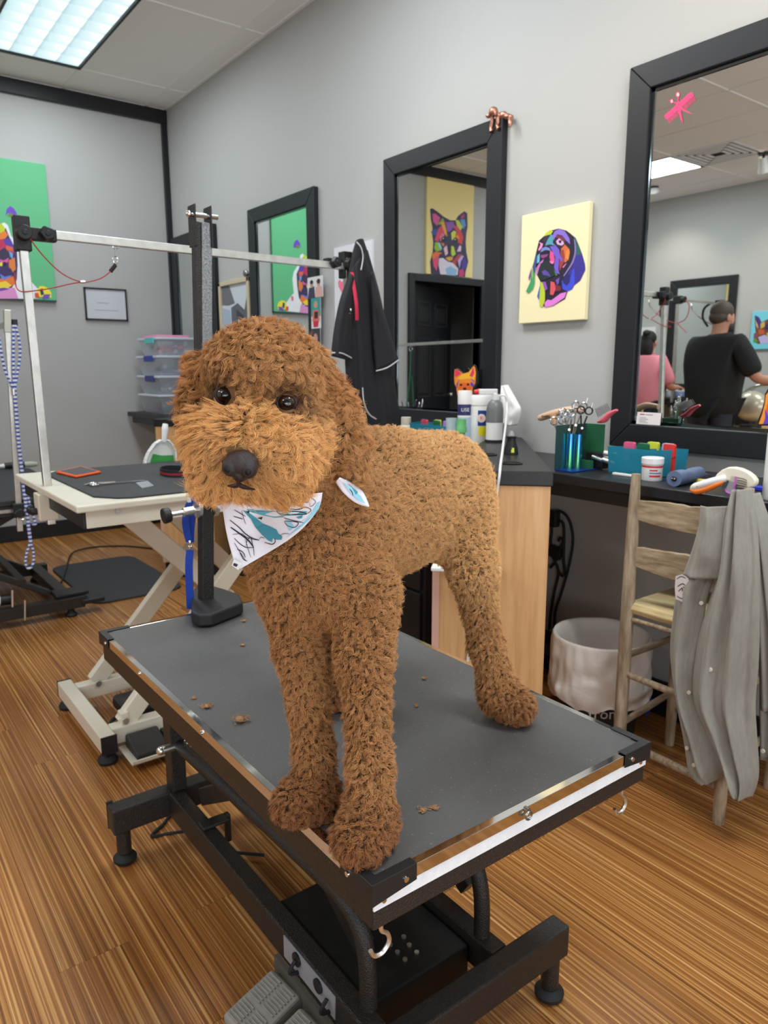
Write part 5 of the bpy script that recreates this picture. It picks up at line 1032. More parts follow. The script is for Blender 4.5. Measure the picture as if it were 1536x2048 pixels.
# orange dog cut-out in front of the mirror
def P13(x, y): return onY(780+x/4.389, 700+y/4.389, 2.385)
OR, OR2, PK, VI, YE = (244, 140, 40), (236, 104, 36), (226, 52, 96), (84, 72, 190), (250, 186, 46)
outl = [(590, 400), (580, 330), (565, 300), (560, 240), (565, 165), (590, 160), (640, 205), (690, 190), (735, 128), (750, 140), (770, 200), (770, 290), (740, 340), (735, 370), (735, 420)]
bm = BM(); prism(bm, [P13(*q) for q in outl], (0, 0.006, 0)); DC = tag(obj('dog_cutout', bm, mat('cutout_edge', (0.02, 0.02, 0.02), 0.5), None, smooth=False), 'orange and pink terrier face cut-out propped before the copper dog mirror', 'cut-out')
art('printed_face', [(OR, [(592, 400), (583, 330), (568, 300), (564, 240), (568, 172), (590, 168), (640, 208), (690, 194), (735, 138), (748, 150), (755, 200), (750, 290), (725, 340), (728, 400)]), (YE, [(640, 210), (690, 200), (735, 150), (750, 200), (740, 260), (690, 250), (620, 260), (590, 250)]), (PK, [(572, 235), (572, 178), (592, 172), (625, 205), (600, 225)]), (PK, [(700, 225), (733, 150), (742, 200), (725, 240)]), (VI, [(582, 310), (590, 290), (612, 255), (600, 290), (588, 340)]), (VI, [(705, 240), (745, 275), (748, 285), (720, 262)]), (VI, [(715, 280), (740, 300), (730, 330), (705, 300)]), (OR2, [(610, 300), (640, 285), (700, 290), (715, 330), (700, 370), (620, 370), (600, 330)]), ((20, 16, 16), disc(626, 306, 11)), ((20, 16, 16), disc(688, 302, 11)), ((30, 16, 10), disc(660, 340, 15, 11))], P13, DC, nrm=(0, -1, 0))
# teal scissor stand beside the smock (shows in the mirror)
sp_ = flip(onY(834, 826, 2*YB-2.22)); sp_.z = zd; t = thing('scissor_stand', 'teal scissor stand on the pale counter, reflected in the copper dog mirror', 'stand', sp_); hS = 0.10
bm = BM(); boxb(bm, sp_.x-0.085, sp_.x+0.085, sp_.y-0.03, sp_.y+0.03, zd, zd+hS); obj('block', bm, mat('teal_block', srgb(30, 84, 92), 0.4), t, smooth=False, bevel=0.004)
for k in range(6):
    xx = sp_.x-0.07+k*0.028; b = Vector((xx, sp_.y, zd+hS+0.0005)); tp = b+Vector((0.012*(k-2.5), 0.01*((k % 3)-1), 0.055+0.015*(k % 2))); d = (tp-b).normalized(); s = Vector((0.8, 0.6, 0)); s = (s-d*s.dot(d)).normalized(); kt = thing('scissors', ('leftmost shears', 'second shears from the left', 'third shears from the left', 'third shears from the right', 'second shears from the right', 'rightmost shears')[k]+' in the teal stand by the copper dog mirror', 'scissors', b, 'shears in the teal stand'); n_ = s.cross(d)
    Mr = Matrix(((s.x, d.x, n_.x, 0), (s.y, d.y, n_.y, 0), (s.z, d.z, n_.z, 0), (0, 0, 0, 1))); bm = BM()
    for sg in (-1, 1): tube(bm, [b+s*sg*0.002, b.lerp(tp, 0.6)+s*sg*0.006, tp-d*0.008+s*sg*0.010], 0.0028, 6, 4); torus(bm, tp+s*sg*0.013, 0.011, 0.0028, Mr, 16, 6)
    obj('handles', bm, M_chrome if k % 3 else mat('violet_metal', (0.20, 0.08, 0.30), 0.25, 0.8), kt)
# ---- items on the black counter
zc = 0.9455
def pc(x, y): return onZ(x, y, zc)
a0, a1 = pc(1107, 941), pc(1240, 946); CADX = thing('tool_caddy', 'green and blue tool caddy holding scissors at the left of the black counter', 'caddy', (a0+a1)/2)
M_grn = mat('green_panel', srgb(44, 106, 72), 0.45); M_irid = mat('iridescent_metal', (0.05, 0.33, 0.30), 0.22, 0.9)
X0, X1, Y0, Y1 = a0.x+0.0, a1.x-0.10, a0.y+0.004, a0.y+0.17; hB = hgt(Vector((X0, Y1, zc)), 846)
bm = BM(); boxb(bm, X0, X1, Y1-0.004, Y1, zc+0.004, zc+hB); obj('back_panel', bm, M_grn, CADX, smooth=False); bm = BM(); boxb(bm, X0, X0+0.004, Y0, Y1-0.004, zc+0.004, zc+hB); obj('side_panel', bm, mat('dark_teal', (0.02, 0.06, 0.055), 0.4), CADX, smooth=False)
bm = BM(); boxb(bm, X0, X1, Y0, Y1, zc+0.001, zc+0.004); obj('base_plate', bm, mat('blue_base', srgb(30, 70, 170), 0.35, 0.5), CADX, smooth=False)
def irid():
    m = bpy.data.materials.new('iridescent_tube'); m.use_nodes = True; N = m.node_tree.nodes; L = m.node_tree.links; b = N['Principled BSDF']; lw = N.new('ShaderNodeLayerWeight'); lw.inputs[0].default_value = 0.45
    tc = N.new('ShaderNodeTexCoord'); sp = N.new('ShaderNodeSeparateXYZ'); L.new(tc.outputs['Object'], sp.inputs[0]); ad = N.new('ShaderNodeMath'); ad.operation = 'MULTIPLY_ADD'; L.new(sp.outputs[2], ad.inputs[0]); ad.inputs[1].default_value = 3.5; ad.inputs[2].default_value = -3.4; a2 = N.new('ShaderNodeMath'); L.new(ad.outputs[0], a2.inputs[0]); L.new(lw.outputs['Facing'], a2.inputs[1])
    rp = ramp(N, [(0.1, (0.10, 0.45, 0.22)), (0.35, (0.03, 0.16, 0.60)), (0.6, (0.05, 0.50, 0.45)), (0.9, (0.02, 0.08, 0.06))]); L.new(a2.outputs[0], rp.inputs[0]); L.new(rp.outputs[0], b.inputs['Base Color']); b.inputs['Metallic'].default_value = 0.9; b.inputs['Roughness'].default_value = 0.2; return m
M_ir = irid(); tubes = []
for k, (x, y) in enumerate(((1120, 936), (1138, 936), (1154, 937))):
    p = onZ(x, y, zc+0.004); hT = hgt(p, 866+k); bm = BM(); lathe(bm, [(0.0155, 0.0), (0.0155, hT), (0.0140, hT), (0.0140, hT*0.4), (0, hT*0.4)], p, 20, None, False); obj('tube', bm, M_ir, CADX); tubes.append((p, hT))
p = onZ(1195, 941, zc+0.004); bm = BM(); boxb(bm, p.x-0.09, X1-0.01, p.y+0.01, p.y+0.03, zc+0.004, zc+0.032); obj('front_tray', bm, M_grn, CADX, smooth=False)
bm = BM(); boxb(bm, p.x-0.085, p.x-0.01, p.y+0.04, p.y+0.075, zc+0.004, zc+0.06); obj('blade_case', bm, M_blackp, CADX, smooth=False, bevel=0.003)
bm = BM(); cyl(bm, (p.x-0.05, p.y+0.035, zc+0.045), (p.x-0.005, p.y+0.032, zc+0.036), 0.007); cyl(bm, (p.x+0.0, p.y+0.04, zc+0.06), (p.x+0.06, p.y+0.04, zc+0.055), 0.014); cyl(bm, (p.x+0.0, p.y+0.03, zc+0.04), (p.x+0.05, p.y+0.03, zc+0.03), 0.009); obj('metal_tool', bm, M_steel, CADX)
SCN = ['leftmost shears standing in the first iridescent tube', 'curved-handle shears standing in the first iridescent tube', 'shears with big finger rings in the middle iridescent tube', 'shears leaning back in the middle iridescent tube', 'long black-handled shears in the right iridescent tube']
for k, (ti, dx, dy, H) in enumerate(((0, -0.02, 0.0, 0.055), (0, 0.012, 0.01, 0.085), (1, -0.012, -0.005, 0.08), (1, 0.02, 0.02, 0.11), (2, 0.02, 0.005, 0.095))):
    p, hT = tubes[ti]; b = p+Vector((0.004*(k % 2)-0.002, 0.003*(k % 3)-0.003, hT*0.45)); top = p+Vector((dx, dy, hT+H)); d = (top-b).normalized(); s = d.cross(Vector((-_f[0], -_f[1], 0.3))).normalized(); t = thing('scissors', SCN[k], 'scissors', b, 'scissors standing in the tool caddy')
    bm = BM()
    for sg in (-1, 1): tube(bm, [b+s*sg*0.002, b.lerp(top, 0.55)+s*sg*0.004, top-d*0.03+s*sg*0.011], 0.003, 6, 4); torus(bm, top-d*0.012+s*sg*0.014, 0.0125, 0.0028, Matrix(((s.x, d.x, 0, 0), (s.y, d.y, 0, 0), (s.z, d.z, 0, 0), (0, 0, 0, 1))) if False else Matrix((( s.x, d.x, s.cross(d).x, 0), (s.y, d.y, s.cross(d).y, 0), (s.z, d.z, s.cross(d).z, 0), (0, 0, 0, 1))))
    obj('handles', bm, M_blackp if k == 4 else M_chrome, t); bm = BM(); cyl(bm, b.lerp(top, 0.55), b.lerp(top, 0.55)+s.cross(d)*0.005, 0.004); cyl(bm, top+s*0.02, top+s*0.022+d*0.018, 0.0025); obj('pivot_screw', bm, M_steel, t)
# wooden pin brush + pink slicker across the caddy
yb = Y1-0.03
def Pq(x, y, o=0.0): return onY(x, y, yb+o)
WB = thing('wooden_brush', 'pale wooden pin brush lying across the top of the tool caddy', 'brush', Pq(1120, 830)); bm = BM(); d = Pq(1100, 829)-Pq(1140, 818); 
bm = BM(); tube(bm, [Pq(1078, 836), Pq(1086, 834), Pq(1110, 826), Pq(1140, 819, 0.02), Pq(1170, 822, 0.03)], [0.010, 0.0135, 0.0135, 0.012, 0.010], 12, 5); obj('handle', bm, mat('beech', srgb(216, 180, 150), 0.5), WB)
bm = BM(); cyl(bm, Pq(1106, 830, -0.012), Pq(1110, 850, -0.012), 0.012, 0.009); obj('pin_pad', bm, mat('beech_dark', srgb(204, 160, 124), 0.5), WB)
text('handle_text', 'Kenge', 0.013, Matrix.Translation(Pq(1090, 832, -0.0145)) @ Matrix.Rotation(math.pi/2, 4, 'X') @ Matrix.Rotation(0.16, 4, 'Z'), M_blackp, WB)
PBR = thing('slicker_brush', 'pink slicker brush with grey pins resting on the tool caddy corner', 'brush', Pq(1210, 830)); bm = BM(); tube(bm, [Pq(1196, 844), Pq(1208, 840), Pq(1220, 828), Pq(1234, 820)], [0.006, 0.017, 0.014, 0.007], 12, 5, False, 0.6); obj('handle', bm, mat('coral_plastic', srgb(232, 104, 118), 0.4), PBR)
bm = BM(); 
for i in range(9):
    for j in range(4):
        o_ = Pq(1197+i*2.8, 833-i*1.9+j*0.6, -0.008+j*0.007); bm2 = None; bar(bm, o_, o_+(Pq(1190+i*2.8, 815-i*1.2)-Pq(1197+i*2.8, 833-i*1.9))*0.9, 0.0016, 0.0016)
obj('pins', bm, mat('pins_grey', (0.28, 0.28, 0.28), 0.4, 0.6), PBR, smooth=False, kind='stuff')
# blue comb bin
p0, p1 = pc(1217, 944), pc(1300, 955); p3 = Vector((p0.x+0.07, p0.y+0.12, zc)); p2 = Vector((p1.x+0.05, p1.y+0.12, zc)); p1 = Vector((p1.x, p1.y, zc))
comb_bin([p0, p1, p2, p3], zc+0.001, hgt(p0, 893), 'blue translucent comb bin under the mirror on the black counter', [(0.25, 0.25, (222, 96, 140), 'pink clipper comb in the blue bin under the pink sticker mirror'), (0.35, 0.75, (214, 220, 70), 'yellow clipper comb in the blue bin under the pink sticker mirror'), (0.60, 0.22, (30, 104, 74), 'dark green clipper comb in the blue bin under the pink sticker mirror'), (0.72, 0.72, (156, 190, 228), 'light blue clipper comb in the blue bin under the pink sticker mirror'), (0.86, 0.60, (222, 62, 56), 'red clipper comb in the blue bin under the pink sticker mirror')], M_binb, 'clipper combs in the bin under the big mirror')
# white jar with red label
p = pc(1303, 960); h = hgt(p, 914); r = rad(42, p); t = thing('jar', 'white screw-top jar with red band label on the black counter', 'jar', p)
bm = BM(); lathe(bm, [(r*0.92, 0), (r*0.95, 0.003), (r*0.95, h*0.72), (r*0.9, h*0.74)], p, 28); obj('body', bm, M_white, t); bm = BM(); lathe(bm, [(r*1.03, h*0.73), (r*1.03, h*0.97), (r*0.97, h)], p, 28); obj('lid', bm, M_white, t)
bm = BM(); lathe(bm, [(r*0.962, h*0.58), (r*0.962, h*0.66)], p, 28, None, False); obj('red_band', bm, mat('red_print2', srgb(206, 40, 50), 0.5), t); bm = BM(); curved(bm, p, r*0.962, -34, 30, h*0.18, h*0.26); curved(bm, p, r*0.962, -34, 10, h*0.44, h*0.50); obj('red_lettering', bm, mat('red_print2'), t, smooth=False); bm = BM(); curved(bm, p, r*0.962, -34, 34, h*0.33, h*0.37); obj('blue_lettering', bm, mat('blue_print', srgb(60, 90, 170), 0.5), t, smooth=False)
# blue-grey trimmer
p = pc(1347, 973); t = thing('trimmer', 'blue-grey pet trimmer lying end-on beside the white jar', 'trimmer', p); d = Vector((-0.1, 0.98, 0)); R_ = 0.024
M_bg = mat('blue_grey_plastic', srgb(100, 116, 150), 0.5); bm = BM(); tube(bm, [p+Vector((0, 0, R_)), p+d*0.05+Vector((0, 0, R_*0.98)), p+d*0.085+Vector((0.0, 0, R_*0.9)), p+d*0.12+Vector((0, 0, R_*1.0)), p+d*0.17+Vector((0, 0, R_))], [R_, R_, R_*0.85, R_*0.95, R_*0.9], 18, 5); obj('body', bm, M_bg, t)
bm = BM(); ell(bm, p+Vector((0, -0.001, R_)), (0.010, 0.004, 0.008)); obj('charging_port', bm, M_blackp, t); 
for s in (-0.004, 0.004):
    bm = BM(); ell(bm, p+Vector((s, -0.0045, R_)), 0.0022); obj('contact', bm, M_steel, t)
p = onZ(1262, 951, zc); bm = BM(); boxb(bm, p.x-0.05, p.x+0.03, p.y-0.035, p.y-0.02, zc, zc+0.008); tag(obj('white_comb', bm, M_white, None, smooth=False, bevel=0.002), 'thin white comb lying before the blue bin on the black counter', 'comb')
# heap of shears, yellow handle
for k, (x, y, a, lb) in enumerate(((1392, 951, 0.1, 'silver shears lying flat behind the blue-grey trimmer'), (1415, 957, -0.35, 'second pair of silver shears lying behind the white brush handle'))):
    p = pc(x, y); t = thing('scissors', lb, 'scissors', p, 'shears lying on the black counter'); b1, b2 = BM(), BM(); dv_ = Vector((math.cos(a), math.sin(a), 0))*0.07; up = Vector((0, 0, 0.0045+0.007*k)); scis(b1, b2, p-dv_+up, p+dv_+up); o = obj('blades', b1, M_chrome, t, smooth=False); o.modifiers.new('s', 'SOLIDIFY').thickness = 0.002; obj('handles', b2, M_chrome, t)
p = pc(1397, 966); bm = BM(); tube(bm, [p+Vector((-0.02, 0, 0.007)), p+Vector((0.03, 0.004, 0.007)), p+Vector((0.07, 0.008, 0.006))], 0.007, 10, 4); tag(obj('yellow_handle', bm, mat('yellow_plastic', srgb(228, 206, 84), 0.4)), 'short yellow handle lying behind the orange and white brush', 'tool')
# big white and orange slicker brush hooked on the chair top
yk = 1.99
def Pk(x, y, o=0.0): return onY(1380+x/9.846, 900+y/9.846, yk+o)
BK = thing('slicker_brush', 'large white slicker brush with orange underside overhanging the counter edge', 'brush', Pk(600, 650))
bm = BM(); prism(bm, [Pk(x, y) for x, y in ((475, 540), (520, 470), (620, 390), (740, 340), (860, 336), (990, 365), (1130, 430), (1230, 510), (1290, 590), (1290, 660), (1240, 730), (1120, 760), (960, 720), (820, 640), (650, 590))], (0, 0.022, 0)); obj('head', bm, mat('ivory_plastic', srgb(232, 224, 208), 0.4), BK, smooth=False, bevel=0.006, seg=3)
bm = BM(); tube(bm, [Pk(30, 760, -0.01), Pk(110, 725, -0.012), Pk(330, 660, -0.014), Pk(560, 590, -0.01), Pk(700, 560, 0)], [0.006, 0.0115, 0.0125, 0.011, 0.010], 14, 5); obj('handle', bm, M_white, BK)
bm = BM(); tube(bm, [Pk(10, 770, -0.014), Pk(120, 815, -0.016), Pk(330, 770, -0.018), Pk(520, 690, -0.016), Pk(650, 630, -0.012)], [0.004, 0.0085, 0.0085, 0.0085, 0.004], 12, 5); obj('orange_grip', bm, mat('orange_plastic', srgb(236, 124, 48), 0.4), BK)
bm = BM(); ell(bm, Pk(150, 715, -0.023), (0.006, 0.002, 0.004)); obj('button', bm, mat('grey_button', (0.45, 0.45, 0.42), 0.5), BK)
bm = BM()
for i in range(5): tube(bm, [Pk(930, 545+i*45, -0.003), Pk(1030, 560+i*45, -0.004), Pk(1120, 600+i*42, -0.002)], 0.0016, 6, 3)
obj('vent_slots', bm, mat('slot_dark', (0.2, 0.18, 0.15), 0.7), BK, kind='stuff')
t = thing('clipper_comb', 'purple framed clear clipper comb under the white slicker brush', 'comb', Pk(780, 820, 0.01)); bm = BM(); tube(bm, [Pk(700, 760, -0.004), Pk(720, 830, -0.004), Pk(830, 855, -0.004), Pk(880, 700, -0.004), Pk(905, 520, -0.004)], 0.0028, 8, 3); obj('purple_frame', bm, mat('purple_plastic', srgb(196, 110, 206), 0.4), t); bm = BM(); prism(bm, [Pk(705, 760, 0.0), Pk(725, 825, 0.0), Pk(825, 845, 0.0), Pk(870, 700, 0.0), Pk(890, 530, 0.0), Pk(820, 510, 0.0)], (0, 0.006, 0)); obj('clear_body', bm, M_clear, t, smooth=False)
# white lotion bottle at the right
p = pc(1545, 1000); p = Vector((p.x, p.y+0.01, zc)); h = 0.20; r = rad(46, p); t = thing('bottle', 'white bottle with pink flower print at the right end of the counter', 'bottle', p); bm = BM(); lathe(bm, [(r*0.93, 0), (r, 0.005), (r, h*0.9), (r*0.9, h*0.93)], p, 28); obj('body', bm, M_white, t); bm = BM(); lathe(bm, [(r*0.9, h*0.93), (r*0.9, h*1.2), (r*0.8, h*1.22)], p, 28); obj('cap', bm, M_white, t)
bm = BM(); curved(bm, p, r*1.012, -60, 10, h*0.55, h*0.82); obj('pink_print', bm, mat('pink_print', srgb(232, 150, 180), 0.6, var=0.3, vscale=60), t, smooth=False); bm = BM(); curved(bm, p, r*1.012, -56, -40, h*0.50, h*0.53); obj('dark_print', bm, M_blackp, t, smooth=False)
p = pc(1518, 982); bm = BM(); boxb(bm, p.x-0.03, p.x+0.02, p.y, p.y+0.03, zc, zc+0.012); tag(obj('blade_cap', bm, mat('cobalt_plastic', srgb(46, 60, 190), 0.4), None, smooth=False, bevel=0.002), 'small cobalt blue blade cap beside the white flower-print bottle', 'cap')
# ================================================================== THINGS ON THE WALLS
def canvas(name, x0, x1, z0, z1, yw, s, col, label, group=None, depth=0.025):
    t = thing(name, label, 'painting', ((x0+x1)/2, yw, z0), group); bm = BM(); boxb(bm, x0, x1, min(yw+s*0.002, yw+s*depth), max(yw+s*0.002, yw+s*depth), z0, z1); obj('canvas', bm, mat('canvas_'+name+str(col), srgb(*col), 0.75, bump=0.15, bscale=900), t, smooth=False, bevel=0.003); return t
# hound painting
HP = canvas('painting', -2.243, -1.898, 1.485, 1.922, YB, -1, (246, 234, 190), 'cream canvas painting of a purple and blue hound head between the two mirrors')
def PH(x, y): return onY(1036+x/7.878, 400+y/7.878, YB-0.0262)
K = (34, 26, 48)
hp = [((60, 110, 190), [(300, 1520), (360, 1290), (345, 1500), (330, 1580)]), (K, [(420, 560), (520, 480), (640, 450), (760, 480), (840, 540), (910, 600), (960, 720), (1010, 850), (1055, 1010), (1062, 1100), (980, 1270), (890, 1340), (850, 1410), (780, 1440), (740, 1560), (560, 1660), (420, 1690), (340, 1620), (350, 1280), (310, 1200), (290, 1170), (290, 1060), (230, 1060), (330, 640)]),
  ((46, 96, 92), [(880, 590), (910, 605), (960, 720), (1010, 850), (930, 960), (900, 880)]), ((58, 48, 150), [(900, 880), (1010, 850), (1055, 1010), (1062, 1100), (980, 1270), (890, 1340), (800, 1250), (760, 1200), (860, 1040)]), ((64, 76, 214), [(860, 1100), (890, 1080), (890, 1330), (850, 1410), (780, 1440), (700, 1400), (690, 1260), (760, 1330), (810, 1300)]), ((40, 36, 110), [(720, 1210), (820, 1160), (810, 1300), (770, 1350), (715, 1310)]),
  ((140, 120, 190), stroke([(890, 620), (905, 800), (860, 980), (780, 1110), (720, 1200)], 26)), ((196, 206, 50), [(410, 570), (440, 520), (500, 475), (555, 490), (520, 540), (450, 560)]), ((60, 40, 70), [(395, 640), (420, 580), (490, 550), (470, 600), (420, 680)]), ((84, 160, 180), [(470, 620), (520, 540), (560, 560), (550, 680), (600, 720), (500, 700), (430, 720), (440, 680)]),
  ((140, 110, 214), [(545, 560), (580, 490), (650, 455), (740, 490), (810, 600), (825, 700), (760, 640), (700, 560), (620, 540), (580, 600), (560, 640)]), ((120, 50, 70), [(590, 590), (620, 550), (700, 570), (750, 640), (720, 660), (640, 600)]), ((226, 170, 220), [(600, 650), (650, 600), (720, 660), (730, 690), (690, 720), (620, 700)]), ((40, 30, 60), [(640, 640), (690, 630), (680, 680), (650, 680)]),
  ((214, 110, 60), [(680, 770), (740, 700), (800, 760), (820, 820), (800, 940), (740, 990), (690, 860)]), ((236, 140, 60), [(760, 800), (810, 770), (815, 830), (795, 930), (750, 920)]), ((160, 60, 60), [(670, 800), (720, 780), (740, 900), (720, 1000), (660, 1120), (650, 1000)]), ((228, 130, 200), [(745, 1010), (775, 990), (720, 1070), (700, 1060)]),
  ((118, 92, 206), [(500, 730), (600, 720), (650, 780), (660, 860), (710, 940), (690, 970), (650, 920), (640, 1100), (660, 1170), (600, 1150), (570, 1060), (590, 900), (540, 800)]), ((226, 84, 150), [(510, 790), (560, 830), (580, 930), (570, 1000), (520, 980), (500, 900)]), ((240, 130, 190), [(500, 960), (570, 970), (550, 1010), (510, 990)]),
  ((120, 140, 214), [(350, 830), (380, 760), (440, 735), (500, 760), (520, 800), (460, 790), (400, 800), (360, 860)]), ((30, 26, 50), disc(375, 840, 22, 28)), ((30, 26, 50), disc(445, 815, 26, 30)), ((150, 70, 140), [(360, 870), (420, 860), (480, 850), (460, 890), (400, 920), (360, 900)]), ((110, 190, 220), [(300, 1000), (310, 880), (345, 840), (345, 930), (340, 980)]), ((240, 150, 210), [(320, 790), (360, 700), (330, 660), (400, 690), (380, 750), (340, 800)]),
  ((196, 120, 200), [(290, 1160), (300, 1060), (350, 980), (410, 930), (400, 970), (340, 1060), (310, 1180)]), ((30, 44, 44), [(360, 1000), (470, 960), (560, 1060), (600, 1180), (500, 1230), (380, 1270), (320, 1200)]), ((96, 74, 170), [(380, 1130), (430, 1100), (480, 1140), (520, 1210), (460, 1190), (400, 1180)]), ((60, 120, 90), [(560, 1080), (630, 1180), (600, 1200)]),
  ((150, 84, 190), [(390, 1290), (440, 1290), (470, 1400), (430, 1430)]), ((190, 206, 56), [(360, 1290), (390, 1300), (430, 1440), (430, 1580), (390, 1690), (350, 1680), (340, 1560)]), ((226, 84, 96), [(520, 1280), (580, 1300), (600, 1400), (560, 1500), (510, 1490)]), ((120, 40, 60), [(590, 1330), (680, 1360), (680, 1430), (600, 1440)]), ((110, 80, 190), [(600, 1260), (660, 1220), (650, 1310), (620, 1340)]), ((226, 130, 220), [(420, 1620), (470, 1570), (530, 1580), (680, 1470), (770, 1450), (740, 1540), (560, 1660), (430, 1690)]),
  ((60, 84, 130), [(230, 1060), (300, 830), (310, 880), (280, 1100), (270, 1180)]), ((70, 160, 100), [(130, 1440), (200, 1290), (230, 1080), (270, 1180), (265, 1320), (240, 1400), (170, 1470)]), ((150, 190, 60), [(215, 1140), (235, 1100), (245, 1200), (230, 1240)]), ((120, 80, 160), [(170, 1220), (220, 1060), (215, 1180), (180, 1270)])]
art('painted_hound', hp, PH, HP, nrm=(0, -1, 0), step=0.00006, base=0.0)
# green bulldog painting on the left wall
t = thing('painting', 'large green canvas painting of a colourful dog on the left wall', 'painting', (XL, 1.2, 1.80)); GP = t
bm = BM(); boxb(bm, XL+0.002, XL+0.03, 0.86, 1.497, 1.80, 2.765); obj('canvas', bm, mat('canvas_green', srgb(104, 190, 138), 0.75, bump=0.15, bscale=900), t, smooth=False, bevel=0.003)
bm = BM(); boxb(bm, XL+0.004, XL+0.031, 0.86, 1.497, 1.797, 1.808); obj('bottom_edge', bm, mat('green_edge', srgb(50, 78, 76), 0.7), t, smooth=False)
def PG(x, y): return onX(x/6.82, 310+y/6.82, XL+0.0312)
gp = [((240, 240, 244), [(-300, 1800), (-200, 1000), (0, 940), (60, 920), (110, 960), (150, 1100), (290, 1280), (330, 1400), (330, 1640), (400, 1700), (520, 1830), (520, 1960), (-300, 1960)]), ((66, 46, 96), [(-300, 1800), (-200, 1040), (0, 1000), (80, 1000), (140, 1150), (230, 1300), (240, 1500), (230, 1700), (150, 1830), (-200, 1840)]), ((190, 60, 110), [(-40, 1200), (60, 1250), (120, 1220), (190, 1300), (170, 1400), (60, 1330), (-40, 1380)]), ((226, 130, 60), [(120, 1430), (200, 1400), (215, 1560), (170, 1600), (120, 1520)]), ((110, 70, 200), [(75, 830), (90, 740), (135, 695), (190, 730), (225, 790), (240, 850), (160, 840), (110, 790)]), ((120, 130, 70), [(100, 830), (150, 780), (190, 830), (150, 850)]),
  ((196, 214, 50), [(-60, 960), (20, 930), (70, 1000), (60, 1060), (0, 1070)]), ((236, 130, 50), [(0, 1070), (70, 1030), (110, 1090), (60, 1150), (-20, 1150)]), ((196, 40, 90), [(-30, 1160), (60, 1140), (110, 1200), (70, 1260), (-20, 1260)]), ((90, 60, 170), [(40, 1150), (140, 1140), (190, 1240), (140, 1300), (80, 1240)]), ((230, 100, 60), [(80, 1230), (180, 1260), (170, 1310), (90, 1300)]), ((60, 44, 80), [(0, 1300), (60, 1260), (130, 1330), (160, 1420), (60, 1450), (-40, 1430)]), ((100, 170, 226), [(120, 1310), (170, 1340), (175, 1420), (140, 1390)]), ((226, 90, 170), [(0, 1420), (50, 1440), (120, 1400), (110, 1460), (40, 1490), (0, 1460)]), ((240, 226, 90), disc(15, 1490, 22, 28)), ((40, 24, 50), disc(60, 1490, 28, 34)),
  ((60, 40, 100), [(0, 1580), (70, 1530), (150, 1550), (180, 1620), (140, 1680), (30, 1690), (-40, 1650)]), ((110, 130, 214), [(0, 1620), (60, 1660), (160, 1640), (120, 1700), (20, 1700)]), ((236, 120, 50), [(-40, 1680), (60, 1700), (180, 1650), (210, 1760), (130, 1800), (-20, 1790)]), ((244, 214, 60), [(-20, 1740), (80, 1720), (160, 1780), (100, 1820), (-20, 1820)]), ((226, 150, 206), [(-100, 1820), (200, 1810), (250, 1960), (-100, 1960)]), ((110, 70, 170), [(-40, 1820), (60, 1810), (130, 1830), (0, 1860)]), ((226, 110, 150), [(350, 1690), (400, 1700), (390, 1780), (350, 1760)]),
  ((244, 226, 60), [(500, 1850), (540, 1790), (600, 1790), (660, 1820), (700, 1880), (700, 1950), (620, 1930), (540, 1940)]), ((60, 50, 80), [(540, 1830), (580, 1820), (600, 1900), (560, 1920)]), ((110, 80, 180), [(600, 1900), (690, 1900), (660, 1960), (570, 1960)]), ((220, 80, 60), [(470, 1880), (520, 1880), (540, 1950), (480, 1950)])]
art('painted_dog', gp, PG, GP, nrm=(1, 0, 0), step=0.00008, base=0.0)
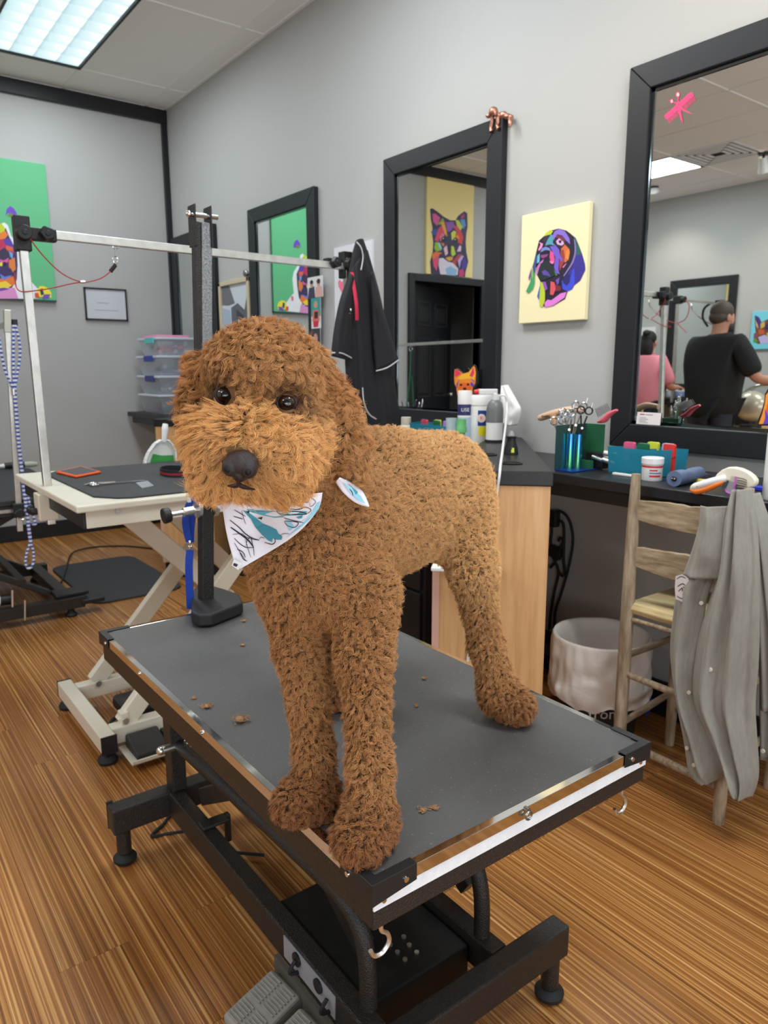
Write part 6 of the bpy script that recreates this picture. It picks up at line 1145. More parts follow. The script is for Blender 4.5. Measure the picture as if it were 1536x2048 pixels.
# wolf-like painting over the door (seen in the second mirror)
t = thing('painting', 'tall pale yellow canvas of a rainbow-coloured long-haired dog over the black door', 'painting', (XL, -0.62, 2.27)); YP = t
bm = BM(); boxb(bm, XL+0.002, XL+0.03, -0.955, -0.30, 2.26, 3.202); obj('canvas', bm, mat('canvas_yellow', srgb(250, 228, 160), 0.75, bump=0.15, bscale=900), t, smooth=False, bevel=0.003)
def PY(x, y):
    p = onX(840+x/7.88, 340+y/7.88, XL+0.0312); return flip(p)
yp = [((50, 40, 80), [(200, 620), (240, 610), (340, 680), (410, 740), (520, 800), (600, 800), (640, 730), (740, 655), (785, 690), (790, 900), (770, 1000), (760, 1150), (770, 1300), (800, 1450), (760, 1600), (750, 1690), (350, 1660), (215, 1640), (200, 1450), (240, 1300), (250, 1150), (230, 1000), (240, 920), (215, 800)]), ((226, 90, 150), [(235, 700), (280, 690), (360, 760), (310, 890), (250, 820)]), ((150, 170, 50), [(320, 860), (400, 760), (430, 830), (360, 870)]), ((236, 170, 60), [(370, 830), (420, 820), (460, 960), (470, 1060), (420, 1000)]), ((150, 80, 180), [(440, 830), (560, 820), (590, 880), (520, 970), (480, 980)]), ((220, 60, 96), [(560, 890), (640, 880), (690, 980), (620, 980)]), ((200, 214, 60), [(600, 790), (650, 800), (710, 900), (680, 960), (620, 880)]), ((90, 150, 210), [(670, 790), (740, 780), (760, 880), (720, 940)]), ((196, 60, 110), [(680, 740), (730, 690), (740, 750), (690, 780)]),
  ((60, 80, 170), [(215, 980), (300, 920), (310, 1000), (260, 1040)]), ((226, 70, 110), [(330, 930), (380, 880), (420, 980), (340, 1080), (330, 1140), (270, 1110)]), ((240, 110, 150), [(345, 1060), (390, 1000), (430, 1010), (410, 1080), (360, 1130)]), ((216, 220, 70), [(530, 1000), (570, 960), (610, 980), (580, 1100), (540, 1110)]), ((226, 60, 60), [(600, 990), (690, 980), (720, 1060), (700, 1180), (640, 1150), (620, 1060)]), ((240, 140, 60), [(590, 1040), (640, 1030), (660, 1090), (600, 1100)]), ((24, 20, 34), disc(412, 1095, 38, 42)), ((24, 20, 34), disc(598, 1110, 38, 42)), ((236, 236, 240), disc(405, 1085, 9)), ((236, 236, 240), disc(592, 1100, 9)), ((150, 190, 60), [(260, 1240), (280, 1140), (340, 1150), (380, 1270), (300, 1290)]), ((150, 220, 230), [(320, 1160), (350, 1150), (390, 1250), (350, 1240)]), ((236, 120, 60), [(370, 1150), (420, 1160), (420, 1210), (390, 1200)]), ((240, 200, 220), [(410, 1240), (460, 1190), (480, 1320), (440, 1360)]), ((200, 220, 60), [(530, 1200), (570, 1210), (600, 1330), (550, 1370), (520, 1300)]), ((240, 200, 230), [(620, 1290), (660, 1190), (690, 1210), (680, 1290)]), ((40, 30, 44), [(475, 1200), (505, 1170), (530, 1200), (530, 1300), (500, 1360), (480, 1290)]), ((236, 170, 60), [(440, 1390), (500, 1370), (560, 1380), (540, 1430), (490, 1440)]),
  ((236, 120, 50), [(220, 1340), (280, 1290), (390, 1310), (300, 1370), (240, 1420)]), ((226, 80, 120), [(240, 1420), (340, 1340), (330, 1450), (300, 1600), (250, 1520)]), ((230, 220, 240), [(340, 1400), (400, 1390), (480, 1450), (560, 1470), (640, 1560), (630, 1660), (360, 1650), (330, 1500)]), ((150, 190, 230), [(440, 1560), (520, 1520), (620, 1580), (600, 1670), (460, 1660)]), ((200, 60, 60), [(540, 1450), (640, 1340), (700, 1330), (620, 1430), (600, 1510)]), ((200, 170, 230), [(630, 1430), (690, 1350), (730, 1360), (680, 1450), (660, 1560)]), ((76, 60, 160), [(690, 1460), (740, 1380), (780, 1480), (740, 1580), (690, 1560)]), ((206, 60, 120), [(650, 1580), (710, 1560), (740, 1640), (700, 1690), (650, 1680)])]
art('painted_dog', yp, PY, YP, nrm=(1, 0, 0), step=0.00008, base=0.0)
# certificate frame
t = thing('certificate_frame', 'thin black framed certificate on the left wall below the green painting', 'picture frame', (XL, 1.87, 1.69)); q = [onX(x, y, XL+0.001) for x, y in ((166, 574), (249, 577), (253, 642), (170, 641))]
y0, y1, z0, z1 = q[0].y, q[1].y+0.008, q[3].z+0.005, q[0].z
bm = BM()
for a in ((y0, y1, z0, z0+0.012), (y0, y1, z1-0.012, z1), (y0, y0+0.012, z0, z1), (y1-0.012, y1, z0, z1)): boxb(bm, XL+0.001, XL+0.018, *a)
obj('frame', bm, M_blackp, t, smooth=False); bm = BM(); boxb(bm, XL+0.001, XL+0.010, y0+0.011, y1-0.011, z0+0.011, z1-0.011); obj('paper', bm, mat('certificate', srgb(206, 208, 216), 0.08, coat=0.8), t, smooth=False)
cy = (y0+y1)/2; bm = BM(); boxb(bm, XL+0.010, XL+0.0104, cy-0.09, cy+0.09, z0+0.075, z0+0.08); boxb(bm, XL+0.010, XL+0.0104, cy-0.07, cy+0.02, z0+0.13, z0+0.135); obj('print_lines', bm, mat('grey_ink', srgb(150, 152, 160), 0.6), t, smooth=False)
# frame with dog photo between mirror 0 and 1
q = [onY(x, y, YB-0.02) for x, y in ((438, 566), (498, 553), (497, 690), (436, 690))]; x0, x1, z0, z1 = q[0].x, q[1].x, 1.42, (q[0].z+q[1].z)/2
t = thing('framed_photo', 'light wood photo frame hung beside the grooming post, grey dog photo', 'picture frame', ((x0+x1)/2, YB, z0)); bm = BM(); f = 0.03
for a in ((x0, x1, z0, z0+f), (x0, x1, z1-f, z1), (x0, x0+f, z0, z1), (x1-f, x1, z0, z1)): boxb(bm, a[0], a[1], YB-0.03, YB-0.001, a[2], a[3])
obj('frame', bm, mat('pale_oak', srgb(204, 190, 162), 0.6), t, smooth=False, bevel=0.003); bm = BM(); boxb(bm, x0+f, x1-f, YB-0.015, YB-0.001, z0+f, z1-f); obj('photo', bm, mat('photo_white', srgb(206, 212, 222), 0.4), t, smooth=False)
def PF(u, v): return Vector((x0+f+(x1-x0-2*f)*u, YB-0.0155, z1-f-(z1-z0-2*f)*v))
art('photo_print', [((110, 110, 116), [(0, 0), (0.3, 0), (0.5, 0.3), (0.25, 0.32), (0, 0.3)]), ((96, 98, 108), [(0.35, 0.36), (0.6, 0.30), (0.85, 0.42), (0.95, 0.2), (1, 0.2), (1, 1), (0.3, 1), (0.35, 0.6)]), ((170, 184, 206), [(0.0, 0.34), (0.3, 0.4), (0.34, 1), (0, 1)]), ((60, 62, 70), [(0.55, 0.4), (0.8, 0.5), (0.9, 0.85), (0.7, 0.7), (0.55, 0.8)]), ((190, 190, 196), [(0.6, 0.55), (0.75, 0.6), (0.7, 0.75), (0.58, 0.7)])], PF, t, nrm=(0, -1, 0))
bm = BM(); ell(bm, (x1-0.05, YB-0.02, z1+0.025), (0.03, 0.015, 0.025)); tag(obj('wall_hook', bm, mat('dull_steel'), None), 'small round metal wall hook above the light wood photo frame', 'hook')
# paper sheet behind the coat, with heart
q0, q1 = onY(672, 495, YB-0.002), onY(748, 480, YB-0.002); t = thing('wall_poster', 'white poster with a pink heart hung behind the black smock', 'poster', (q0.x, YB, 1.5)); bm = BM(); boxb(bm, q0.x, q1.x, YB-0.016, YB-0.001, 1.50, 1.97); obj('board', bm, mat('poster_white', srgb(222, 222, 230), 0.5), t, smooth=False)
hc_ = onY(684, 572, YB-0.0165); hp_ = [(0.0, -0.04), (-0.035, 0.0), (-0.04, 0.025), (-0.022, 0.038), (0, 0.02), (0.022, 0.038), (0.04, 0.025), (0.035, 0.0)]; art('heart', [((232, 120, 150), hp_)], lambda x, y: Vector((hc_.x+x, hc_.y, hc_.z+y)), t, nrm=(0, -1, 0))
bm = BM(); p = onY(787, 648, YB); boxb(bm, -3.245, -3.205, YB-0.012, YB-0.001, p.z-0.06, p.z+0.055); tag(obj('wall_plate', bm, M_white, None, smooth=False, bevel=0.004), 'white switch plate half hidden between smock and mirror frame', 'switch')
# photo strips stuck to mirror 1
PS = [('wide photo print of two smiling people at the top right of the strip mirror', (615, 556), (646, 593), [((60, 60, 80), [(0.1, 0.5), (0.45, 0.45), (0.5, 1), (0, 1)]), ((196, 150, 130), disc(0.28, 0.35, 0.1, 0.16)), ((40, 30, 30), disc(0.28, 0.24, 0.11, 0.10)), ((214, 170, 160), [(0.55, 0.5), (0.95, 0.5), (1, 1), (0.5, 1)]), ((206, 160, 140), disc(0.74, 0.35, 0.1, 0.16)), ((60, 30, 24), disc(0.74, 0.25, 0.12, 0.12))]), ('narrow photo strip with red dress on the right side of the strip mirror', (622, 597), (642, 656), [((60, 150, 150), [(0, 0), (1, 0), (1, 0.6), (0, 0.6)]), ((206, 150, 120), disc(0.5, 0.22, 0.2, 0.12)), ((220, 110, 96), [(0.2, 0.4), (0.8, 0.4), (0.9, 0.75), (0.1, 0.75)]), ((40, 40, 46), [(0.35, 0.45), (0.75, 0.45), (0.7, 0.68), (0.35, 0.68)]), ((206, 40, 70), [(0.2, 0.76), (0.8, 0.76), (0.7, 0.95), (0.25, 0.95)])]), ('lower photo strip with lilac dress on the right side of the strip mirror', (622, 658), (642, 735), [((60, 60, 66), [(0, 0), (1, 0), (1, 1), (0, 1)]), ((206, 150, 140), disc(0.5, 0.25, 0.22, 0.13)), ((160, 140, 206), [(0.15, 0.45), (0.85, 0.45), (0.9, 0.75), (0.1, 0.75)]), ((110, 170, 70), [(0.2, 0.78), (0.9, 0.78), (0.8, 0.97)])])]
for lb, a, b, pp in PS:
    qa_, qb_ = onY(*a, YB-0.038), onY(*b, YB-0.038); t = thing('photo_strip', lb, 'photo', qa_, 'photos stuck to the mirror frame'); xa, xb, za, zb = qa_.x, qb_.x, qa_.z, qb_.z
    bm = BM(); boxb(bm, xa, xb, YB-0.0385, YB-0.036, zb, za); obj('card', bm, mat('photo_card', srgb(222, 222, 224), 0.4), t, smooth=False); art('photo_print', pp, lambda u, v: Vector((xa+(xb-xa)*u, YB-0.0387, za+(zb-za)*v)), t, nrm=(0, -1, 0))
# pink comb and scissors sticker + terrier sticker + card on the big mirror
def PS_(x, y): return onY(1200+x/4.55, 50+y/4.55, YB-0.0185)
PKc = (232, 62, 120); st = [(PKc, [(582, 830), (600, 810), (820, 612), (845, 618), (855, 640), (845, 650), (620, 855), (600, 855)])]
for i in range(25):
    t_ = i/24; x = 608+t_*240; y = 848-t_*205
    if 0.40 < t_ < 0.56: continue
    st.append((PKc, [(x, y), (x+5, y-4), (x+28, y+44), (x+24, y+48)]))
st += [(PKc, [(700, 740), (735, 730), (742, 800), (760, 900), (735, 860), (715, 790)]), (PKc, [(715, 740), (745, 740), (770, 770), (850, 812), (790, 795), (740, 770)]), (PKc, [(700, 700), (720, 690), (735, 745), (700, 750)]), (PKc, stroke([(715, 660), (710, 690), (712, 720)], 12)), (PKc, stroke([(665, 705), (695, 710), (715, 730)], 12))]
for c_, r_ in (((710, 634), 22), ((655, 694), 18)):
    st.append((PKc, disc(c_[0], c_[1], r_*0.9, r_*1.2, 20)))
    st.append(((196, 196, 190), disc(c_[0], c_[1], r_*0.55, r_*0.8, 16)))
st.append((PKc, stroke([(640, 690), (625, 690), (617, 698)], 6)))
tag(art('comb_sticker', st, PS_, None, mat('sticker_vinyl', (0, 0, 0)) if False else M_art, (0, -1, 0), 0.00003, 0.0002), 'pink comb and scissors sticker in the top left corner of the mirror', 'sticker')
def PT(x, y): return onY(1200+x/4.095, 500+y/4.095, YB-0.0185)
tag(art('terrier_sticker', [((24, 18, 20), [(1290, 1440), (1290, 1400), (1320, 1330), (1345, 1240), (1350, 1180), (1380, 1130), (1560, 1000), (1800, 1000), (1800, 1440)]), ((244, 150, 50), [(1300, 1425), (1330, 1340), (1352, 1250), (1358, 1190), (1390, 1145), (1560, 1020), (1780, 1020), (1780, 1425)]), ((236, 90, 50), [(1340, 1420), (1360, 1310), (1385, 1200), (1400, 1420)]), ((90, 70, 190), [(1335, 1425), (1355, 1380), (1350, 1300), (1380, 1360), (1400, 1425)])], PT, None, M_art, (0, -1, 0), 0.00005, 0.0002), 'orange terrier sticker at the right edge of the big mirror', 'sticker')
q = [onY(x, y, YB-0.030) for x, y in ((1272, 824), (1320, 824))]; t = thing('business_card', 'white business card with small red print tucked into the lower left mirror corner', 'card', q[0]); x0, x1 = q[0].x, q[1].x; z1 = q[0].z; z0 = 1.094
bm = BM(); prism(bm, [(x0, YB-0.024, z0), (x1, YB-0.024, z0), (x1, YB-0.020, z1), (x0, YB-0.020, z1)], (0, -0.0008, 0)); obj('card', bm, mat('card_white', srgb(232, 222, 224), 0.5), t, smooth=False)
art('card_print', [((176, 50, 64), [(0.12, 0.86), (0.32, 0.86), (0.32, 0.78), (0.12, 0.78)]), ((110, 110, 116), [(0.36, 0.84), (0.66, 0.84), (0.66, 0.80), (0.36, 0.80)])]+[((170, 168, 172), [(0.12, 0.6-0.13*i), (0.4+0.1*(i % 2), 0.6-0.13*i), (0.4+0.1*(i % 2), 0.56-0.13*i), (0.12, 0.56-0.13*i)]) for i in range(4)], lambda u, v: Vector((x0+(x1-x0)*u, YB-0.0250+0.004*v, z0+(z1-z0)*v)), t, nrm=(0, -1, 0))
# copper dog figurine on mirror 2's corner
FG = thing('dog_figurine', 'small copper dog figurine draped over the top right mirror corner', 'figurine', (-2.38, YB-0.02, 2.335)); bm = BM()
def Pf(x, y, o=0.0): return onY(940+x/12.8, 200+y/12.8, YB-0.035-o)
ell(bm, Pf(600, 300, 0.01), 0.020, None, 16, 12); ell(bm, Pf(470, 410, 0.012), (0.012, 0.012, 0.009)); ell(bm, Pf(440, 385, 0.015), 0.005); ell(bm, Pf(650, 340, 0.02), (0.006, 0.006, 0.012))
ell(bm, Pf(720, 400, 0), (0.014, 0.012, 0.012)); ell(bm, Pf(840, 400, -0.012), (0.023, 0.016, 0.017)); ell(bm, Pf(950, 430, -0.014), (0.018, 0.014, 0.013)); ell(bm, Pf(1050, 440, -0.014), (0.011, 0.011, 0.011)); tube(bm, [Pf(1030, 480, -0.005), Pf(1030, 580, 0.004), Pf(1020, 680, 0.006)], [0.010, 0.009, 0.006], 10, 4); 
for a in ([(570, 440), (570, 560), (540, 700), (550, 810)], [(710, 450), (720, 560), (700, 660), (740, 740)]): tube(bm, [Pf(x, y, 0.004) for x, y in a], [0.010, 0.0085, 0.0075, 0.010], 10, 4)
o = obj('body', bm, mat('copper', (0.50, 0.24, 0.17), 0.28, 0.85, bump=0.6, bscale=250), FG); 
# black smock on the arm's right end
def Pc(x, y, o=0.0): return onX(x, y, -2.69+o)
SM = thing('grooming_smock', 'black short-sleeved smock with white piping hanging from the right end of the crossbar', 'smock', (-2.70, 1.9, 1.85)); M_smk = mat('smock_black', (0.016, 0.016, 0.020), 0.8, bump=0.2, bscale=500); M_pip = mat('piping_white', srgb(200, 200, 206), 0.6)
nx_ = (0.8, -0.6, 0)
bdy = sheet('body', [Pc(700, 545), Pc(690, 620, 0.03), Pc(690, 720, 0.03), Pc(697, 830, 0.03), Pc(700, 895, 0.03)], [Pc(735, 500), Pc(762, 600), Pc(780, 700), Pc(795, 800), Pc(800, 842), Pc(778, 900, 0.0)], M_smk, SM, 26, 8, 0.015, 2.5, 0.035, nx_, 0.003, 5)
sheet('yoke', [Pc(712, 482), Pc(704, 510), Pc(698, 540), Pc(690, 580)], [Pc(726, 478), Pc(737, 510), Pc(747, 545), Pc(756, 590)], M_smk, SM, 14, 6, 0.006, 1.5, 0.03, nx_, 0.003, 2)
sL = sheet('sleeve', [Pc(700, 545, 0.05), Pc(680, 600, 0.06), Pc(668, 660, 0.06), Pc(662, 712, 0.06)], [Pc(712, 560, 0.05), Pc(706, 620, 0.06), Pc(703, 670, 0.06), Pc(702, 722, 0.06)], M_smk, SM, 14, 6, 0.008, 1.2, 0.04, nx_, 0.003, 7)
sR = sheet('sleeve', [Pc(740, 545, 0.05), Pc(744, 620, 0.06), Pc(747, 690, 0.06), Pc(752, 742, 0.06)], [Pc(748, 545, 0.05), Pc(765, 615, 0.06), Pc(783, 675, 0.06), Pc(797, 720, 0.06)], M_smk, SM, 14, 6, 0.008, 1.2, 0.035, nx_, 0.003, 9)
def pipe(pts, r=0.003, nm='piping'):
    bm = BM(); tube(bm, pts, r, 6, 5); obj(nm, bm, M_pip, SM)
pipe([Pc(662, 706, 0.075), Pc(682, 706, 0.098), Pc(703, 716, 0.075)]); pipe([Pc(752, 742, 0.075), Pc(775, 735, 0.095), Pc(797, 720, 0.075)]); pipe([Pc(713, 484, 0.04), Pc(722, 495, 0.05), Pc(726, 515, 0.05), Pc(722, 540, 0.05)]); pipe([Pc(725, 775, 0.06), Pc(728, 805, 0.065), Pc(738, 828, 0.06), Pc(752, 838, 0.055)])
bm = BM(); tube(bm, [Pc(704, 545, 0.06), Pc(709, 580, 0.08), Pc(713, 610, 0.085), Pc(714, 640, 0.07)], 0.009, 8, 5, False, 0.3); obj('red_strap', bm, mat('red_strap', srgb(222, 50, 84), 0.6), SM)
bm = BM(); ell(bm, Pc(700, 620, 0.09), (0.01, 0.006, 0.008)); torus(bm, Pc(699, 627, 0.09), 0.004, 0.0015); obj('zip_pull', bm, M_chrome, SM)
# ================================================================== RUSH CHAIR, SHIRT, BIN
CH = thing('ladderback_chair', 'weathered ladder-back wooden chair with woven rush seat tucked under the black counter', 'chair', (-1.13, 2.08, 0))
xl, xr, yb_, yf_ = -1.30, -0.955, 1.935, 2.235; M_gr2 = woodgrain('weathered_rung', srgb(112, 96, 76), srgb(150, 132, 108), srgb(182, 164, 138), (9, 1.2, 9), 0.75, 9.0, 0.4)
def post(x, y, h, nm, lean=0.0): 
    bm = BM(); 
    r = [0.016, 0.020, 0.0205, 0.0205, 0.0205, 0.020, 0.0185, 0.013] if h > 0.7 else [0.016, 0.019, 0.019, 0.018]; tube(bm, [(x, y-lean*k/(len(r)-1), h*k/(len(r)-1)+0.0) for k in range(len(r))], r, 14, 2); return obj(nm, bm, M_grey, CH)
post(xl, yb_, 0.985, 'back_post'); post(xr, yb_, 0.985, 'back_post'); post(xl, yf_, 0.60, 'front_leg'); post(xr, yf_, 0.60, 'front_leg')
M_gr3 = woodgrain('weathered_slat', srgb(120, 102, 78), srgb(162, 142, 114), srgb(196, 178, 150), (1.4, 8, 9), 0.75, 7.0, 0.4)
def slat(z0, z1, sag):
    bm = BM(); n = 14; rows = []
    for i in range(n+1):
        u = i/n; x = xl+0.012+(xr-xl-0.024)*u; yy = yb_+0.004+0.012*math.sin(math.pi*u); t_ = z1+0.006*math.sin(math.pi*u*1.0)+0.004*mnoise.noise(Vector((u*9, z0*7, 0))); b_ = z0-sag*math.sin(math.pi*u)
        rows.append([bm.verts.new((x, yy-0.007, b_)), bm.verts.new((x, yy+0.007, b_)), bm.verts.new((x, yy+0.007, t_)), bm.verts.new((x, yy-0.007, t_))])
    rings(bm, rows); obj('slat', bm, M_gr3, CH, bevel=0.002, angle=0.5)
slat(0.845, 0.905, 0.014); slat(0.700, 0.760, 0.018)
M_rush = woodgrain('rush', srgb(176, 152, 104), srgb(206, 186, 140), srgb(226, 210, 168), (3, 90, 3), 0.8, 3.0, 0.8)
bm = BM(); cx, cy = (xl+xr)/2, (yb_+yf_)/2; zs = 0.582
for tri_ in ([(xl, yb_), (xr, yb_)], [(xr, yb_), (xr, yf_)], [(xr, yf_), (xl, yf_)], [(xl, yf_), (xl, yb_)]):
    a, b = Vector((*tri_[0], zs)), Vector((*tri_[1], zs)); c = Vector((cx, cy, zs+0.008)); inn = (c-(a+b)/2); inn.z = 0; inn.normalize()
    P = [a, b, c]; dn = Vector((0, 0, -0.035)); vs = [bm.verts.new(p) for p in P]; ws = [bm.verts.new(a-inn*0.010+dn*0.5), bm.verts.new(b-inn*0.010+dn*0.5)]; us = [bm.verts.new(a+dn), bm.verts.new(b+dn), bm.verts.new(c+dn)]
    bm.faces.new(vs); bm.faces.new((vs[0], ws[0], ws[1], vs[1])); bm.faces.new((ws[0], us[0], us[1], ws[1])); bm.faces.new(us[::-1])
obj('rush_seat', bm, M_rush, CH, smooth=False, bevel=0.004)
def rung(a, b, nm='rung', r=0.0115):
    bm = BM(); tube(bm, [a, Vector(a).lerp(Vector(b), 0.5), b], [r*0.85, r, r*0.85], 10, 3); obj(nm, bm, M_gr2, CH)
rung((xl, yb_, 0.530), (xr, yb_, 0.530), r=0.009); rung((xl, yb_, 0.345), (xr, yb_, 0.340)); rung((xl, yb_, 0.115), (xr, yb_, 0.11), r=0.013); rung((xl, yb_, 0.40), (xl, yf_, 0.40)); rung((xl, yb_, 0.17), (xl, yf_, 0.20)); rung((xr, yb_, 0.40), (xr, yf_, 0.40)); rung((xr, yb_, 0.17), (xr, yf_, 0.20)); rung((xl, yf_, 0.36), (xr, yf_, 0.36)); rung((xl, yf_, 0.14), (xr, yf_, 0.14))
# shirt over the back
SHT = thing('shirt', 'grey button-up shirt draped over the top of the ladder-back chair', 'shirt', (-0.97, 1.93, 0.98))
def shirt_mat():
    m = mat('grey_chambray', srgb(146, 143, 134), 0.9, bump=0.5, bscale=700, var=0.09, vscale=120, stretch=(1, 1, 0.2), sheen=0.25); return m
M_sh = shirt_mat(); yS = 1.895
def Ps(x, y, o=0.0): return onY(x, y, yS-o)
sheet('back_panel', [Ps(1500, 985, -0.05), Ps(1512, 1100, -0.03), Ps(1518, 1300, -0.03), Ps(1522, 1420, -0.03)], [Ps(1520, 985, -0.06), Ps(1550, 1080, -0.05), Ps(1585, 1300, -0.05), Ps(1590, 1425, -0.05)], M_sh, SHT, 18, 8, 0.012, 2.0, 0.02, (0, -1, 0), 0.002, 4)
sheet('tail_panel', [Ps(1518, 1300, -0.045), Ps(1520, 1420, -0.045), Ps(1520, 1515, -0.045)], [Ps(1570, 1300, -0.07), Ps(1575, 1420, -0.07), Ps(1570, 1530, -0.07)], M_sh, SHT, 12, 6, 0.01, 2.0, 0.015, (0, -1, 0), 0.002, 8)
sheet('left_front', [Ps(1392, 1140, -0.005), Ps(1362, 1165, 0.0), Ps(1347, 1230, 0.0), Ps(1342, 1300, 0.0), Ps(1352, 1390, 0.0), Ps(1368, 1480, 0.0), Ps(1380, 1545, 0.0), Ps(1402, 1570, 0.0)], [Ps(1432, 1150, 0.0), Ps(1414, 1200, 0.008), Ps(1405, 1270, 0.008), Ps(1392, 1330, 0.008), Ps(1390, 1400, 0.008), Ps(1420, 1470, 0.008), Ps(1448, 1530, 0.008), Ps(1450, 1552, 0.0)], M_sh, SHT, 26, 8, 0.015, 1.8, 0.025, (0, -1, 0), 0.002, 1)
sheet('right_front', [Ps(1470, 978, 0.0), Ps(1452, 1045, 0.012), Ps(1437, 1140, 0.02), Ps(1412, 1220, 0.022), Ps(1392, 1300, 0.022), Ps(1386, 1395, 0.022), Ps(1416, 1470, 0.022), Ps(1455, 1545, 0.022), Ps(1478, 1585, 0.022)], [Ps(1504, 976, -0.01), Ps(1514, 1040, 0.0), Ps(1520, 1140, 0.012), Ps(1521, 1220, 0.012), Ps(1518, 1320, 0.012), Ps(1512, 1400, 0.012), Ps(1514, 1470, 0.012), Ps(1517, 1550, 0.012), Ps(1505, 1592, 0.012)], M_sh, SHT, 34, 9, 0.018, 2.6, 0.04, (0, -1, 0), 0.002, 2)
sheet('collar', [Ps(1401, 1011, 0.012), Ps(1398, 1050, 0.014), Ps(1384, 1100, 0.012), Ps(1366, 1150, 0.006)], [Ps(1456, 1012, 0.012), Ps(1449, 1060, 0.03), Ps(1446, 1110, 0.035), Ps(1441, 1158, 0.03)], M_sh, SHT, 18, 8, 0.006, 1.4, 0.022, (0, -1, 0), 0.002, 6)
for k, (x, y) in enumerate(((1403, 1206), (1421, 1339), (1378, 1385), (1374, 1496), (1388, 1530), (1526, 1502))):
    o_ = Ps(x, y, 0.050 if k == 1 else 0.022 if k == 0 else 0.018 if k < 5 else -0.03); bm = BM(); cyl(bm, o_, o_+Vector((0, -0.003, 0)), 0.0062, 0.0055, 14); obj('button', bm, mat('pearl_button', srgb(226, 218, 200), 0.25, coat=0.5), SHT)
def Pp(x, y): return Ps(1060+x/2.626, 920+y/2.626, 0.026)
art('embroidered_patch', [((216, 208, 206), [(765, 610), (800, 600), (830, 620), (850, 680), (850, 720), (800, 745), (765, 730), (760, 670)]), ((110, 104, 110), stroke([(770, 625), (795, 612), (818, 622)], 7)), ((110, 104, 110), stroke([(772, 715), (800, 728), (830, 712)], 7)), ((70, 60, 72), stroke([(775, 665), (800, 650), (815, 660)], 6)), ((40, 34, 40), stroke([(805, 665), (822, 690), (812, 705)], 7)), ((90, 60, 80), stroke([(780, 690), (800, 672), (800, 690)], 6))], Pp, SHT, M_art, (0, -1, 0), 0.0001, 0.0)
# waste bin with rolled bag
BN = thing('waste_bin', 'black waste bin with white bag rolled over the rim, beside the chair', 'bin', (-1.545, 2.15, 0)); c = Vector((-1.545, 2.15, 0)); R_ = 0.168
bm = BM(); lathe(bm, [(R_*0.80, 0.0), (R_*0.95, 0.34), (R_*0.91, 0.34), (R_*0.76, 0.01), (0, 0.01)], c, 32, None, False); obj('shell', bm, mat('bin_black', (0.02, 0.02, 0.022), 0.4), BN)
bm = BM(); n = 96; rows = []
prof = [(0.98, 0.245, 1), (1.05, 0.135, 1.6), (1.09, 0.165, 1.3), (1.06, 0.195, 1.2), (1.08, 0.225, 1.2), (1.05, 0.255, 1.2), (1.07, 0.285, 1.1), (1.045, 0.32, 0.8), (1.04, 0.345, 0.4), (1.02, 0.362, 0.15), (0.96, 0.36, 0.1), (0.85, 0.33, 0.3), (0.82, 0.26, 0.5), (0.74, 0.19, 0.6), (0.5, 0.175, 1.0), (0.02, 0.17, 0)][1:]
for (rr, z, am) in prof:
    row = []
    for k in range(n):
        a = 2*math.pi*k/n; q = mnoise.noise(Vector((math.cos(a)*3, math.sin(a)*3, z*40+a*2)))*0.013*am + mnoise.noise(Vector((math.cos(a)*9, math.sin(a)*9, z*60)))*0.007*am
        row.append(bm.verts.new(c+Vector((math.cos(a)*(R_*rr+q), math.sin(a)*(R_*rr+q), z+(q*0.7 if am < 1.2 else q*1.5)))))
    rows.append(row)
rings(bm, rows, False); o = obj('bag', bm, mat('bag_white', srgb(236, 233, 230), 0.4, bump=1.0, bscale=38, alpha=0.97), BN, angle=3); sb = o.modifiers.new('s', 'SUBSURF'); sb.levels = sb.render_levels = 1
text('brand_print', 'tron', 0.055, facing(c, R_*0.93, 0.118) @ Matrix.Translation((-0.030, 0, 0)), mat('bin_print', (0.6, 0.6, 0.6), 0.5), BN)
bm = BM(); q = onZ(1300, 1420, 0.0); tube(bm, [onY(1285, 1345, 2.36), onY(1292, 1380, 2.35), onY(1298, 1405, 2.35), onY(1293, 1430, 2.35)], [0.008, 0.016, 0.014, 0.005], 10, 5, False, 0.5); tag(obj('blue_strap', bm, M_blue, None), 'blue strap hanging behind the waste bin under the counter', 'strap')
# cables under the counter
CB = thing('power_cables', 'black power cables and adaptor hanging on the wall beside the clipper tower', 'cables', onY(1115, 1010, YB-0.02))
def Pw(x, y, o=0.02): return onY(1080+x/4.875, 1000+y/4.875, YB-o)
bm = BM(); 
for pts in ([(120, 120), (200, 110), (270, 170), (310, 280), (320, 420), (280, 650), (210, 900), (150, 1080), (140, 1250)], [(150, 200), (220, 220), (235, 330), (230, 560), (240, 700), (215, 740), (180, 690)], [(110, 150), (115, 300), (105, 420), (130, 560), (180, 700), (140, 900), (105, 1100), (90, 1260)], [(180, 400), (200, 370), (225, 400), (200, 470), (150, 600), (100, 660)], [(90, 1500), (70, 1650), (40, 1750), (30, 1850)], [(140, 1560), (120, 1700), (70, 1800)]): tube(bm, [Pw(*p) for p in pts], 0.006, 8, 6)
obj('cable', bm, M_rubber, CB)
bm = BM(); q = Pw(130, 180); box(bm, q, (0.05, 0.035, 0.07)); obj('plug', bm, M_blackp, CB, smooth=False, bevel=0.006); bm = BM(); q = Pw(150, 510); box(bm, q, (0.06, 0.035, 0.05), 0, 0, 0.3); obj('plug', bm, M_blackp, CB, smooth=False, bevel=0.006)
q = Pw(100, 1430, 0.03); bm = BM(); box(bm, q, (0.10, 0.05, 0.12)); a_ = obj('adaptor', bm, M_blackp, CB, smooth=False, bevel=0.006)
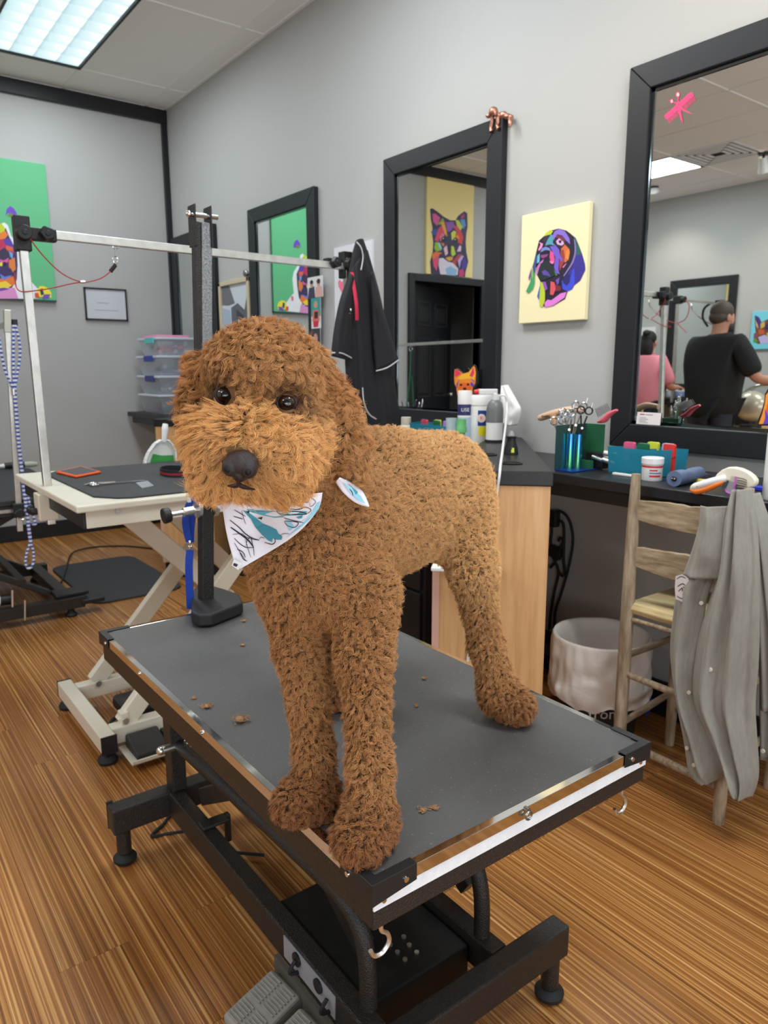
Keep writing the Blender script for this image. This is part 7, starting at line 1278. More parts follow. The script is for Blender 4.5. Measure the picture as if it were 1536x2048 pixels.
bm = BM(); boxb(bm, q.x-0.025, q.x+0.03, q.y-0.0265, q.y-0.0255, q.z-0.03, q.z+0.02); obj('adaptor_label', bm, mat('grey_ink2', (0.08, 0.08, 0.08), 0.6), CB, smooth=False)
# ================================================================== FAR LEFT: BLACK SCISSOR TABLE, MAT, BOXES
B3 = thing('grooming_table', 'black scissor-lift grooming table at the far left by the green painting wall', 'grooming table', (-4.5, 0.4, 0)); zt3 = 0.665
bm = BM(); prism(bm, [(x, y, zt3-0.03) for x, y in [(-3.96, -0.35), (-3.96, 0.93), (-4.02, 1.0), (-5.2, 1.03), (-5.32, 0.95), (-5.32, -0.35)]], (0, 0, 0.03)); obj('tabletop', bm, M_matblk, B3, smooth=False, bevel=0.006)
bm = BM(); boxb(bm, -4.00, -3.97, -0.33, 0.92, zt3-0.085, zt3-0.03); boxb(bm, -5.3, -5.27, -0.33, 0.92, zt3-0.085, zt3-0.03); boxb(bm, -5.3, -3.97, 0.93, 0.96, zt3-0.085, zt3-0.03); obj('apron', bm, M_hammer, B3, smooth=False, bevel=0.003)
bm = BM(); boxb(bm, -3.968, -3.962, -0.3, 0.85, zt3-0.062, zt3-0.045); obj('alu_strip', bm, M_alu, B3, smooth=False)
for x in (-4.02, -4.85):
    bm = BM(); boxb(bm, x-0.03, x+0.03, -0.4, 1.0, 0.045, 0.105); obj('base_rail', bm, M_hammer, B3, smooth=False, bevel=0.003)
    for y in (0.93, -0.3):
        bm = BM(); lathe(bm, [(0.028, 0), (0.032, 0.01), (0.02, 0.024), (0.012, 0.046)], (x+0.0, y, 0), 16); obj('levelling_foot', bm, M_rubber, B3)
for y in (0.93, -0.3):
    bm = BM(); boxb(bm, -4.82, -4.05, y-0.03, y+0.03, 0.045, 0.105); obj('base_rail', bm, M_hammer, B3, smooth=False, bevel=0.003)
for x in (-4.12, -4.75):
    for a, b in (((x, 0.85, 0.12), (x, 0.05, zt3-0.09)), ((x+0.05, -0.2, 0.12), (x+0.05, 0.7, zt3-0.09))):
        bm = BM(); bar(bm, a, b, 0.03, 0.06, (1, 0, 0)); obj('scissor_arm', bm, M_hammer, B3, smooth=False, bevel=0.003)
for z, y in ((0.20, 0.72), (0.36, 0.40)):
    bm = BM(); bar(bm, (-4.1, y, z), (-4.75, y, z), 0.04, 0.04); obj('cross_bar', bm, M_hammer, B3, smooth=False, bevel=0.003)
bm = BM(); cyl(bm, (-4.05, 0.25, 0.17), (-4.05, 0.66, 0.14), 0.028); obj('actuator', bm, M_blackp, B3); bm = BM(); cyl(bm, (-4.05, 0.45, 0.155), (-4.05, 0.60, 0.145), 0.03); obj('actuator_ring', bm, M_white, B3)
bm = BM(); boxb(bm, -4.10, -3.98, 0.98, 1.10, 0.06, 0.085); boxb(bm, -4.14, -4.02, 0.86, 1.03, 0.105, 0.125); obj('foot_switch', bm, M_blackp, B3, smooth=False, bevel=0.006)
bm = BM(); cyl(bm, onX(25, 1180, -3.985), onX(25, 1214, -3.985), 0.006); cyl(bm, onX(50, 1180+20, -3.985), onX(50, 1240, -3.985), 0.006); obj('adjuster_bolt', bm, M_steel, B3)
PO = thing('grooming_pole', 'slim chrome pole at the edge of the black scissor table', 'pole', onX(34, 1000, -3.955)); X3 = -3.94
a, b = onX(13, 625, X3), onX(40, 1062, X3); bm = BM(); bar(bm, b, a, 0.026, 0.026, (1, 0, 0)); obj('post', bm, M_steel, PO, smooth=False, bevel=0.002)
bm = BM(); bar(bm, onX(14, 620, X3+0.002), onX(15, 665, X3+0.002), 0.030, 0.032, (1, 0, 0)); obj('sleeve', bm, mat('worn_plate', (0.55, 0.53, 0.46), 0.4, 0.8), PO, smooth=False, bevel=0.002)
bm = BM(); q = onX(29, 645, X3); box(bm, q, (0.035, 0.022, 0.03)); cyl(bm, onX(18, 644, X3), q, 0.006); obj('peg', bm, M_blackp, PO, smooth=False, bevel=0.003)
bm = BM(); q = onX(36, 1020, X3+0.005); box(bm, q, (0.05, 0.05, 0.07)); cyl(bm, q+Vector((0.02, 0.0, -0.01)), q+Vector((0.05, 0, -0.01)), 0.022); obj('pole_clamp', bm, M_blackp, PO, smooth=False, bevel=0.004)
bm = BM(); q = onX(44, 1030, X3+0.03); torus(bm, q, 0.022, 0.004, Matrix.Rotation(math.pi/2, 4, 'Y')); obj('clamp_ring', bm, M_chrome, PO)
# blue and white rope
def rope_mat():
    m = bpy.data.materials.new('blue_white_rope'); m.use_nodes = True; N = m.node_tree.nodes; L = m.node_tree.links; b = N['Principled BSDF']; tc = N.new('ShaderNodeTexCoord'); wv = N.new('ShaderNodeTexWave'); wv.inputs['Scale'].default_value = 16; wv.bands_direction = 'Z'; wv.inputs['Distortion'].default_value = 1.0; L.new(tc.outputs['Object'], wv.inputs[0]); rp = ramp(N, [(0.45, srgb(60, 84, 170)), (0.55, srgb(222, 224, 236))]); L.new(wv.outputs[0], rp.inputs[0]); L.new(rp.outputs[0], b.inputs['Base Color']); b.inputs['Roughness'].default_value = 0.85; return m
bm = BM(); e_ = onX(14, 640, X3); bar(bm, e_+Vector((-0.015, 0, -0.02)), (-5.32, e_.y, e_.z-0.03), 0.022, 0.024); obj('crossbar', bm, M_steel, PO, smooth=False, bevel=0.002)
bm = BM(); bar(bm, (-5.335, e_.y, 0.60), (-5.335, e_.y, e_.z), 0.024, 0.024, (1, 0, 0)); obj('rear_post', bm, M_steel, PO, smooth=False, bevel=0.002)
t = thing('grooming_loop', 'green grooming loop hanging from the crossbar of the far left black table', 'grooming loop', (-5.05, e_.y, e_.z-0.04)); bm = BM(); z_ = e_.z-0.045; tube(bm, [(-5.05, e_.y, z_-0.05), (-5.05, e_.y+0.01, z_-0.25), (-5.05, e_.y+0.04, z_-0.52), (-5.05, e_.y+0.0, z_-0.60), (-5.05, e_.y-0.03, z_-0.5), (-5.05, e_.y-0.01, z_-0.25)], 0.006, 6, 5); obj('cord', bm, mat('green_cord', srgb(36, 110, 70), 0.6), t); bm = BM(); torus(bm, (-5.05, e_.y, z_-0.02), 0.02, 0.004, Matrix.Rotation(math.pi/2, 4, 'X')); obj('snap_hook', bm, M_chrome, t)
RP = thing('rope_lead', 'blue and white striped rope lead looped over the peg of the chrome pole', 'lead', onX(29, 650, X3)); M_rope = rope_mat()
def Pr(x, y, o=0.03): return onX(x, y, X3+o)
bm = BM(); tube(bm, [Pr(30, 650), Pr(38, 680), Pr(40, 710), Pr(34, 750), Pr(30, 775)], 0.0062, 8, 6); tube(bm, [Pr(27, 650), Pr(27, 690), Pr(27, 740), Pr(29, 775)], 0.0062, 8, 6); tube(bm, [Pr(-4, 665), Pr(0, 690), Pr(10, 740), Pr(26, 775)], 0.0062, 8, 6); obj('neck_loop', bm, M_rope, RP)
bm = BM(); tube(bm, [Pr(29, 775), Pr(33, 830), Pr(38, 890), Pr(46, 960), Pr(52, 1010), Pr(58, 1060), Pr(62, 1090)], 0.0085, 8, 6); obj('lead', bm, M_rope, RP)
bm = BM(); tube(bm, [Pr(62, 1088), Pr(67, 1105), Pr(66, 1128), Pr(57, 1137), Pr(51, 1125), Pr(54, 1105), Pr(61, 1085)], 0.0062, 8, 6); tube(bm, [Pr(54, 985), Pr(60, 1010), Pr(69, 1040), Pr(71, 1048), Pr(64, 1048)], 0.0062, 8, 6); obj('hand_loop', bm, M_rope, RP)
bm = BM(); cyl(bm, Pr(27, 778), Pr(28, 790), 0.009); obj('clasp', bm, M_steel, RP)
# clipper on that table
q = onZ(30, 930, zt3+0.02); t = thing('clipper', 'black cordless clipper with pale end lying on the far left black table', 'clipper', q); bm = BM(); q0 = onZ(8, 932, zt3+0.022); q1 = onZ(32, 930, zt3+0.022); q2 = onZ(75, 928, zt3+0.02); tube(bm, [q0, q1, q1.lerp(q2, 0.4)], [0.018, 0.022, 0.02], 12, 4); obj('body', bm, M_blackp, t); bm = BM(); tube(bm, [q1.lerp(q2, 0.4), q1.lerp(q2, 0.7), q2], [0.019, 0.02, 0.012], 12, 4); obj('pale_end', bm, mat('sage_plastic', srgb(176, 182, 166), 0.5), t); bm = BM(); cyl(bm, q0-(q1-q0)*0.5, q0, 0.008, 0.016); obj('cord_tail', bm, M_white, t)
# anti-fatigue mat + cord
bm = BM(); mpts = rrect(-5.10, -4.12, 1.07, 1.61, 0.09, 4); prism(bm, [(x, y, 0.0) for x, y in mpts], (0, 0, 0.014)); tag(obj('floor_mat', bm, mat('charcoal_mat', (0.040, 0.043, 0.047), 0.8, bump=0.4, bscale=300), None, smooth=False, bevel=0.006), 'charcoal anti-fatigue mat lying on the wooden floor behind the white table', 'mat')
bm = BM(); tube(bm, [onZ(122, 1165, 0.022), onZ(132, 1140, 0.022), onZ(140, 1112, 0.012), onZ(155, 1101, 0.012), onZ(190, 1094, 0.006), onZ(230, 1092, 0.006), onZ(265, 1093, 0.006), onZ(330, 1100, 0.006)], 0.0055, 8, 6); tag(obj('floor_cable', bm, M_rubber, None), 'black cable curling across the floor onto the charcoal mat', 'cable')
# dustpan standing on the white table's far side
DP = thing('dustpan', 'white and green dustpan standing handle up against the back edge of the white table', 'dustpan', (-3.108, 1.18, 0.85)); Xd = -3.108
def Pd(x, y, o=0.0): return onX(280+x/7.875, 660+y/7.875, Xd+o)
bm = BM(); pan = [(80, 2048), (130, 1930), (230, 1790), (330, 1730), (430, 1730), (500, 1800), (545, 1900), (560, 2048), (560, 2200), (60, 2200)]; prism(bm, [Pd(*p) for p in pan], (-0.006, 0, 0)); 
for a, b in ((pan[0], pan[1]), (pan[1], pan[2]), (pan[2], pan[3]), (pan[4], pan[5]), (pan[5], pan[6]), (pan[6], pan[7]), (pan[9], pan[0]), (pan[7], pan[8])): bar(bm, Pd(*a, 0.012), Pd(*b, 0.012), 0.007, 0.03, (1, 0, 0))
obj('pan', bm, M_white, DP, smooth=False, bevel=0.003)
bm = BM(); tube(bm, [Pd(400, 1480, 0.005), Pd(395, 1560, 0.01), Pd(385, 1680, 0.012), Pd(380, 1760, 0.012)], [0.012, 0.015, 0.012, 0.010], 12, 5, False, 0.6); obj('handle', bm, M_white, DP)
bm = BM(); prism(bm, [Pd(*p, 0.001) for p in ((170, 2048), (205, 1950), (330, 1975), (430, 1975), (520, 1970), (525, 2048), (525, 2200), (140, 2200))], (0.003, 0, 0)); obj('green_panel', bm, mat('grass_green', srgb(58, 150, 72), 0.5), DP, smooth=False)
# storage boxes on the corner counter
zb = 0.958+0.0005; yb0 = 2.03
specs = [(0.148, (206, 212, 224), None, 'lowest clear storage box of the corner stack'), (0.142, (206, 212, 224), (40, 56, 120), 'second clear storage box from the bottom of the corner stack, pale contents'), (0.150, (206, 212, 226), (44, 60, 150), 'third clear storage box from the bottom of the corner stack, blue latch'), (0.136, (214, 222, 226), (90, 196, 196), 'topmost clear storage box of the corner stack, full of colourful bows')]
x0b, x1b = -5.98, -5.50
for k, (h, lc, latch, lb) in enumerate(specs):
    t = thing('storage_box', lb, 'box', ((x0b+x1b)/2, 2.2, zb), 'clear storage boxes in the corner'); xo = 0.03 if k == 3 else 0.0; a0, a1, b0, b1 = x0b+xo, x1b-xo, yb0+xo*0.5, 2.40
    bm = BM(); f = 0.042
    lo = [Vector((a0+f, b0+f, zb)), Vector((a1-f, b0+f, zb)), Vector((a1-f, b1-f, zb)), Vector((a0+f, b1-f, zb))]; hi_ = [Vector((a0+0.008, b0+0.008, zb+h-0.018)), Vector((a1-0.008, b0+0.008, zb+h-0.018)), Vector((a1-0.008, b1-0.008, zb+h-0.018)), Vector((a0+0.008, b1-0.008, zb+h-0.018))]
    for i in range(4): poly(bm, [lo[i], lo[(i+1) % 4], hi_[(i+1) % 4], hi_[i]])
    poly(bm, lo[::-1]); bmesh.ops.remove_doubles(bm, verts=bm.verts[:], dist=1e-5); o = obj('tub', bm, mat('box_clear', srgb(214, 220, 230), 0.2, alpha=0.42), t, smooth=False)
    bm = BM(); boxb(bm, a0, a1, b0, b1, zb+h-0.018, zb+h-0.001); obj('lid', bm, mat('box_lid', srgb(214, 220, 232), 0.3, alpha=0.95), t, smooth=False, bevel=0.004)
    if latch: bm = BM(); xm = (a0+a1)/2+0.05; boxb(bm, xm-0.09, xm+0.10, b0-0.006, b0+0.004, zb+h-0.045, zb+h-0.001); obj('latch', bm, mat('latch_%d' % k, srgb(*latch), 0.4), t, smooth=False, bevel=0.003)
    rr = random.Random(k+3); cols = {0: [(190, 192, 206), (230, 90, 140), (176, 180, 190)], 1: [(206, 200, 184), (120, 130, 170), (226, 222, 214)], 2: [(200, 204, 216), (90, 110, 190), (60, 70, 110)], 3: [(226, 70, 110), (240, 180, 200), (90, 190, 190), (250, 220, 160), (70, 80, 180), (220, 60, 70)]}[k]
    for ci_, cc in enumerate(cols):
        bm = BM()
        for j in range(9 if k == 3 else 5):
            s = rr.uniform(0.012, 0.028); cz = zb+0.005+s+rr.uniform(0, (h-0.03-2*s)*0.8); ell(bm, (rr.uniform(a0+f+s+0.004, a1-f-s-0.004), rr.uniform(b0+f+s+0.004, b1-f-s-0.004), cz), (s, s*0.8, s*0.7), None, 8, 6)
        obj('contents', bm, mat('contents_%d_%d' % (k, ci_), srgb(*cc), 0.6), t, kind='stuff')
    zb += h
bm = BM(); boxb(bm, x0b+0.06, x1b-0.12, 2.08, 2.34, zb-0.0008, zb+0.02); tag(obj('pink_box', bm, mat('rose_box', srgb(226, 150, 176), 0.5), None, smooth=False, bevel=0.003), 'flat pink box lying on top of the corner storage box stack', 'box')
bm = BM(); q = onZ(338, 818, 0.958); boxb(bm, q.x-0.08, q.x+0.04, 1.985, 2.02, 0.9585, 0.985); tag(obj('pink_item', bm, mat('hot_pink', srgb(232, 90, 150), 0.5), None, smooth=False, bevel=0.006), 'small hot pink case on the corner counter before the storage boxes', 'case')
# ================================================================== THE OPPOSITE SIDE (seen in the big mirror)
def V_(x, y, Y): return flip(onY(x, y, 2*YB-Y))
OC = desk('counter', [(-6.05, YF+0.005), (-3.2, YF+0.005), (-3.2, YF+0.46), (-6.05, YF+0.46)], 'black counter along the opposite wall, seen in the big mirror', M_desk)
bm = BM(); boxb(bm, -6.04, -3.21, YF+0.42, YF+0.44, 0.865, 0.91); obj('front_apron', bm, M_desk, OC, smooth=False)
for x in (-6.0, -4.6, -3.25):
    bm = BM(); boxb(bm, x-0.02, x+0.02, YF+0.02, YF+0.44, 0, 0.91); obj('side_panel', bm, M_desk, OC, smooth=False)
# cat painting
q = [V_(x, y, YF+0.025) for x, y in ((1509, 624), (1501, 699))]; cx0 = (q[0].x+q[1].x)/2; CT = canvas('painting', cx0, cx0+0.36, (q[1].z), q[0].z, YF, 1, (120, 208, 228), 'light blue canvas of a colourful cat on the opposite wall, seen in the mirror')
def PCt(x, y): p = V_(1360+x/6.02, 560+y/6.02, YF+0.0262); return p
art('painted_cat', [((110, 70, 50), [(920, 430), (960, 440), (1000, 510), (1060, 480), (1160, 430), (1180, 700), (1100, 760), (960, 770), (900, 740), (930, 640), (920, 520)]), ((70, 50, 120), [(920, 425), (975, 455), (1005, 520), (960, 560), (930, 510)]), ((214, 180, 150), [(925, 480), (955, 540), (960, 590), (935, 550)]), ((206, 170, 90), [(990, 520), (1040, 500), (1040, 560), (990, 590)]), ((60, 40, 90), [(1040, 540), (1100, 520), (1100, 600), (1040, 600)]), ((200, 90, 50), [(960, 600), (1030, 600), (1040, 650), (970, 660)]), ((150, 70, 90), [(910, 640), (960, 640), (950, 700), (905, 700)]), ((190, 180, 230), [(960, 690), (1040, 660), (1110, 700), (1100, 760), (990, 770)]), ((196, 200, 60), [(1060, 640), (1140, 620), (1140, 700), (1080, 720)]), ((90, 150, 70), [(895, 740), (930, 700), (960, 740), (920, 760)])], PCt, CT, nrm=(0, 1, 0), step=0.0001, base=0.0)
# white framed sketch further left
q = V_(1300, 650, YF+0.02); t = thing('framed_sketch', 'white picture with red sketch lines on the opposite wall beside the mirror', 'picture', q); bm = BM(); boxb(bm, q.x-0.22, q.x+0.10, YF+0.001, YF+0.02, 1.38, 1.80); obj('canvas', bm, M_white, t, smooth=False); art('sketch_print', [((60, 50, 56), [(q.x-0.16, 1.45), (q.x-0.02, 1.46), (q.x+0.02, 1.62), (q.x-0.1, 1.66)]), ((200, 80, 60), stroke([(q.x-0.05, 1.62), (q.x+0.0, 1.68), (q.x+0.05, 1.72)], 0.02)), ((200, 80, 60), stroke([(q.x-0.02, 1.58), (q.x+0.03, 1.64), (q.x+0.06, 1.66)], 0.012))], lambda x, z: Vector((x, YF+0.0202, z)), t, nrm=(0, 1, 0))
# small jars on that counter
for k, (x, y, col, lb) in enumerate(((1344, 796, (214, 220, 232), 'pale blue pot on the opposite counter, left of the two pots'), (1362, 797, (226, 214, 220), 'white lidded pot with blue base on the opposite counter'))):
    p = V_(x, y, YF+0.2); p.z = 0.9455; t = thing('pot', lb, 'pot', p, 'pots on the opposite counter'); bm = BM(); lathe(bm, [(0.048, 0), (0.052, 0.005), (0.052, 0.07)], p, 18); obj('body', bm, mat('pot_%d' % k, srgb(*((150, 170, 220) if k else col)), 0.4), t); bm = BM(); lathe(bm, [(0.056, 0.0705), (0.056, 0.09), (0.05, 0.095)], p, 18); obj('lid', bm, mat('pot_lid', srgb(230, 224, 226), 0.4), t)
# pole with red loop
pt = V_(1358, 600, YF+0.49); OP = thing('grooming_pole', 'chrome grooming pole clamped to the opposite counter, left of the man in black', 'pole', (pt.x, YF+0.475, 0.8)); yy = YF+0.475
bm = BM(); bar(bm, (pt.x+0.02, yy, 0.80), (pt.x, yy, pt.z), 0.03, 0.03, (1, 0, 0)); obj('post', bm, M_steel, OP, smooth=False); bm = BM(); box(bm, (pt.x, yy, pt.z), (0.10, 0.07, 0.09)); obj('corner_clamp', bm, M_blackp, OP, smooth=False, bevel=0.01); bm = BM(); cyl(bm, (pt.x+0.05, yy, pt.z), (pt.x+0.09, yy, pt.z), 0.035); obj('clamp_knob', bm, M_blackp, OP)
bm = BM(); pe = V_(1290, 591, YF+0.49); bar(bm, (pt.x-0.05, yy, pt.z+0.01), (pe.x-0.2, yy, pe.z+0.01), 0.03, 0.03); obj('crossbar', bm, M_steel, OP, smooth=False); bm = BM(); boxb(bm, pt.x-0.03, pt.x+0.07, YF+0.462, YF+0.50, 0.84, 0.90); obj('edge_clamp', bm, M_blackp, OP, smooth=False, bevel=0.004)
bm = BM(); tube(bm, [V_(1342, 598, yy), V_(1328, 610, yy), V_(1325, 630, yy), V_(1335, 648, yy)], 0.014, 8, 6); obj('black_hose', bm, M_rubber, OP)
bm = BM(); tube(bm, [V_(1316, 627, yy), V_(1335, 640, yy), V_(1358, 646, yy), V_(1376, 636, yy), V_(1382, 612, yy), V_(1374, 600, yy)], 0.005, 6, 6); tube(bm, [V_(1358, 646, yy), V_(1366, 655, yy), V_(1376, 665, yy)], 0.005, 6, 4); obj('red_loop', bm, mat('red_cord'), OP)
bm = BM(); tube(bm, [V_(1301, 597, yy), V_(1303, 612, yy), V_(1316, 627, yy)], 0.008, 6, 4); obj('snap_hook', bm, M_chrome, OP)
# maple cabinet with drum dryer
c0 = V_(1510, 850, -2.35); CAB = thing('low_cabinet', 'low maple cabinet beside the man in black, carrying the round dryer', 'cabinet', (c0.x+0.25, -2.45, 0)); bm = BM(); boxb(bm, c0.x-0.12, c0.x+0.75, -2.75, -2.15, 0.06, 0.70); obj('cabinet_body', bm, M_maple, CAB, smooth=False, bevel=0.003); bm = BM(); boxb(bm, c0.x-0.13, c0.x+0.76, -2.76, -2.14, 0.70, 0.72); obj('cabinet_top', bm, M_maple, CAB, smooth=False, bevel=0.002); bm = BM(); boxb(bm, c0.x-0.09, c0.x+0.72, -2.70, -2.20, 0, 0.06); obj('plinth', bm, M_black, CAB, smooth=False)
dp = V_(1508, 812, -2.35); dp.z = max(dp.z, 0.72+0.15); DR = thing('drum_dryer', 'round ivory dryer with chrome hose standing on the low maple cabinet', 'dryer', (dp.x, dp.y, 0.72)); bm = BM(); ell(bm, dp, (0.16, 0.14, 0.15), None, 28, 18); obj('drum', bm, mat('ivory_metal', srgb(206, 196, 176), 0.25, 0.3), DR); bm = BM(); tube(bm, [dp+Vector((-0.12, 0.02, 0.12)), V_(1480, 795, -2.35), V_(1490, 785, -2.35), V_(1520, 772, -2.35), V_(1550, 770, -2.35)], 0.02, 10, 6); tube(bm, [dp+Vector((-0.17, 0.05, -0.149)), dp+Vector((-0.19, 0.05, 0)), dp+Vector((-0.10, 0.05, 0.14))], 0.012, 10, 6); obj('chrome_hose', bm, M_chrome, DR); bm = BM(); cyl(bm, (dp.x, dp.y, 0.7205), (dp.x, dp.y, 0.75), 0.1); obj('foot', bm, M_blackp, DR)
bm = BM(); q = V_(1490, 775, -2.5); box(bm, (q.x, -2.6, 0.7205+0.05), (0.16, 0.12, 0.10)); tag(obj('black_box', bm, M_blackp, None, smooth=False, bevel=0.01), 'black box on the low maple cabinet behind the round dryer', 'box')

# ------------------------------------------------------------------ people
def skin(name, nodes, edges, m, parent, root, sub=2, br=True):
    ks = list(nodes); me = bpy.data.meshes.new(name); me.from_pydata([tuple(nodes[k][0]) for k in ks], [(ks.index(a), ks.index(b)) for a, b in edges], []); o = bpy.data.objects.new(name, me); COL.objects.link(o); me.materials.append(m)
    md = o.modifiers.new('skin', 'SKIN'); md.use_smooth_shade = True
    if not me.skin_vertices: bpy.context.view_layer.objects.active = o
    sv_ = me.skin_vertices[0].data
    for i, k in enumerate(ks): r = nodes[k][1]; sv_[i].radius = (r if hasattr(r, '__len__') else (r, r)); sv_[i].use_root = (k == root)
    ss = o.modifiers.new('sub', 'SUBSURF'); ss.levels = ss.render_levels = sub
    adopt(o, parent); return o
def person(label, base, H, fwd, shirt, skin_c, hair_c, trouser, armL, armR, beard=False, longhair=False, group=None, bend=0.0, wide=1.0):
    """base on the floor; fwd unit vector; armX = (elbow, hand) offsets as (side, forward, up) from the shoulder, in units of H"""
    base = Vector(base); f = Vector(fwd).normalized(); l = Vector((0, 0, 1)).cross(f); u = Vector((0, 0, 1)); P = thing('person', label, 'person', base)
    def q(s, fw, up): return base+l*(s*H)+f*((fw+bend*max(0, up-0.5))*H)+u*(up*H)
    sh = 0.105*wide; N_ = {'pel': (q(0, 0, 0.53), 0.085*H), 'wst': (q(0, 0, 0.62), 0.078*H), 'chs': (q(0, 0, 0.73), 0.088*H), 'nkb': (q(0, 0.0, 0.82), 0.045*H), 'nk': (q(0, 0.008, 0.86), 0.034*H), 'hd1': (q(0, 0.018, 0.905), 0.046*H), 'hd2': (q(0, 0.018, 0.955), 0.045*H)}
    E_ = [('pel', 'wst'), ('wst', 'chs'), ('chs', 'nkb'), ('nkb', 'nk'), ('nk', 'hd1'), ('hd1', 'hd2')]
    sl, tr = {k: N_[k] for k in ('pel', 'wst', 'chs', 'nkb')}, {'pel': (q(0, 0, 0.515), 0.088*H)}; se, te = [('pel', 'wst'), ('wst', 'chs'), ('chs', 'nkb')], []
    hands = []
    for s, arm, nm in ((1, armL, 'L'), (-1, armR, 'R')):
        S0 = q(s*sh, 0, 0.805); el = S0+l*(arm[0][0]*H)+f*(arm[0][1]*H)+u*(arm[0][2]*H); hn = S0+l*(arm[1][0]*H)+f*(arm[1][1]*H)+u*(arm[1][2]*H)
        N_['s'+nm] = (S0, 0.038*H); N_['e'+nm] = (el, 0.026*H); N_['w'+nm] = (el.lerp(hn, 0.92), 0.017*H); E_ += [('chs', 's'+nm), ('s'+nm, 'e'+nm), ('e'+nm, 'w'+nm)]
        sl['s'+nm] = (S0, 0.052*H); sl['m'+nm] = (S0.lerp(el, 0.55), 0.050*H); sl['c'+nm] = (S0.lerp(el, 0.92), 0.049*H); se += [('chs', 's'+nm), ('s'+nm, 'm'+nm), ('m'+nm, 'c'+nm)]
        d = (hn-el).normalized(); sd = d.cross(u).normalized() if abs(d.z) < 0.95 else l; up2 = sd.cross(d); N_['p'+nm] = (hn+d*0.02*H, (0.022*H, 0.013*H)); E_.append(('w'+nm, 'p'+nm))
        for k in range(4):
            a = hn+d*0.035*H+sd*(k-1.5)*0.0105*H; L_ = (0.036, 0.042, 0.039, 0.030)[k]*H
            for i, (t_, bd) in enumerate(((0.0, 0), (0.45, 0.10), (0.8, 0.32), (1.0, 0.55))): N_['f%s%d%d' % (nm, k, i)] = (a+d*L_*t_-up2*L_*bd, 0.0050*H)
            E_ += [('p'+nm, 'f%s%d0' % (nm, k))]+[('f%s%d%d' % (nm, k, i), 'f%s%d%d' % (nm, k, i+1)) for i in range(3)]
        a = hn+d*0.008*H+sd*(-s)*0.018*H
        for i, t_ in enumerate((0, 0.5, 1.0)): N_['t%s%d' % (nm, i)] = (a+(d*0.7-sd*s*0.6-up2*0.3)*0.035*H*t_, 0.0055*H)
        E_ += [('p'+nm, 't%s0' % nm), ('t%s0' % nm, 't%s1' % nm), ('t%s1' % nm, 't%s2' % nm)]
        hp = q(s*0.052, 0, 0.49); kn = q(s*0.058, 0.012, 0.28); an = q(s*0.060, -0.01, 0.04); to = q(s*0.066, 0.09, 0.018)
        N_['h'+nm] = (hp, 0.056*H); N_['k'+nm] = (kn, 0.034*H); N_['a'+nm] = (an, 0.022*H); N_['o'+nm] = (to, 0.018*H); E_ += [('pel', 'h'+nm), ('h'+nm, 'k'+nm), ('k'+nm, 'a'+nm), ('a'+nm, 'o'+nm)]
        tr['h'+nm] = (hp, 0.061*H); tr['k'+nm] = (kn, 0.043*H); tr['a'+nm] = (an+u*0.02*H, 0.036*H); te += [('pel', 'h'+nm), ('h'+nm, 'k'+nm), ('k'+nm, 'a'+nm)]
        bm = BM(); bar(bm, an-f*0.035*H-u*(0.04-0.009)*H, to+f*0.03*H-u*0.009*H, 0.055*H, 0.018*H); bar(bm, an-f*0.03*H-u*0.012*H, to-u*0.0*H, 0.05*H, 0.04*H); obj('shoe', bm, mat('shoe_black', (0.02, 0.02, 0.02), 0.5), P, bevel=0.01, seg=3)
    sl['pel'] = (q(0, 0, 0.425), 0.112*H*wide); sl['wst'] = (q(0, 0, 0.60), 0.108*H*wide); sl['chs'] = (q(0, 0, 0.73), 0.108*H*wide); sl['nkb'] = (q(0, 0.0, 0.825), 0.054*H)
    skm = mat('skin_'+label[:6], skin_c, 0.5, sss=0.1); skin('body', N_, E_, skm, P, 'pel'); skin('shirt', sl, se, shirt, P, 'chs'); skin('trousers', tr, te, trouser, P, 'pel')
    hc = q(0, 0.022, 0.93); Mh_ = Matrix(((l.x, f.x, u.x, 0), (l.y, f.y, u.y, 0), (l.z, f.z, u.z, 0), (0, 0, 0, 1)))
    bm = BM(); ell(bm, q(0, 0.012, 0.952), (0.0475*H, 0.056*H, 0.050*H), Mh_, 24, 16)
    if longhair: ell(bm, q(0, -0.022, 0.89), (0.046*H, 0.030*H, 0.075*H), Mh_, 20, 14); ell(bm, q(0, -0.03, 0.985), (0.025*H, 0.025*H, 0.02*H), Mh_)
    else: ell(bm, q(0, 0.0, 0.925), (0.0455*H, 0.047*H, 0.035*H), Mh_, 20, 14)
    obj('hair', bm, mat('hair_'+label[:6], hair_c, 0.6, bump=0.8, bscale=200), P, kind='stuff')
    bm = BM(); ell(bm, q(0, 0.040, 0.918), (0.038*H, 0.036*H, 0.052*H), Mh_, 24, 16); ell(bm, q(0, 0.080, 0.918), (0.008*H, 0.010*H, 0.013*H), Mh_, 12, 8); obj('face', bm, skm, P)
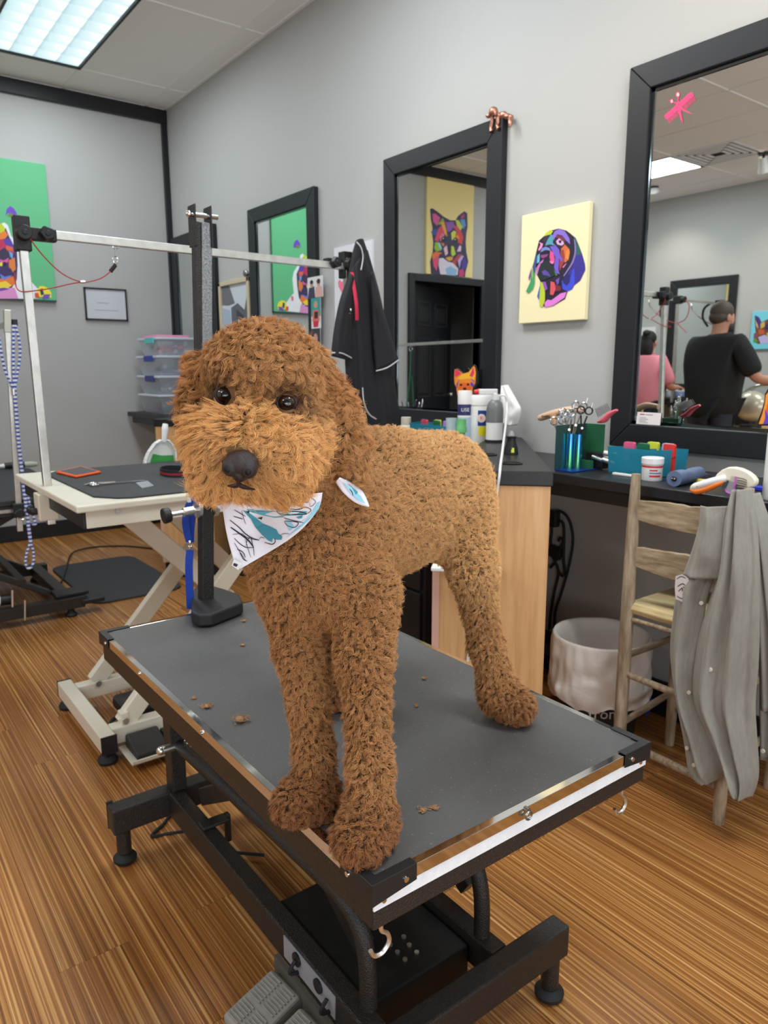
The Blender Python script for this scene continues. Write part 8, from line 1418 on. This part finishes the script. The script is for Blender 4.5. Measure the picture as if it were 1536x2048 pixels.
    for s in (-1, 1):
        bm = BM(); ell(bm, q(s*0.048, 0.012, 0.92), (0.006*H, 0.012*H, 0.018*H), Mh_, 12, 8); obj('ear', bm, skm, P); bm = BM(); ell(bm, q(s*0.017, 0.070, 0.932), (0.006*H, 0.005*H, 0.004*H), Mh_, 10, 8); obj('eye', bm, mat('eye_dark', (0.02, 0.015, 0.01), 0.2), P)
    bm = BM(); ell(bm, q(0, 0.073, 0.893), (0.013*H, 0.005*H, 0.003*H), Mh_, 10, 6); obj('mouth', bm, mat('lips', (0.30, 0.12, 0.10), 0.5), P)
    if beard: bm = BM(); ell(bm, q(0, 0.044, 0.886), (0.037*H, 0.034*H, 0.028*H), Mh_, 20, 14); obj('beard', bm, mat('beard_dark', (0.05, 0.04, 0.035), 0.7), P, kind='stuff')
    bm = BM(); tube(bm, [q(0.045*math.cos(a), 0.010+0.042*math.sin(a), 0.842+0.006*math.sin(a)) for a in [2*math.pi*k/14 for k in range(14)]], 0.012*H, 8, 1, True); obj('collar', bm, shirt, P)
    return P
M_bsh = mat('black_shirt', (0.012, 0.012, 0.013), 0.85, bump=0.3, bscale=60); M_psh = mat('pink_shirt', srgb(232, 140, 152), 0.8, bump=0.3, bscale=60)
mb = V_(1436, 720, -1.5); mt = V_(1452, 604, -1.5)
person('man in a black short-sleeved shirt seen from behind, reaching to the right in the mirror', (mb.x, -1.5, 0), mt.z+0.01, (0.30, -0.95, 0), M_bsh, srgb(196, 140, 116), (0.075, 0.055, 0.042), mat('dark_denim', (0.02, 0.024, 0.035), 0.8), ((0.075, 0.05, -0.165), (0.16, 0.19, -0.17)), ((-0.045, 0.02, -0.185), (0.03, 0.16, -0.20)), True, wide=1.22)
wb = V_(1296, 740, -2.55)
person('woman in a pink T-shirt with dark hair at the left edge of the mirror', (wb.x, -2.55, 0), 1.70, (-0.2, -1, 0), M_psh, srgb(200, 140, 116), (0.015, 0.012, 0.012), mat('dark_denim'), ((0.05, 0.03, -0.17), (0.04, 0.17, -0.17)), ((-0.05, 0.03, -0.17), (-0.02, 0.17, -0.15)), False, True)
